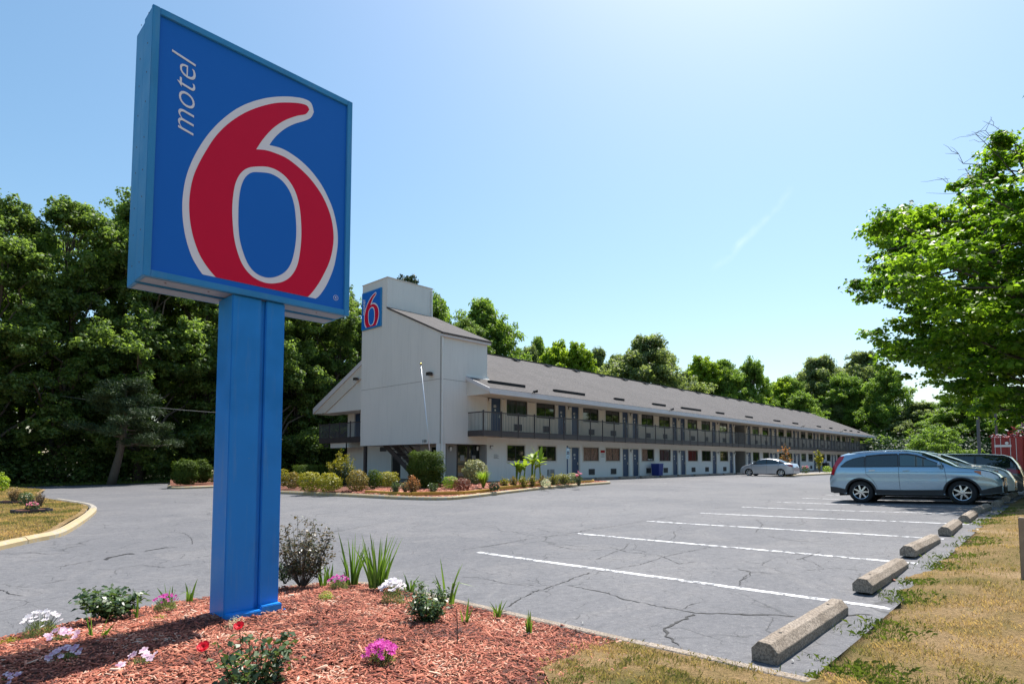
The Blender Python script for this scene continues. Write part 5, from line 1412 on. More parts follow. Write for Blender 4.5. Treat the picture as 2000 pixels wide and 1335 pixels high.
# mulch chips
def chips(name, sampler, n, seed, L=(.02, .06), W=(.006, .014), zf=None, label=None):
    rs = np.random.RandomState(seed); P = sampler(rs, n); n = len(P)
    z = np.array([zf(a, b) for a, b in P]); C = np.column_stack([P, z+.004+rs.random(n)*.012])
    q = rs.random(n)*2*PI; el = rs.normal(size=n)*.28; d = np.column_stack([np.cos(q)*np.cos(el), np.sin(q)*np.cos(el), np.sin(el)]); up = np.array([0, 0, 1.])+rs.normal(size=(n, 3))*.35
    s = unit(np.cross(d, up)); u = np.cross(s, d); l = L[0]+(L[1]-L[0])*rs.random(n)**2.2; w_ = W[0]+(W[1]-W[0])*rs.random(n); h = w_*.35
    l = l[:, None]/2; w_ = w_[:, None]/2; h = h[:, None]
    v = [C-d*l-s*w_*.6, C-d*l+s*w_*.7, C+d*l+s*w_*.5, C+d*l-s*w_*.8, C-d*l*.8-s*w_*.6+u*h, C-d*l*.9+s*w_*.7+u*h, C+d*l*.85+s*w_*.5+u*h, C+d*l*.8-s*w_*.8+u*h]
    V = np.stack(v, 1).reshape(-1, 3); o = (np.arange(n)*8)[:, None]
    F_ = np.array([(4, 5, 6, 7), (0, 1, 5, 4), (1, 2, 6, 5), (2, 3, 7, 6), (3, 0, 4, 7)]); Q = (o[:, :, None]+F_[None]).reshape(-1, 4)
    nn_ = np.array([noise.noise(Vector((a*1.7, b*1.7, 3)))+.6*noise.noise(Vector((a*5, b*5, 8))) for a, b in P]); t = np.clip(rs.beta(1.9, 1.9, n)+.42*nn_, 0, 1); t = np.repeat(t, 5)
    return tag(link(name, npmesh(name, V, Q, M['chip'], tone=t)), label, 'mulch', kind='stuff')
gp_arr = GPp
def samp_bed(rs, n):
    out = []
    while sum(len(o) for o in out) < n:
        D_ = 2.4+rs.random(n)**1.0*6.5; x = 1000+F*(rs.random(n)*1.2-1.0); X = (x-1000)/F*D_; P = X[:, None]*RT[:2]+D_[:, None]*FW[:2]
        k = inpoly(P[:, 0], P[:, 1], [(a, b) for a, b in BED]) & (P[:, 0] < 4.25) & (rs.random(n) < 1.0)
        gk = inpoly(P[:, 0]+rs.normal(size=n)*.22, P[:, 1]+rs.normal(size=n)*.22, gp_arr); out.append(P[k & ~gk])
    return np.concatenate(out)[:n]
chips('mulch_chips', samp_bed, 46000, 1, zf=bed_z, label='red-brown shredded bark mulch covering the foreground bed', L=(.018, .075))
def samp_isl(rs, n):
    P = np.column_stack([12+16*rs.random(n*2), 16.3+5*rs.random(n*2)]); return P[inpoly(P[:, 0], P[:, 1], shrink(ISs, .2))][:n]
chips('mulch_chunks', samp_bed, 900, 7, zf=lambda x, y: bed_z(x, y)+.006, label='larger scattered bark chunks on the foreground mulch', L=(.06, .12), W=(.012, .028))
chips('mulch_chips', samp_isl, 9000, 2, L=(.06, .16), W=(.03, .05), zf=isl_z, label='red-brown mulch on the planted island before the motel')

S = shrub
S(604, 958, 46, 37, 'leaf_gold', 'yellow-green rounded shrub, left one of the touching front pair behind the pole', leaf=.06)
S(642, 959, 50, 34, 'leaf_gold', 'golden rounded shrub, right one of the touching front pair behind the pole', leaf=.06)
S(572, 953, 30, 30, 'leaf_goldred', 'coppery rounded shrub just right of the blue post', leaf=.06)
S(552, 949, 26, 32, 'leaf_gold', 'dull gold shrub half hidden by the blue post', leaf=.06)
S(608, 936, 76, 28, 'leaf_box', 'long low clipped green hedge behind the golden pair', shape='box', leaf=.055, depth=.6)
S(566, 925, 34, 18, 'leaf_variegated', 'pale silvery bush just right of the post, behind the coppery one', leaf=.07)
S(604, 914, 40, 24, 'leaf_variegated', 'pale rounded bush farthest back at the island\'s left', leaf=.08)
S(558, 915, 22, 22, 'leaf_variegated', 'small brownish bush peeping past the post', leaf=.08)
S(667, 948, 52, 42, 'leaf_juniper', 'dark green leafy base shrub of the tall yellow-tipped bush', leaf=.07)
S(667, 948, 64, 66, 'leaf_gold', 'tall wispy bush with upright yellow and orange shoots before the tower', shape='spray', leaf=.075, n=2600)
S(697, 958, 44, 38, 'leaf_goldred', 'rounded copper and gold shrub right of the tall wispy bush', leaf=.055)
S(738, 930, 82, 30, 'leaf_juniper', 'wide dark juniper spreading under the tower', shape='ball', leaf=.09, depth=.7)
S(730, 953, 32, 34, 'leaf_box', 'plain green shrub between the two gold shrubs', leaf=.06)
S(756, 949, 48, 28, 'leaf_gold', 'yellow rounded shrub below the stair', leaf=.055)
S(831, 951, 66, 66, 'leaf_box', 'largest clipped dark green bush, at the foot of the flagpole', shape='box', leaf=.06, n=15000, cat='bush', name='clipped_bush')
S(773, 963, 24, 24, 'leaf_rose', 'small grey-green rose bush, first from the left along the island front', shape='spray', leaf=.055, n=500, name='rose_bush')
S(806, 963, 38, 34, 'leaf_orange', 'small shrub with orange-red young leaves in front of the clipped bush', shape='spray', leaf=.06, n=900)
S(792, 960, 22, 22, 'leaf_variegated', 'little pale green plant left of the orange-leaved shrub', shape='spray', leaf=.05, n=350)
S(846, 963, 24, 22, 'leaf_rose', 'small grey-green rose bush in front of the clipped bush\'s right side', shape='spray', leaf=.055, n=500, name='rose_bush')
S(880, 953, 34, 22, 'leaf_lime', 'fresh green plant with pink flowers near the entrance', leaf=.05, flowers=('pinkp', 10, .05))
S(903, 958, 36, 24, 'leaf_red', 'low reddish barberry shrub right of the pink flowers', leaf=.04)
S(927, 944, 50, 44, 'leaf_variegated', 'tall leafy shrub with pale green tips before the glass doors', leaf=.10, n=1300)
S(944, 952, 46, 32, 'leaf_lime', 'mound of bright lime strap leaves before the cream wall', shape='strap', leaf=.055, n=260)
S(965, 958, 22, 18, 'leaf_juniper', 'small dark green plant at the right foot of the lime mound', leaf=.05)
rgq = random.Random(6)
for i, x in enumerate((985, 1003, 1022, 1040, 1060, 1080, 1101)):
    S(x, 953-(i*1.2), 24, 22, 'leaf_goldred' if i % 3 == 1 else 'leaf_gold', 'low olive and brown leafy plant in the row before the canna plants', shape='spray', leaf=.06, n=420, group='olive leafy plants in a row', name='bedding_plant')
S(1066, 950, 20, 14, 'cream', 'low cream-flowered plant right of the tall canna', leaf=.045, n=300, name='bedding_plant')
S(1096, 945, 26, 20, 'leaf_variegated', 'grey-green low bush left of the thin sign post', leaf=.06)
S(1117, 944, 32, 20, 'leaf_variegated', 'pale green low bush below the accessible parking sign', leaf=.06)
S(1130, 948, 20, 26, 'leaf_rose', 'rose bush with pink blooms at the right of the island', shape='spray', leaf=.055, n=420, flowers=('pinkp', 9, .07), name='rose_bush')
# two canna-like plants with big paddle leaves
def paddle(mb, tn, base, d, L, W, lift, droop, tone):
    d = Vector(d).normalized(); s = d.cross(Vector((0, 0, 1))).normalized(); n = 7; L_ = []; Rr = []; Cc = []
    for k in range(n+1):
        f = k/n; p = Vector(base)+d*L*f+Vector((0, 0, lift*L*f-droop*L*f*f)); w_ = W*math.sin(PI*min(1, f*.93+.05))**.8; Cc.append(p); L_.append(p-s*w_+Vector((0, 0, w_*.3))); Rr.append(p+s*w_+Vector((0, 0, w_*.3)))
    mb.add(L_+Cc+Rr, [(k, k+1, n+2+k, n+1+k) for k in range(n)]+[(n+1+k, n+2+k, 2*n+3+k, 2*n+2+k) for k in range(n)]); tn += [tone]*(2*n)
def canna(x, y, hpx, stems, label, seed):
    b = G(x, y, .15); dist = (b-CAMP)@FW; Hh = hpx/F*dist; rgc = random.Random(seed); o = thing('canna_plant', label, 'plant', b)
    for i in range(stems):
        mb = MB(); tn = []; q = rgc.uniform(0, 6.28); bx = Vector((RT*rgc.uniform(-.3, .3)))+Vector((rgc.gauss(0, .06), rgc.gauss(0, .06), 0)); top = bx+Vector((rgc.gauss(0, .12), rgc.gauss(0, .12), Hh*rgc.uniform(.55, .75)))
        mb.tube([bx, (bx+top)/2, top], [.04, .035, .025], 7); tn += [.35]*len(mb.f)
        for k in range(6):
            q = rgc.uniform(0, 6.28); pz = top.lerp(bx, rgc.uniform(0, .35)); up = rgc.random() < .3
            paddle(mb, tn, pz, (math.cos(q), math.sin(q), 1.6 if up else .5), Hh*rgc.uniform(.28, .48), .12*rgc.uniform(.7, 1.4), .4, .45 if not up else .1, rgc.uniform(.3, 1))
        c = mb.build('stem', M['leaf_lime'], o, world=False); a = c.data.attributes.new('tone', 'FLOAT', 'FACE'); a.data.foreach_set('value', np.array(tn, np.float32))
canna(1050, 942, 66, 4, 'tallest canna plant with big yellow-green paddle leaves before the second window', 4)
canna(1012, 940, 44, 4, 'shorter canna plant with curled yellow leaves below the first window', 9)

# small bed with two clipped bushes at the turn of the drive
tb = [tuple(G(x, y)[:2]) for x, y in ((327, 951.5), (335, 954.5), (370, 954), (421, 952), (470, 950))]
tbs = [tuple(p) for p in catmull(tb, 5)]
kerb('bush_bed_kerb', tbs, .17, .13, M['yellow'], 3, .04, side=1, seed=3)
b2 = tbs+[(21.0, 42.2), (12.5, 42.2)]
poly_sheet('bush_bed_mulch', shrink(b2, .12), 1.2, lambda x, y: HZ(x, y)+.12+.16*min(1, max(0, (y-38)/2)), M['mulch']).__setitem__('kind', 'structure')
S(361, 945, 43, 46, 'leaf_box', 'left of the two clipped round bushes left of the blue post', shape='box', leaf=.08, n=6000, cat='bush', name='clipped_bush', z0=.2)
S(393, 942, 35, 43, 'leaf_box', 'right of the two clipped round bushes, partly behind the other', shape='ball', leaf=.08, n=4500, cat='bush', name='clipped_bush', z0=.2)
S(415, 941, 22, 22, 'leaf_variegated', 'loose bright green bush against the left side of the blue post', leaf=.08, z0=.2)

# left lawn: two little planters and their plants
def planter(x, y, wpx, label, seed):
    b = G(x, y, .1); dist = (b-CAMP)@FW; L = wpx/F*dist/2; o = thing('flower_ring', label, 'planter', b); n = 14; rgp_ = random.Random(seed)
    for k in range(n):
        a0, a1 = 2*PI*k/n+.02, 2*PI*(k+1)/n-.02; mb = MB(); h = .09+rgp_.uniform(-.015, .015)
        v = [Vector((math.cos(a)*r, math.sin(a)*r*.8, z)) for a in (a0, a1) for r, z in ((L, -.05), (L, h), (L-.07, h), (L-.07, -.05))]
        mb.add(v, [(0, 4, 5, 1), (1, 5, 6, 2), (2, 6, 7, 3), (0, 1, 2, 3), (7, 6, 5, 4)]); mb.build('edging_block', plain('dark_rubber_edging', (.035, .035, .045), .6, var=.3) if 'edg' not in M else M['edg'], o, world=False)
    mb = MB(); mb.lathe([(0, .10), (L-.08, .07)], 18); mb.build('soil', M['mulch'], o, world=False)
M['edg'] = plain('dark_rubber_edging', (.035, .035, .045), .6, var=.3, sc=8)
planter(62, 1000, 66, 'nearer dark ring edging with pink flowers on the left lawn', 1)
planter(30, 983, 60, 'farther dark ring edging with a rose bush on the left lawn', 2)
S(63, 996, 24, 14, 'leaf_rose', 'low plant with bright pink blooms in the nearer ring', shape='ball', leaf=.035, flowers=('pinkp', 14, .05), z0=.16, name='flower_clump', cat='flowers')
S(28, 980, 28, 30, 'leaf_peach', 'pale orange rose bush in the farther ring on the left lawn', shape='spray', leaf=.045, n=800, z0=.16)
S(78, 988, 26, 28, 'leaf_twig', 'dry brown twiggy shrub right of the pink flowers', shape='spray', leaf=.02, n=1400, z0=.16)
S(50, 984, 26, 22, 'leaf_rose', 'small green bush between the two rings on the left lawn', shape='ball', leaf=.035, z0=.16)
S(-8, 960, 40, 36, 'leaf_bright', 'bright green young shrub cut by the left edge of the photo', leaf=.10, z0=.1)
S(-6, 880, 26, 40, 'leaf_bright', 'bright green twig of leaves at the left edge above the shrub', leaf=.10, n=160, z0=.1, shape='spray') if False else None

# ---------------------------------------------------------------- foreground plants in the mulch
def fg(x, y): return G(x, y, .10)
def pinks(x, y, wpx, hpx, mat, label, nfl, fsz=.013, seed=0, loose=False, leafm='leaf_dusty', lift=1.0):
    b = fg(x, y); dist = (b-CAMP)@FW; Wd = wpx/F*dist; Hh = hpx/F*dist; rs = np.random.RandomState(seed+int(x)); rgf = random.Random(seed+int(x))
    o = thing('flower_clump', label, 'flowers', b-np.array([0, 0, .02])); n = int(900*Wd/.2); u = unit(rs.normal(size=(n, 3))); u[:, 2] = np.abs(u[:, 2])
    C = u*(.35+.65*rs.random((n, 1))**.5)*np.array([Wd*.44, Wd*.44, Hh*.72]); dirs = unit(u+np.array([0, 0, .9])+rs.normal(size=(n, 3))*.4)
    V, Q = leaves(C, rs.normal(size=(n, 3)), .030, .0045, rs, .02, dirs=dirs); link('foliage', npmesh('foliage', V, Q, M[leafm], tone=rs.random(n)), o)
    mb = MB()
    for i in range(nfl):
        q = 2.4*i+rgf.random(); r = math.sqrt((i+.5)/nfl)*Wd*.5*rgf.uniform(.85, 1.08); z = Hh*(1-.38*(r/(Wd*.5))**2)*rgf.uniform(.93, 1.05)*lift
        p = Vector((math.cos(q)*r, math.sin(q)*r, z)); f = flower(fsz*rgf.choice([.9, 1, 1.15]), 5, mat, rgf, curl=.18); f.parent = o; f.location = p
        f.rotation_euler = (Matrix.Rotation(rgf.uniform(.2, .9), 4, Vector(RT))@Matrix.Rotation(rgf.gauss(0, .3), 4, Vector(FW))@Matrix.Rotation(rgf.uniform(0, 6), 4, 'Z')).to_euler(); mb.tube([p*.5+Vector((0, 0, -.01)), p-Vector((0, 0, .003))], .0012, 4)
    mb.build('stems', M['leaf_box'], o, world=False); return o
pinks(745, 1302, 66, 52, 'magenta', 'bright magenta flower clump, nearest one at the bottom of the bed', 64, .021)
pinks(323, 1186, 46, 30, 'magenta', 'magenta flower clump left of the blue post', 34, .016)
pinks(661, 1147, 42, 27, 'magenta', 'magenta flower clump right of the blue post by the bronze rose bush', 36, .017)
pinks(767, 1174, 52, 46, 'whitep', 'white flower clump before the tall iris leaves', 60, .019)
pinks(79, 1238, 68, 46, 'whitep', 'white flower clump at the far left of the bed', 46, .017, lift=1.05)
pinks(118, 1262, 52, 40, 'lilac', 'loose lilac and white pansy clump, upper one left of the iris', 16, .023)
pinks(128, 1298, 56, 40, 'lilac', 'loose lilac and white pansy clump, lower one left of the shadow', 16, .023)
pinks(275, 1310, 66, 44, 'lilac', 'loose pansy clump with pale blooms inside the sign\'s shadow', 10, .028)
pinks(8, 1338, 60, 26, 'lilac', 'pansy clump cut off in the bottom left corner', 10, .020)
pinks(722, 1218, 14, 8, 'lilac', 'single tiny lilac flower lying in the middle of the mulch', 3, .012)
def iris(x, y, hpx, wpx, n, label, seed, bent=0, name='iris_clump'):
    b = fg(x, y); dist = (b-CAMP)@FW; Hh = hpx/F*dist; Wd = wpx/F*dist; rgi = random.Random(seed); o = thing(name, label, 'iris leaves', b-np.array([0, 0, .03]))
    for i in range(n):
        mb = MB(); tn = []; q = rgi.gauss(0, .6)+(PI if rgi.random() < .5 else 0); d = Vector((RT*math.cos(q)+FW*math.sin(q)*.7)); r0 = rgi.uniform(0, .22)*Wd; h = Hh*rgi.uniform(.5, 1.02); lean = rgi.uniform(.02, .5)*Wd
        bend = rgi.random() < bent; s = Vector(FW*.6+RT*.8*rgi.choice([-1, 1])).normalized(); w0 = rgi.uniform(.008, .016)*(.7+Hh); P = []; m = 9
        for k in range(m):
            f = k/(m-1); p = d*(r0+lean*f**1.5)+Vector((0, 0, h*f))
            if bend and f > .55: g_ = (f-.55)/.45; p += d*h*.45*g_; p.z -= h*(f-.55)*1.35
            w_ = w0*(1-f**2.2)+.0008; P += [p-s*w_, p, p+s*w_]; P[-2] += d*w_*.35
        mb.add(P, [(3*k, 3*k+1, 3*k+4, 3*k+3) for k in range(m-1)]+[(3*k+1, 3*k+2, 3*k+5, 3*k+4) for k in range(m-1)]); c = mb.build('blade', M['leaf_iris'], o, world=False, smooth=True)
        t0 = rgi.uniform(.1, .9); a = c.data.attributes.new('tone', 'FLOAT', 'FACE'); a.data.foreach_set('value', np.clip(np.array([t0-.1]*(m-1)+[t0+.1]*(m-1), np.float32), 0, 1))
    return o
iris(738, 1142, 104, 78, 30, 'tallest and thickest clump of iris leaves, at the corner of the kerb', 1, .05)
iris(688, 1136, 98, 72, 13, 'iris clump with bent over tips between the bronze rose and the thickest clump', 2, .35)
iris(630, 1138, 56, 26, 6, 'small iris tuft just right of the bronze rose bush', 3)
iris(642, 1130, 38, 34, 8, 'low pale iris tuft behind the magenta flowers', 4)
iris(800, 1150, 52, 40, 8, 'iris tuft right of the white flower clump', 5, .2)
iris(872, 1172, 82, 62, 12, 'iris clump behind the grey-green rose at the kerb', 6, .2)
iris(972, 1198, 34, 38, 9, 'small iris tuft against the kerb, left of the last one', 7)
iris(1034, 1228, 46, 28, 7, 'small iris tuft rightmost along the kerb', 8)
iris(908, 1212, 56, 26, 3, 'sparse iris with a bare brown stalk in the right of the mulch', 9)
iris(192, 1256, 84, 86, 8, 'iris with a broken, arched over leaf left of the sign shadow', 10, .4)
iris(266, 1204, 58, 16, 3, 'pair of stiff iris blades between the leafy rose and the magenta flowers', 11)
iris(328, 1168, 40, 40, 7, 'iris tuft behind the magenta flowers left of the post', 12, .1)
iris(370, 1168, 42, 30, 7, 'grassy pale iris tuft close to the left of the blue post', 13, .2)
mb = MB(); a = fg(893, 1270); mb.tube([a-np.array([0, 0, .02]), a+np.array([0, 0, .18]), a+np.array([.01, .02, .3])], [.006, .005, .003], 6); tag(mb.build('dry_stalk', M['bark']), 'bare brown stalk stuck upright in the mulch below the sparse iris', 'stalk')
def tuft(x, y, wpx, hpx, label, mat='leaf_lime', n=700):
    b = fg(x, y); dist = (b-CAMP)@FW; Wd = wpx/F*dist; Hh = hpx/F*dist; rs = np.random.RandomState(int(x)); o = thing('low_plant', label, 'plant', b-np.array([0, 0, .02]))
    u = unit(rs.normal(size=(n, 3))); u[:, 2] = np.abs(u[:, 2]); C = u*(.5+.5*rs.random((n, 1)))*np.array([Wd/2, Wd/2, Hh]); V, Q = leaves(C, u+rs.normal(size=(n, 3))*.5, .016, .008, rs, .1, dirs=unit(u+rs.normal(size=(n, 3))*.5+np.array([0, 0, .6])))
    link('foliage', npmesh('foliage', V, Q, M[mat], tone=.4+.6*rs.random(n)), o)
tuft(636, 1176, 38, 28, 'round pale yellow-green ground plant right of the post')
tuft(312, 1212, 40, 16, 'sparse yellowish weed below the magenta flowers left of the post', n=260)
tuft(460, 1236, 46, 40, 'whitish-green weed at the foot of the post behind the red rose', 'cream', 380)
tuft(18, 1252, 44, 14, 'dry yellowish grass tuft at the left edge of the bed', 'leaf_gold', 300)
# roses
def rose(x, y, wpx, hpx, label, stems, leafn, leafL, mat='leaf_rose', blooms=(), seed=1, spread=1.0, name='rose_bush', tips=None):
    b = fg(x, y); dist = (b-CAMP)@FW; Wd = wpx/F*dist; Hh = hpx/F*dist; rs = np.random.RandomState(seed); rgr = random.Random(seed); o = thing(name, label, 'rose bush', b-np.array([0, 0, .02]))
    mb = MB(); C = []; Dd = []
    for i in range(stems):
        q = rgr.uniform(0, 6.28); r = math.sqrt(rgr.random())*Wd/2; e = Vector((math.cos(q)*r, math.sin(q)*r, Hh*rgr.uniform(.55, 1.0)*(1-.25*(r/(Wd/2))**2))); s_ = Vector((math.cos(q)*r*.12, math.sin(q)*r*.12, 0))
        m_ = Vector((e.x*.75, e.y*.75, e.z*.5)); pts = [(1-f)**2*s_+2*f*(1-f)*m_+f*f*e for f in (0, .2, .4, .6, .8, 1)]; mb.tube(pts, [.0045, .004, .0035, .003, .0025, .002], 5)
        for k in range(leafn):
            f = .22+.8*rgr.random(); f = min(1, f); p = (1-f)**2*s_+2*f*(1-f)*m_+f*f*e; dv = Vector((rgr.gauss(0, 1), rgr.gauss(0, 1), rgr.uniform(-.2, .7))).normalized()
            for j in range(3): pp = p+dv*leafL*(.5+.62*j)+Vector((rgr.gauss(0, 1), rgr.gauss(0, 1), rgr.gauss(0, 1)))*leafL*.25; C.append(pp); Dd.append(dv+Vector((rgr.gauss(0, .5), rgr.gauss(0, .5), rgr.gauss(0, .3))))
    C = np.array(C); Dd = unit(np.array(Dd)); k = C[:, 2] > .01; C = C[k]; Dd = Dd[k]; n = len(C); L = leafL*(.7+.5*rs.random(n)); V, Q = leaves(C, rs.normal(size=(n, 3))*.5+np.array([0, 0, 1]), L, L*.62, rs, .10, dirs=Dd, droop=.12)
    link('foliage', npmesh('foliage', V, Q, M[mat], tone=rs.random(n)), o); mb.build('stems', M['leaf_box'] if mat == 'leaf_rose' else M['bark'], o, world=False)
    for (bx, by, sz, m_) in blooms:
        p = onD(bx, by, dist-.02)-b; f = flower(sz, 7, m_, rgr, True, .62); f.parent = o; f.location = tuple(p+np.array([0, 0, .0])); f.rotation_euler = (Matrix.Rotation(.75, 4, Vector(RT))@Matrix.Rotation(rgr.uniform(0, 6), 4, 'Z')).to_euler(); MB().tube([Vector(p)-Vector((0, 0, .01)), Vector(p)*.8-Vector((0, 0, .08))], .0025, 5).build('stem', M['leaf_box'], o, world=False)
    return o
rose(492, 1352, 122, 128, 'nearest rose bush with two red blooms at the bottom of the bed', 15, 9, .058, blooms=((468, 1217, .034, 'redp'), (399, 1258, .040, 'redp')), seed=2)
rose(590, 1140, 112, 138, 'bushy rose with bronze tinged leaves beside the blue post', 50, 18, .042, 'leaf_bronze', seed=3)
rose(556, 1136, 40, 52, 'small part-hidden bush between the post and the bronze rose', 14, 10, .036, 'leaf_rose', seed=4)
rose(212, 1202, 100, 62, 'leafy green rose bush at the left of the bed', 24, 11, .060, 'leaf_rose', seed=5)
rose(832, 1214, 98, 80, 'low grey-green rose bush right of the white flowers', 28, 12, .042, 'leaf_rose', seed=6)
rose(825, 1180, 44, 50, 'thin rose shoots behind the grey-green rose', 7, 6, .036, 'leaf_rose', seed=7)

# ---------------------------------------------------------------- grass
def blades(name, P, zf, Lr, W, seed, mat, label, tonef=None, lean=.5):
    rs = np.random.RandomState(seed); n = len(P); z = np.array([zf(a, b) for a, b in P]) if not hasattr(zf, 'vec') else zf.vec(P[:, 0], P[:, 1])
    q = rs.random(n)*2*PI; L = Lr[0]+(Lr[1]-Lr[0])*rs.random(n)**1.5; base = np.column_stack([P, z-.004]); d = np.column_stack([np.cos(q), np.sin(q), np.zeros(n)]); s = np.column_stack([-d[:, 1], d[:, 0], d[:, 2]])
    ln = (rs.random(n)*lean)[:, None]; w_ = (W*(.6+.8*rs.random(n)))[:, None]/2; top = base+d*L[:, None]*ln*1.6+np.array([0, 0, 1])*(L*(1-.5*ln[:, 0]))[:, None]; mid_p = base+d*L[:, None]*ln*.5+np.array([0, 0, 1])*(L*.6)[:, None]
    V = np.stack([base-s*w_, base+s*w_, mid_p+s*w_*.8, top], 1).reshape(-1, 3); Q = np.arange(n*4).reshape(n, 4)
    t = rs.random(n) if tonef is None else np.clip(tonef(P)+rs.normal(size=n)*.18, 0, 1)
    return tag(link(name, npmesh(name, V, Q, M[mat], tone=t)), label, 'grass', kind='stuff')
def gt(P):
    out = np.array([noise.noise(Vector((a*.9, b*.9, 0)))+.6*noise.noise(Vector((a*3.2, b*3.2, 5))) for a, b in P]); return .62+out*.8
class V_: pass
def vecz(f):
    g = V_(); g.vec = f; return g
rs = np.random.RandomState(12)
def samp_cam(n, d0, d1, x0, x1, pw=1.0):
    D_ = d0+(d1-d0)*rs.random(n)**pw; x = x0+(x1-x0)*rs.random(n); X = (x-1000)/F*D_; return X[:, None]*RT[:2]+D_[:, None]*FW[:2]
P = samp_cam(150000, 2.6, 14, 1150, 2080, 1.2); e = EDGE(P[:, 0])+.13*np.sin(P[:, 0]*9)*np.cos(P[:, 0]*4.3); P = P[(P[:, 1] < e-.02) & (P[:, 0] > 4.35)]
cl = np.array([noise.noise(Vector((a*2.1, b*2.1, 1)))+.5*noise.noise(Vector((a*6, b*6, 4))) for a, b in P]); P = P[rs.random(len(P)) < np.clip(.38+cl*1.5, .06, 1)]
P = P[:60000]
blades('grass_blades', P, vecz(lambda x, y: lawn_z(x, y)), (.015, .05), .006, 1, 'grass', 'dry patchy grass on the lawn right of the parking bays', gt)
P = samp_cam(60000, 2.6, 5.2, 1040, 1800); P = P[inpoly(P[:, 0]+rs.normal(size=len(P))*.08, P[:, 1]+rs.normal(size=len(P))*.08, GPp)]; cl = np.array([noise.noise(Vector((a*2.4, b*2.4, 1)))+.6*noise.noise(Vector((a*8, b*8, 4))) for a, b in P]); P = P[rs.random(len(P)) < np.clip(.4+cl*1.6, .04, 1)]; P = P[P[:, 0] < 4.3]
blades('grass_blades', P, gpz, (.015, .045), .005, 2, 'grass', 'yellow-green grass between the mulch and the flush kerb', lambda P: gt(P)-.12)
# greener tufts fringing the asphalt edge
k = 7000; sx_ = 4.4+16*rs.random(k)**1.6; keepn = np.array([noise.noise(Vector((a*1.4, 7, 0))) for a in sx_]); m = keepn > .02; sx_ = sx_[m]
P = np.column_stack([sx_, EDGE(sx_)-.05+rs.normal(size=len(sx_))*.14]); blades('grass_blades', P, vecz(lambda x, y: lawn_z(x, y)), (.02, .07), .007, 3, 'grass_dark', 'green weeds creeping over the asphalt edge of the lawn', None, .9)
P = samp_cam(70000, 10.5, 34, -40, 190, 1.0); P = P[inpoly(P[:, 0], P[:, 1], shrink(LL, .35))]
blades('grass_blades', P, llz, (.03, .08), .02, 4, 'grass', 'dry tan grass on the left lawn inside the rounded kerb', lambda P: gt(P)-.02)
P = np.column_stack([-40+62*rs.random(9000), 43.9+3*rs.random(9000)]); blades('grass_blades', P, vecz(lambda x, y: H(x, y)+.02), (.08, .22), .04, 5, 'grass_dark', 'dark green grass along the foot of the wood', None)
# litter: leaves and stones along the asphalt edge
lr = MB()
rgl = random.Random(2)
def litter(x, y, sz, mat, label, name='dead_leaf'):
    b = G(x, y, .012); o = MB().add([(b[0]+sz*math.cos(a)*r, b[1]+sz*math.sin(a)*r*.7, b[2]+(.012 if k % 2 else 0)) for k, (a, r) in enumerate([(0, 1), (.9, .6), (1.9, .9), (3.1, .7), (4.1, 1), (5.2, .6)])], [(0, 1, 2, 5), (2, 3, 4, 5)]).build(name, mat); tag(o, label, 'leaf' if name == 'dead_leaf' else 'litter')
leafm = plain('dead_leaf_brown', (.22, .06, .025), .7)
litter(1622, 1318, .07, leafm, 'reddish brown dead leaf lying in the grass at the bottom right'); litter(1328, 1277, .09, plain('bark_scrap', (.30, .14, .09), .8), 'flat pinkish bark scrap lying on the flush kerb'); litter(1745, 1132, .05, leafm, 'brown dead leaf on the asphalt behind the second wheel stop')
wh = plain('pale_litter', (.6, .58, .54), .7)
for x, y, l_ in ((1624, 1220, 'tiny pale scrap beside the largest wheel stop\'s far end'), (1548, 1290, 'pale pebble at the near foot of the largest wheel stop'), (1758, 1148, 'pale scrap on the asphalt by the second wheel stop'), (1906, 1034, 'white paper scrap at the edge of the lawn'), (1838, 1108, 'pale scrap in the grass'), (1138, 1216, 'tiny white speck of litter on the asphalt')): litter(x, y, .02 if x != 1906 else .10, wh, l_, 'litter_scrap')
# wooden post cut by the right edge
b = G(1998, 1142); pz = onD(1998, 1010, (b-CAMP)@FW)[2]
pt = thing('wooden_post', 'weathered wooden post cut off by the right edge of the photo', 'post', b)
mb = MB(); X_ = RT[:2]; q = b[:2]+X_*.03
mb.box(q[0]-.035, q[0]+.06, q[1]-.06, q[1]+.035, b[2]-.2, pz); mb.build('shaft', plain('weathered_post_wood', (.30, .22, .16), .9, var=.5, sc=9, bump=.6, bsc=25), pt, bevel=.006)
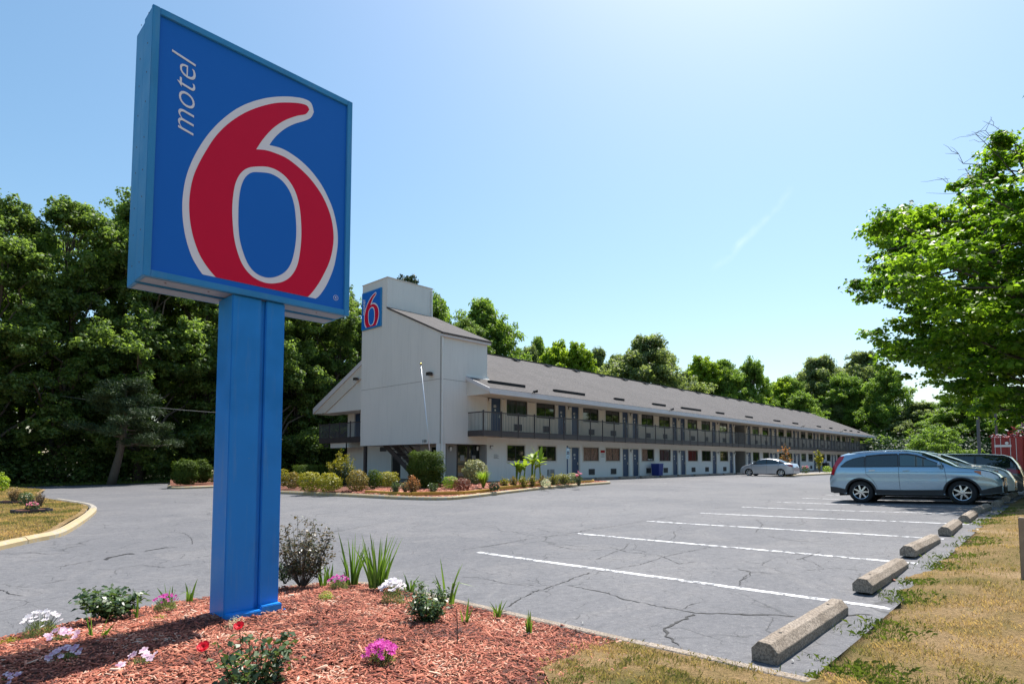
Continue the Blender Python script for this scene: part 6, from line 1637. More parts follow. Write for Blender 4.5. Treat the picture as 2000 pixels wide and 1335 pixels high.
# ---------------------------------------------------------------- vehicles
def interp(P):
    xs = [p[0] for p in P]; ys = [p[1] for p in P]
    # smooth monotone-ish curve through the points
    def f(x):
        x = np.asarray(x, float); h = .04
        return (np.interp(x-h, xs, ys)+2*np.interp(x, xs, ys)+np.interp(x+h, xs, ys))/4
    return f
class Car:
    def __init__(s, label, cat, name, loc, rz_, paint, sp):
        s.sp = sp; s.root = thing(name, label, cat, loc, rz_); s.paint = M[paint]
        s.T = interp(sp['top']); s.B = interp(sp['belt']); s.Wf = interp(sp['half']); s.x0 = sp['x0']; s.x1 = sp['x1']
        s.tum = sp.get('tumble', .24)
        s.body()
    def low(s, x):
        sp = s.sp; z = sp['sill']; r = sp['arch']
        v = np.full(np.shape(x), z, float)
        ends = np.clip((np.abs(np.asarray(x)-(s.x0+s.x1)/2)-(s.x1-s.x0)/2+.55)/.55, 0, 1); v = v-.02+ends*sp.get('uplift', .04)
        for a in sp['axles']:
            d = np.abs(np.asarray(x)-a); v = np.where(d < r, np.maximum(v, np.sqrt(np.maximum(0, r*r-d*d))+sp['wr']*.98), v)
        return v
    def side(s, x, z):
        """half width of the body side below the belt and of the cabin side above it"""
        x = np.asarray(x, float); z = np.asarray(z, float); W = s.Wf(x); B = s.B(x)
        u = np.clip((z-s.sp['sill'])/(B-s.sp['sill']), 0, 1)
        y = W*(.965+.035*np.sin(np.clip(u*1.25, 0, 1)*PI*.5)) - W*.035*np.clip((u-.72)/.28, 0, 1)**1.6 - .010*np.exp(-((u-.62)/.07)**2)
        return np.where(z > B, W*.965-s.tum*(z-B)-.10*np.clip(z-B-.42, 0, 1), y)
    def section(s, x):
        L = float(s.low(x)); B = max(float(s.B(x)), L+.02); T = max(float(s.T(x)), B+.004); W = float(s.Wf(x)); pts = []
        nb = 11
        for k in range(nb+1):
            z = L+(B-L)*k/nb; pts.append((float(s.side(x, z)), z))
        yb = pts[-1][0]; h = T-B; g = min(1, max(0, (h-.12)/.3)); tum = s.tum
        yr = yb-tum*max(0, h-.10)
        cab = [(yb-tum*h*.33, B+h*.33-.0), (yb-tum*h*.62, B+h*.62), (yr, T-min(.10, h*.25)), (yr-.035, T-min(.055, h*.16)), (yr-.10, T-min(.028, h*.08)), (yr*.72, T-.012), (yr*.36, T-.003), (0, T)]
        hood = [(yb-.012, B+h*.30), (yb-.035, B+h*.52), (yb-.075, B+h*.70), (yb-.14, B+h*.82), (yb*.76, B+h*.90), (yb*.5, B+h*.96), (yb*.25, B+h*.99), (0, T)]
        for a, b in zip(cab, hood): pts.append((a[0]*g+b[0]*(1-g), a[1]*g+b[1]*(1-g)))
        return pts
    def body(s):
        sp = s.sp; xs = list(np.arange(s.x0, s.x1, .045))+[s.x1]
        for a in sp['axles']:
            for q in (-1, 1): xs += [a+q*sp['arch']*.999, a+q*sp['arch']*1.001, a+q*sp['arch']*.97]
        xs = sorted(set(round(v, 4) for v in xs)); s.xs = xs; vs = []; n = 0
        for x in xs:
            P = s.section(x); full = [(x, y, z) for y, z in P]+[(x, -y, z) for y, z in P[-2::-1]]; n = len(full); vs += full
        s.n = n; s.v = vs
        fs = [(i*n+k, i*n+k+1, (i+1)*n+k+1, (i+1)*n+k) for i in range(len(xs)-1) for k in range(n-1)]
        fs += [tuple(range(n)), tuple((len(xs)-1)*n+k for k in range(n-1, -1, -1))]
        mb = MB(); mb.add(vs, fs)
        # glass openings of the front and back screens are laid on top, see cap()
        o = mb.build('body', s.paint, s.root, world=False, smooth=True)
        md = o.modifiers.new('split', 'EDGE_SPLIT'); md.split_angle = R(38)
        # dark inside of arches and underside
        mb = MB()
        for a in sp['axles']:
            for q in (-1, 1):
                yo = float(s.Wf(a))*.96; yi = yo-.36; r = sp['arch']*1.0; vs = []; m = 16
                for y in (yo, yi):
                    for k in range(m+1): t = PI*k/m; vs.append((a+r*math.cos(t), q*y, sp['wr']*.98+r*math.sin(t)))
                mb.add(vs, [(k, k+1, m+2+k, m+1+k) for k in range(m)]+[tuple(range(m+1, 2*m+2))])
        za = sp['sill']; mb.box(s.x0+.25, s.x1-.25, -float(s.Wf(0))*.80, float(s.Wf(0))*.80, za-.07, za+.04)
        a0, a1 = sorted(sp['axles'])
        mb.box(a0+.45, a1-.45, -float(s.Wf(0))*.93, float(s.Wf(0))*.93, za-.02, za+.05)
        mb.box(s.x0+.06, a0-.42, -float(s.Wf(s.x0))*.85, float(s.Wf(s.x0))*.85, za, za+.06); mb.box(a1+.42, s.x1-.1, -float(s.Wf(s.x1))*.85, float(s.Wf(s.x1))*.85, za, za+.06)
        mb.build('underbody', M['under'], s.root, world=False)
    def cap(s, name, xa, xb, k0, k1, mat, off=.006):
        """a patch of the shell itself: stations xa..xb, section points k0..k1 each side of the top"""
        ids = [i for i, x in enumerate(s.xs) if xa <= x <= xb]; n = s.n; mid = n//2; mb = MB(); ks = list(range(mid-k1, mid+k1+1)) if k0 == 0 else None
        vs = []
        for i in ids:
            for k in ks:
                x, y, z = s.v[i*n+k]; i2 = min(i+1, len(s.xs)-1); i1 = max(i-1, 0)
                tx = Vector(s.v[i2*n+k])-Vector(s.v[i1*n+k]); ty = Vector(s.v[i*n+min(k+1, n-1)])-Vector(s.v[i*n+max(k-1, 0)]); nn = ty.cross(tx)
                if nn.z < 0: nn = -nn
                nn.normalize(); vs.append((x+nn.x*off, y+nn.y*off, z+nn.z*off))
        m = len(ks); mb.add(vs, [(i*m+k, i*m+k+1, (i+1)*m+k+1, (i+1)*m+k) for i in range(len(ids)-1) for k in range(m-1)]); return mb.build(name, mat, s.root, world=False, smooth=True)
    def patch(s, name, lo, hi, mat, off=.006, x0=None, x1=None, q=1, st=.03, parent=None, rows=3, swap=False):
        """a thin piece lying on the side of the body between two curves lo(x) and hi(x)"""
        lf = lambda x: np.interp(x, [p[0] for p in lo], [p[1] for p in lo]); hf = lambda x: np.interp(x, [p[0] for p in hi], [p[1] for p in hi])
        x0 = max(lo[0][0], hi[0][0]) if x0 is None else x0; x1 = min(lo[-1][0], hi[-1][0]) if x1 is None else x1
        n = max(2, int((x1-x0)/st)+1); mb = MB(); vs = []
        brk = sorted(set([x0+(x1-x0)*k/(n-1) for k in range(n)]+[p[0] for p in lo+hi if x0 < p[0] < x1]))
        for x in brk:
            a, b = float(lf(x)), float(hf(x)); b = max(a+.0005, b)
            for k in range(rows+1):
                z = a+(b-a)*k/rows; y = float(s.side(x, z))+off; vs.append((x, q*y, z))
        m = rows+1; mb.add(vs, [(i*m+k, i*m+k+1, (i+1)*m+k+1, (i+1)*m+k) for i in range(len(brk)-1) for k in range(rows)])
        return mb.build(name, mat, parent or s.root, world=False, smooth=True)
    def strip(s, name, pts, wd, mat, off=.004, q=1, parent=None):
        """a thin line along points (x, z) on the side"""
        mb = MB(); vs = []; n = len(pts)
        for i, (x, z) in enumerate(pts):
            a = np.array(pts[max(i-1, 0)]); b = np.array(pts[min(i+1, n-1)]); t = b-a; t = t/max(1e-9, np.linalg.norm(t)); nn = np.array([-t[1], t[0]])*wd/2
            for sg in (-1, 1): X, Z = x+nn[0]*sg, z+nn[1]*sg; vs.append((X, q*(float(s.side(X, Z))+off), Z))
        mb.add(vs, [(2*i, 2*i+1, 2*i+3, 2*i+2) for i in range(n-1)]); return mb.build(name, mat, parent or s.root, world=False)
    def arch_lip(s, mat, wd=.055, q=1, off=.012):
        for a in s.sp['axles']:
            r = s.sp['arch']; mb = MB(); vs = []; m = 26; zc = s.sp['wr']*.98
            zs = s.sp['sill']+.02; t0 = math.asin(max(-.9, min(.9, (zs-zc)/(r+wd))))
            for k in range(m+1):
                t = t0+(PI-2*t0)*k/m
                for rr, o in ((r-.01, -.03), (r, off), (r+wd, off), (r+wd+.004, -.004)):
                    x = a+rr*math.cos(t); z = zc+rr*math.sin(t); vs.append((x, q*(float(s.side(x, max(z, s.sp['sill'])))+o), z))
            mb.add(vs, [(i*4+k, i*4+k+1, (i+1)*4+k+1, (i+1)*4+k) for i in range(m) for k in range(3)]); mb.build('arch_lip', mat, s.root, world=False, smooth=True)
    def wheels(s, spokes=7, rim=None, hub_r=.235, covers=None):
        sp = s.sp; wr = sp['wr']; tw = sp.get('tw', .215); tp = None
        for ai, a in enumerate(sp['axles']):
            for q in (-1, 1):
                w_ = thing('wheel', None, None, (0, 0, 0)); w_.parent = s.root; y = q*(float(s.Wf(a))*.955-tw/2-.005); w_.location = (a, y, wr); w_.rotation_euler = (R(90) if q < 0 else R(-90), 0, 0)
                dark = covers and ai in covers
                key = ('t', wr, tw)
                if key not in s.__dict__.setdefault('cache', {}):
                    mb = MB(); h = tw/2; mb.lathe([(hub_r-.005, -h*.8), (hub_r+.02, -h*.98), (wr-.04, -h), (wr-.008, -h*.78), (wr, -h*.4), (wr, h*.4), (wr-.008, h*.78), (wr-.035, h), (hub_r+.025, h*.98), (hub_r, h*.86)], 40)
                    s.cache[key] = mb.build('tyre', M['rubber'], w_, world=False, smooth=True).data
                    ty = None
                else: link('tyre', s.cache[key], w_)
                key = ('r', dark)
                if key not in s.cache:
                    mb = MB(); h = tw/2
                    mb.lathe([(hub_r+.004, h*.9), (hub_r-.006, h*.97), (hub_r-.018, h*.88), (hub_r-.03, h*.3), (hub_r-.035, -h*.6), (0, -h*.6)], 40, 1 if not dark else 0)
                    ring = len(mb.f)
                    mb.lathe([(hub_r+.002, h*.91), (hub_r-.006, h*.99), (hub_r-.022, h*.90)], 40, 0)
                    for k in range(spokes):
                        t = 2*PI*k/spokes; d = Vector((math.cos(t), math.sin(t), 0)); sd = Vector((-d.y, d.x, 0)); wi, wo = sp.get('spoke', (.026, .020)); z1, z0 = h*.92, h*.60
                        vs = [d*.035-sd*wi+Vector((0, 0, z1)), d*.035+sd*wi+Vector((0, 0, z1)), d*(hub_r-.012)+sd*wo+Vector((0, 0, h*.86)), d*(hub_r-.012)-sd*wo+Vector((0, 0, h*.86))]
                        vs += [v-Vector((0, 0, z1-z0)) for v in vs]; mb.add(vs, [(0, 1, 2, 3), (0, 4, 5, 1), (1, 5, 6, 2), (2, 6, 7, 3), (3, 7, 4, 0)], 0)
                    mb.lathe([(.055, h*.85), (.05, h*.96), (.03, h*.98), (0, h*.98)], 20, 0)
                    for k in range(5):
                        t = 2*PI*(k+.5)/5; mb.lathe([(.009, h*.97), (.009, h*.99), (0, h*.99)], 6, 1, Matrix.Translation((.042*math.cos(t), .042*math.sin(t), .0)))
                    s.cache[key] = mb.build('rim', [M['plastic'] if dark else (rim or M['alloy']), M['under']], w_, world=False, smooth=False).data
                else: link('rim', s.cache[key], w_)
    def window(s, lo, hi, q, name='window', seal=True, mat=None):
        w_ = s.patch(name, lo, hi, mat or M['car_glass'], .007, q=q)
        if seal:
            e = .028; lo2 = [(lo[0][0]-e, lo[0][1]-e)]+[(x, z-e) for x, z in lo]+[(lo[-1][0]+e, lo[-1][1]-e)]; hi2 = [(hi[0][0]-e, hi[0][1]+e*.4)]+[(x, z+e) for x, z in hi]+[(hi[-1][0]+e, hi[-1][1]+e*.4)]
            s.patch('seal', lo2, hi2, M['plastic'], .004, q=q, parent=w_)
        return w_
    def mirror(s, x, z, q, mat=None):
        y = float(s.side(x, z)); mb = MB()
        prof = [(0, -.12), (.05, -.115), (.085, -.06), (.09, .02), (.07, .09), (0, .11)]
        mb.lathe(prof, 14, 0, Matrix.Translation((x, q*(y+.14), z+.05))@Matrix.Rotation(R(90), 4, 'X')@Matrix.Diagonal((.75, .95, 1, 1)))
        mb.bar((x+.02, q*(y-.01), z), (x+.01, q*(y+.1), z+.01), .05, .06); mb.build('mirror', mat or s.paint, s.root, world=False, smooth=True)
    def handle(s, x, z, q, mat=None, L=.17):
        y = float(s.side(x, z)); mb = MB(); mb.bar((x-L/2, q*(y+.028), z), (x+L/2, q*(y+.028), z+.004), .018, .026)
        for d in (-L/2+.01, L/2-.01): mb.bar((x+d, q*(y-.005), z), (x+d, q*(y+.03), z), .022, .024)
        mb.build('handle', mat or s.paint, s.root, world=False, bevel=.004)
    def plate(s, front=True, z=.6):
        x = (s.x1+.02) if front else (s.x0-.02); mb = MB(); mb.box(x-.006, x+.006, -.16, .16, z-.08, z+.08, 0); mb.box(x-.0075 if not front else x+.006, x-.006 if not front else x+.0075, -.11, .11, z-.03, z+.03, 1); mb.build('number_plate', [M['white'], M['door']], s.root, world=False)

# blue compact off-roader, side on
SPB = dict(x0=-2.13, x1=2.32, sill=.30, arch=.405, wr=.352, axles=(-1.22, 1.40), tw=.225, uplift=.07, tumble=.24,
  top=[(-2.13,.80),(-2.10,.98),(-2.04,1.14),(-1.97,1.30),(-1.88,1.46),(-1.78,1.565),(-1.6,1.62),(-1.2,1.665),(-.5,1.685),(.05,1.665),(.40,1.60),(.75,1.435),(1.05,1.265),(1.22,1.165),(1.32,1.12),(1.6,1.085),(1.9,1.03),(2.08,.975),(2.2,.90),(2.28,.80),(2.32,.66)],
  belt=[(-2.13,.77),(-2.08,.95),(-2.0,1.09),(-1.8,1.15),(-1.2,1.14),(0,1.115),(1.0,1.085),(1.3,1.05),(1.7,1.01),(2.0,.94),(2.15,.86),(2.25,.74),(2.32,.60)],
  half=[(-2.13,.78),(-2.05,.85),(-1.9,.885),(-1.5,.905),(0,.91),(1.3,.905),(1.7,.885),(2.0,.84),(2.2,.75),(2.32,.64)])
CS = 22.50; cz = (HZ(21.6, 2.4)+HZ(21.6, 5.0))/2
ctr = 5.06-1.22  # rear axle at t 5.06
tilt = math.atan2(HZ(21.7, 2.44)-HZ(21.7, 5.06), 2.62)
car = Car('glacier blue compact off-roader parked side on, nearest of the row at the lawn', 'car', 'parked_car', (CS, 5.06-1.22, cz+.0), R(-90), 'paint_blue', SPB)
car.root.rotation_euler = (0, -tilt, R(-90)); car.root.location.z = HZ(21.7, 5.06)+math.tan(tilt)*1.22
car.wheels(7)
MP = M['plastic']
for q in (1, -1):
    car.window([(-.10, 1.155), (.5, 1.14), (.98, 1.13)], [(-.10, 1.50), (.10, 1.49), (.32, 1.445), (.55, 1.355), (.98, 1.15)], q, mat=M['car_glass_light'])
    car.window([(-1.02, 1.165), (-.16, 1.155)], [(-1.02, 1.465), (-.8, 1.49), (-.16, 1.50)], q)
    car.window([(-1.74, 1.18), (-1.08, 1.165)], [(-1.74, 1.185), (-1.6, 1.31), (-1.4, 1.40), (-1.2, 1.445), (-1.08, 1.46)], q, name='quarter_window')
    car.arch_lip(MP, .05, q)
    a0, a1 = SPB['axles']; r = .46
    car.patch('sill_cladding', [(a0+r-.02, .285), (a1-r+.02, .285)], [(a0+r-.02, .43), (0, .42), (a1-r+.02, .43)], MP, .012, q=q)
    car.patch('bumper_cladding', [(-2.12, .33), (a0-r+.02, .30)], [(-2.12, .52), (-1.9, .50), (a0-r+.02, .44)], MP, .012, q=q)
    car.patch('bumper_cladding', [(a1+r-.02, .30), (2.30, .36)], [(a1+r-.02, .42), (2.0, .47), (2.30, .55)], MP, .012, q=q)
    for P in ([(1.03, .44), (1.05, .8), (1.02, 1.08), (.99, 1.13)], [(-.13, .43), (-.14, .8), (-.13, 1.14)], [(-1.05, 1.15), (-1.03, .92), (-.86, .74), (-.76, .55), (-.75, .44)], [(-1.04, .985), (-.5, .985), (1.03, .965), (1.4, .95), (1.75, .93)]):
        PP = [];
        for (xa, za), (xb, zb) in zip(P, P[1:]): PP += [(xa+(xb-xa)*k/4, za+(zb-za)*k/4) for k in range(4)]
        car.strip('panel_gap', PP+[P[-1]], .009, M['under'], q=q)
    car.handle(-.98+.12, 1.03, q, M['alloy']); car.handle(.06, 1.01, q)
    car.mirror(.93, 1.12, q)
    # tall tail lamp on the rear corner, amber and clear headlamp
    car.patch('tail_lamp', [(-2.07, .92), (-1.97, .90), (-1.955, .98), (-1.85, 1.2), (-1.70, 1.40), (-1.66, 1.50)], [(-2.07, .97), (-2.03, 1.10), (-1.96, 1.25), (-1.88, 1.40), (-1.78, 1.51), (-1.66, 1.515)], M['lens_red'], .010, q=q, st=.02)
    car.patch('head_lamp', [(1.84, .88), (1.95, .80), (2.24, .74)], [(1.84, .985), (2.05, .945), (2.24, .82)], M['lens_clear'], .012, q=q, st=.02)
    car.patch('indicator', [(1.72, .96), (1.87, .86)], [(1.72, .985), (1.87, .975)], M['lens_amber'], .013, q=q, st=.02)
    car.strip('rain_guard', [(.58, 1.375), (.33, 1.475), (.10, 1.525), (-.12, 1.53)], .035, MP, .012, q)
    car.strip('rain_guard', [(-.16, 1.53), (-.6, 1.53), (-1.03, 1.495)], .035, MP, .012, q)
    car.strip('roof_rail', [(-1.5, 1.60), (-.5, 1.645), (.1, 1.62)], .02, MP, .01, q)
car.cap('windscreen', .47, 1.21, 0, 5, M['car_glass'])
car.cap('rear_window', -2.03, -1.80, 0, 5, M['car_glass'])
mb = MB(); mb.box(2.29, 2.335, -.38, .38, .66, .78, 0); mb.box(2.30, 2.345, -.45, .45, .36, .52, 0)
for k in range(3): mb.box(2.33, 2.345, -.36, .36, .67+k*.035, .685+k*.035, 1)
mb.build('grille', [M['under'], M['alloy']], car.root, world=False); car.plate(True, .58); car.plate(False, .72)
MB().box(-2.16, -2.12, -.62, .62, .50, .62).build('bumper_step', MP, car.root, world=False, bevel=.01)
mb = MB(); mb.tube([(-1.7, 0, 1.6), (-1.8, 0, 1.74)], [.008, .004], 5); mb.build('aerial', MP, car.root, world=False)

# silver off-roader behind it
SPS = dict(x0=-2.2, x1=2.36, sill=.30, arch=.40, wr=.35, axles=(-1.3, 1.37), tw=.225, uplift=.06, tumble=.24,
  top=[(-2.2,.8),(-2.12,1.1),(-2.0,1.4),(-1.85,1.50),(-1.4,1.56),(-.5,1.60),(.1,1.585),(.45,1.52),(.9,1.34),(1.2,1.20),(1.35,1.16),(1.7,1.13),(2.0,1.06),(2.2,.95),(2.3,.76),(2.36,.6)],
  belt=[(-2.2,.78),(-2.1,1.0),(-1.8,1.1),(0,1.08),(1.1,1.08),(1.4,1.07),(1.8,1.02),(2.1,.91),(2.25,.73),(2.36,.56)],
  half=[(-2.2,.78),(-2.0,.87),(-1.5,.9),(1.4,.9),(1.8,.88),(2.1,.80),(2.25,.72),(2.36,.58)])
def simple_car(sp, label, name, loc, rzv, paint, wins_, head=True, tail=None, screens=((.5, 1.2), (-2.05, -1.86)), gaps=(), spokes=6, lipm=None, mirx=.95, mirz=1.1):
    c = Car(label, 'car', name, loc, rzv, paint, sp); c.wheels(spokes)
    for q in (1, -1):
        for lo, hi in wins_: c.window(lo, hi, q)
        if lipm: c.arch_lip(lipm, .03, q, .006)
        for P in gaps: c.strip('panel_gap', [(P[0][0]+(P[1][0]-P[0][0])*k/6, P[0][1]+(P[1][1]-P[0][1])*k/6) for k in range(7)], .009, M['under'], q=q)
        c.mirror(mirx, mirz, q); c.handle(gaps[1][0][0]+.14, 1.0*mirz*.9, q); c.handle(gaps[2][0][0]+.14, 1.0*mirz*.9, q)
        if tail: c.patch('tail_lamp', tail[0], tail[1], M['lens_red'], .010, q=q, st=.02)
        if head: c.patch('head_lamp', head[0], head[1], M['lens_clear'], .010, q=q, st=.02)
        if head and len(head) > 2: c.patch('indicator', head[2], head[3], M['lens_amber'], .012, q=q, st=.02)
    c.cap('windscreen', screens[0][0], screens[0][1], 0, 5, M['car_glass']); c.cap('rear_window', screens[1][0], screens[1][1], 0, 5, M['car_glass'])
    c.plate(True, .5); c.plate(False, .75); return c
g3 = [[(1.05, .40), (1.03, 1.08)], [(-.12, .4), (-.12, 1.1)], [(-1.02, .75), (-1.05, 1.1)]]
wn_s = [([(-.06, 1.12), (1.0, 1.10)], [(-.06, 1.47), (.2, 1.46), (.5, 1.39), (1.0, 1.13)]), ([(-1.0, 1.13), (-.12, 1.12)], [(-1.0, 1.44), (-.12, 1.48)]), ([(-1.8, 1.15), (-1.06, 1.13)], [(-1.8, 1.26), (-1.5, 1.40), (-1.06, 1.44)])]
s2 = 25.3; x1t = 1.45
silver = simple_car(SPS, 'silver off-roader parked just beyond the blue one, nose to the lawn', 'parked_car', (s2, x1t+2.36, HZ(s2, 3.5)+.02), R(-90), 'paint_silver2', wn_s,
   ([(1.98, .86), (2.26, .72)], [(1.98, .97), (2.12, .93), (2.26, .78)], [(1.86, .92), (1.99, .87)], [(1.86, .99), (1.99, .965)]), None, ((.5, 1.32), (-2.05, -1.86)), g3)
for q in (1, -1): silver.strip('roof_rail', [(-1.5, 1.60), (-.5, 1.64), (.1, 1.61)], .025, M['alloy'], .02, q)
mb = MB(); mb.lathe([(0, .02), (.06, .018), (.075, 0)], 16, 0, Matrix.Translation((2.26, -.62, .50))@Matrix.Rotation(R(90), 4, 'Y')@Matrix.Rotation(R(0), 4, 'X')); mb.build('fog_lamp', M['lens_clear'], silver.root, world=False)
# dark minivan backed up to the lawn
SPV = dict(x0=-2.6, x1=2.5, sill=.28, arch=.39, wr=.34, axles=(-1.55, 1.5), tw=.225, uplift=.06, tumble=.20,
  top=[(-2.6,.8),(-2.56,1.05),(-2.44,1.35),(-2.28,1.60),(-2.1,1.68),(-1.5,1.73),(0,1.75),(.5,1.70),(1.0,1.50),(1.5,1.22),(1.75,1.1),(2.0,1.03),(2.3,.9),(2.43,.75),(2.5,.55)],
  belt=[(-2.6,.78),(-2.5,1.0),(-2.3,1.14),(0,1.12),(1.3,1.07),(1.7,1.02),(2.1,.93),(2.4,.7),(2.5,.52)],
  half=[(-2.6,.82),(-2.4,.93),(-1.5,.97),(1.5,.97),(2.0,.9),(2.3,.78),(2.5,.6)])
wn_v = [([(-.1, 1.18), (1.3, 1.14)], [(-.1, 1.60), (.4, 1.58), (.8, 1.45), (1.3, 1.18)]), ([(-1.25, 1.19), (-.16, 1.18)], [(-1.25, 1.61), (-.16, 1.61)]), ([(-2.36, 1.20), (-1.32, 1.19)], [(-2.36, 1.30), (-2.22, 1.54), (-2.0, 1.59), (-1.32, 1.61)])]
s3 = 28.4
van = simple_car(SPV, 'dark grey minivan backed up to the lawn behind the silver off-roader', 'parked_van', (s3, 1.38+2.6, HZ(s3, 4)-.04), R(90), 'paint_dark', wn_v, None,
   ([(-2.54, .96), (-2.2, .98), (-1.98, 1.08)], [(-2.54, 1.10), (-2.3, 1.13), (-1.98, 1.13)]), ((.55, 1.6), (-2.50, -2.25)), [[(1.2, .4), (1.2, 1.1)], [(-.12, .4), (-.12, 1.12)], [(-1.28, .7), (-1.28, 1.14)]], mirx=1.2)
van.root.scale = (1, 1, .93)
# silver saloon parked at the rooms
SPN = dict(x0=-2.2, x1=2.22, sill=.22, arch=.345, wr=.305, axles=(-1.22, 1.38), tw=.19, uplift=.06, tumble=.30, spoke=(.035, .045),
  top=[(-2.2,.70),(-2.14,.92),(-2.05,1.04),(-1.85,1.075),(-1.6,1.10),(-1.35,1.20),(-1.0,1.35),(-.6,1.44),(-.1,1.475),(.3,1.45),(.65,1.36),(1.0,1.20),(1.3,1.03),(1.45,.97),(1.8,.89),(2.05,.77),(2.17,.64),(2.22,.5)],
  belt=[(-2.2,.68),(-2.1,.88),(-1.9,1.0),(-1.2,1.01),(0,.97),(1.0,.93),(1.4,.90),(1.8,.82),(2.05,.70),(2.18,.56),(2.22,.46)],
  half=[(-2.2,.68),(-2.05,.78),(-1.7,.83),(0,.845),(1.4,.84),(1.8,.80),(2.05,.70),(2.22,.52)])
wn_n = [([(-.06, 1.02), (1.12, .98)], [(-.06, 1.375), (.2, 1.37), (.6, 1.27), (1.12, 1.0)]), ([(-1.0, 1.04), (-.12, 1.02)], [(-1.0, 1.24), (-.7, 1.33), (-.12, 1.378)]), ([(-1.45, 1.07), (-1.06, 1.05)], [(-1.45, 1.09), (-1.25, 1.15), (-1.06, 1.22)])]
sed = simple_car(SPN, 'silver saloon car parked nose to the motel rooms in the middle of the lot', 'parked_car', (50.9, 17.45+1.22, HZ(50.9, 18.7)), R(90), 'paint_silver', wn_n,
   ([(1.75, .72), (2.08, .60)], [(1.75, .80), (1.95, .76), (2.08, .68)]), ([(-2.13, .80), (-1.9, .82), (-1.72, .90)], [(-2.13, .93), (-1.95, .97), (-1.72, .93)]), ((.42, 1.25), (-1.55, -1.02)), [[(1.1, .3), (1.12, .95)], [(-.1, .3), (-.1, 1.0)], [(-1.02, .6), (-1.06, 1.02)]], spokes=6, mirx=1.0, mirz=.98)

# ---------------------------------------------------------------- red containers with scrap, grey poles
cp = onD(1938, 905, 62); ct_ = thing('shipping_container', 'red shipping container with white locking bars at the right edge behind the cars', 'container', (cp[0], cp[1], .3))
M['cred'] = plain('container_red', (.30, .035, .03), .6, var=.25, sc=3)
def container(root, o, wd, hgt, ln):
    """end doors face the photographer: local frame x right, y away"""
    vd = unit(np.array([o[0], o[1], 0.])+RT*8); vr = np.array([vd[1], -vd[0], 0]); Mx = Matrix.Translation(tuple(o))@Matrix(((vr[0], vd[0], 0, 0), (vr[1], vd[1], 0, 0), (0, 0, 1, 0), (0, 0, 0, 1)))
    def bx(name, x0, x1, y0, y1, z0, z1, mat): MB().box(x0, x1, y0, y1, z0, z1, 0, Mx).build(name, mat, root)
    bx('body', 0, wd, .06, ln, 0, hgt, M['cred'])
    for a in (0, wd/2+.01): bx('door', a+.06, a+wd/2-.05, 0, .058, .12, hgt-.14, M['cred'])
    for a in (.38, .84): 
        for q in (0, wd/2): bx('locking_bar', a+q-.1, a+q-.06, -.05, -.01, .05, hgt-.05, M['white'])
    mb = MB(); n = 16
    for k in range(n): mb.box(.0-.03*(k % 2), .01, .3+k*ln/n*.95, .3+k*ln/n*.95+ln/n*.5, .1, hgt-.1, 0, Mx)
    mb.build('corrugation', M['cred'], root)
    bx('top_rail', -.02, wd+.02, -.01, .05, hgt-.12, hgt+.02, M['cred'])
    return Mx, bx
c0 = np.array([cp[0], cp[1], .3]); ztop = onD(1938, 855, 62)[2]
Mx, bx = container(ct_, c0, 2.44, ztop-.3, 6)
bx('label_plate', .25, 1.6, -.058, -.052, ztop-1.25, ztop-1.02, M['white'])
mb = MB(); mb.lathe([(0, 0), (.15, 0)], 14, 0, Mx@Matrix.Translation((1.25, -.06, ztop-.3-.55))@Matrix.Rotation(R(90), 4, 'X')); mb.build('round_mark', M['white'], ct_)
c1 = c0+RT*2.6; c1[2] = .3; ct2 = thing('shipping_container', 'second red container, cut off by the right edge of the photo', 'container', tuple(c1)); container(ct2, c1, 2.44, ztop-.2, 6)
scrap = MB(); rg = random.Random(12)
for k in range(150):
    x = rg.uniform(1.1, 4.6); z = ztop+.02+rg.random()**1.5*(.35 if x < 3 else 1.7); y = rg.uniform(.1, 1.6); p = Vector(tuple(c0))+Vector(tuple(RT))*x+Vector(tuple(FW))*y; p.z = z
    L = rg.uniform(.15, .6); d = Vector((rg.gauss(0, 1), rg.gauss(0, 1), rg.gauss(0, .5))).normalized(); scrap.bar(p-d*L/2, p+d*L/2, rg.uniform(.04, .16), rg.uniform(.02, .1), rg.choice([0, 0, 1, 2]))
tag(scrap.build('scrap_heap', [M['cred'], M['white'], M['grille']]), 'jumbled heap of red and white scrap on top of the red containers', 'scrap', kind='stuff')
for x, dd, wd, lb in ((1914, 58, .30, 'thicker grey steel pole behind the parked minivan'), (1949, 66, .26, 'thinner grey steel pole left of the red container')):
    p = onD(x, 905, dd); o = thing('steel_pole', lb, 'pole', (p[0], p[1], .3)); mb = MB(); mb.tube([(p[0], p[1], .2), (p[0], p[1], 9.5)], [wd/2, wd/2*.8], 10); mb.build('shaft', M['grille'], o); MB().box(p[0]-.25, p[0]+.25, p[1]-.25, p[1]+.25, .2, .45).build('base_plate', M['walk'], o)
    MB().box(p[0]-.5, p[0]+.3, p[1]-.15, p[1]+.15, 9.5, 9.65).build('lamp_head', M['grille'], o)

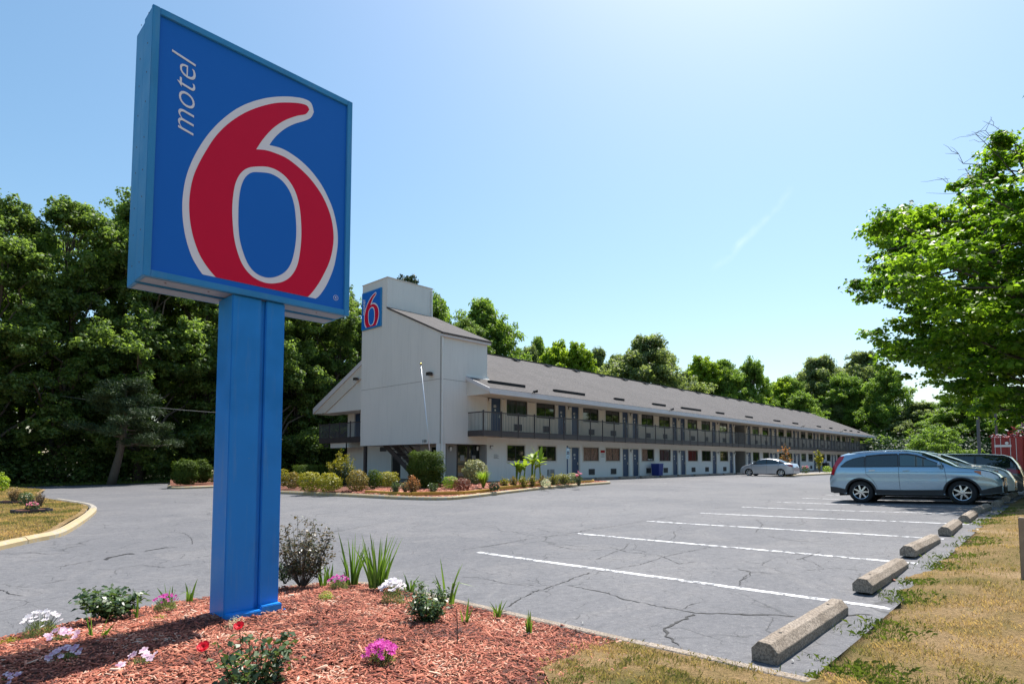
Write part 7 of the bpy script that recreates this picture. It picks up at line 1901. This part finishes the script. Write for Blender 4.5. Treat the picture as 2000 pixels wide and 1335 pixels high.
# far small island with saplings
fi = [tuple(G(x, y)[:2]) for x, y in ((1535, 930.5), (1560, 929.5), (1600, 927.5), (1640, 925.5), (1680, 923.5))]
kerb('far_island_kerb', [tuple(p) for p in catmull(fi, 4)], .2, .14, M['yellow'], 3.2, .04, side=1, seed=9)
fz = fi+[(fi[-1][0], fi[-1][1]+1.8), (fi[0][0], fi[0][1]+1.8)]
poly_sheet('far_island_mulch', fz, 2, lambda x, y: HZ(x, y)+.12, M['kerbstone']).__setitem__('kind', 'structure')
def sapling(x, ytop, ybot, wpx, mat, label, n=260):
    b = G(x, ybot, .15); dist = (b-CAMP)@FW; Hh = (ybot-ytop)/F*dist; Wd = wpx/F*dist; rs = np.random.RandomState(int(x)); o = thing('sapling', label, 'sapling', b)
    mb = MB(); mb.tube([(0, 0, -.1), (.05, .02, Hh*.5), (.0, .05, Hh*.97)], [.05, .035, .012], 6); C = []
    for k in range(15):
        z = Hh*(.25+.72*rs.random()); q = rs.random()*6.28; L = Wd*.55*rs.random()*(1.2-z/Hh)+.1; e = Vector((math.cos(q)*L, math.sin(q)*L, z+.15)); mb.tube([(0, 0, z-.1), e], [.015, .006], 4)
        for j in range(n//15): C.append(np.array(e)*rs.uniform(.5, 1.05)*np.array([1, 1, 1])+rs.normal(size=3)*.12)
    C = np.array(C); C[:, 2] = np.clip(C[:, 2], .3, None); V, Q = leaves(C, rs.normal(size=C.shape)+np.array([0, 0, .6]), .22, .16, rs); link('foliage', npmesh('foliage', V, Q, M[mat], tone=rs.random(len(C))), o); mb.build('trunk', M['bark'], o, world=False)
sapling(1535, 872, 924, 24, 'leaf_orange', 'thin sapling with rusty orange leaves right of the silver saloon')
sapling(1601, 873, 921, 18, 'leaf_gold', 'thin yellow-green sapling left of the stooping person')
shrub(1573, 923, 16, 14, 'leaf_rose', 'small rose bush with red blooms between the two saplings', leaf=.10, n=200, flowers=('pinkp', 8, .12), name='rose_bush')
shrub(1616, 922, 18, 12, 'leaf_lime', 'small light green bush right of the yellow-green sapling', leaf=.10, n=260)

# a person in a pale shirt bent over a dark housekeeping cart in front of the rooms
pp = onT(1609, 918, 23.6); pz = HZ(pp[0], 23.6)+.09
def person(loc, face):
    o = thing('person', 'person in pale shirt and dark trousers bending over a cart before the far rooms', 'person', loc, face)
    J = {'pel': (0, 0, .93), 'chest': (.30, 0, 1.22), 'neck': (.42, 0, 1.32), 'head': (.52, 0, 1.40), 'crown': (.60, 0, 1.47),
         'lh': (0, .10, .90), 'lk': (.03, .11, .49), 'la': (-.03, .11, .09), 'lt': (.14, .13, .03), 'rh': (0, -.10, .90), 'rk': (.08, -.11, .50), 'ra': (.02, -.11, .09), 'rt': (.19, -.13, .03),
         'ls': (.33, .19, 1.24), 'le': (.50, .24, 1.02), 'lw': (.68, .20, 1.00), 'rs': (.33, -.19, 1.24), 're': (.52, -.24, 1.02), 'rw': (.70, -.18, .98), 'ln': (.77, .18, .98), 'rn': (.79, -.16, .96)}
    Rd = {'pel': .14, 'chest': .14, 'neck': .06, 'head': .095, 'crown': .085, 'lh': .10, 'lk': .065, 'la': .045, 'lt': .045, 'rh': .10, 'rk': .065, 'ra': .045, 'rt': .045, 'ls': .065, 'le': .045, 'lw': .032, 'rs': .065, 're': .045, 'rw': .032, 'ln': .038, 'rn': .038}
    E_ = [('pel', 'chest'), ('chest', 'neck'), ('neck', 'head'), ('head', 'crown'), ('pel', 'lh'), ('lh', 'lk'), ('lk', 'la'), ('la', 'lt'), ('pel', 'rh'), ('rh', 'rk'), ('rk', 'ra'), ('ra', 'rt'), ('chest', 'ls'), ('ls', 'le'), ('le', 'lw'), ('lw', 'ln'), ('chest', 'rs'), ('rs', 're'), ('re', 'rw'), ('rw', 'rn')]
    K = list(J); me = D.meshes.new('body'); me.from_pydata([J[k] for k in K], [(K.index(a), K.index(b)) for a, b in E_], []); b_o = link('body', me, o)
    md = b_o.modifiers.new('skin', 'SKIN'); sv = me.skin_vertices[0].data
    for i, k in enumerate(K): sv[i].radius = (Rd[k], Rd[k]); sv[i].use_root = (k == 'pel')
    b_o.modifiers.new('sub', 'SUBSURF').levels = 1
    dg = bpy.context.evaluated_depsgraph_get(); dg.update(); m2 = D.meshes.new_from_object(b_o.evaluated_get(dg)); b_o.modifiers.clear(); b_o.data = m2
    for mm in (plain('pale_shirt', (.50, .52, .62), .8), plain('dark_trousers', (.02, .02, .03), .8), plain('skin', (.18, .10, .07), .6)): m2.materials.append(mm)
    for p in m2.polygons:
        c = p.center; p.material_index = 1 if c.z < .92 and c.x < .3 else (2 if (c.x > .44 and c.z > 1.3) or c.x > .66 else 0); p.use_smooth = True
    MB().lathe([(0, .07), (.06, .05), (.095, 0), (.09, -.05)], 12, 0, Matrix.Translation((.58, 0, 1.50))@Matrix.Rotation(R(35), 4, 'Y')).build('hair', M['under'], o, world=False, smooth=True)
    return o
person((pp[0]-.2, 23.55, pz), R(0))
ct = thing('housekeeping_cart', 'small dark housekeeping cart with pale linen, the person bends over it', 'cart', (pp[0]+.95, 23.6, pz))
x = pp[0]+.95
MB().box(x-.45, x+.45, 23.3, 23.85, pz+.15, pz+.92).build('frame_body', M['darkmetal'], ct, bevel=.01)
mb = MB()
for k in range(4): mb.box(x-.4+k*.02, x+.38-k*.03, 23.33, 23.8, pz+.925+k*.05, pz+.97+k*.05)
mb.build('linen', M['white'], ct, bevel=.01)
mb = MB()
for a in (-.35, .35):
    for b_2 in (23.36, 23.78): mb.lathe([(0, -.03), (.08, -.03), (.08, .03), (0, .03)], 12, 0, Matrix.Translation((x+a, b_2, pz+.08))@Matrix.Rotation(R(90), 4, 'X'))
mb.build('castors', M['rubber'], ct)
print('tris', sum(len(o.data.polygons)*2 for o in scn.objects if o.type == 'MESH')/1e6, 'unique', sum(len(m.polygons)*2 for m in D.meshes)/1e6, 'objects', len(scn.objects))
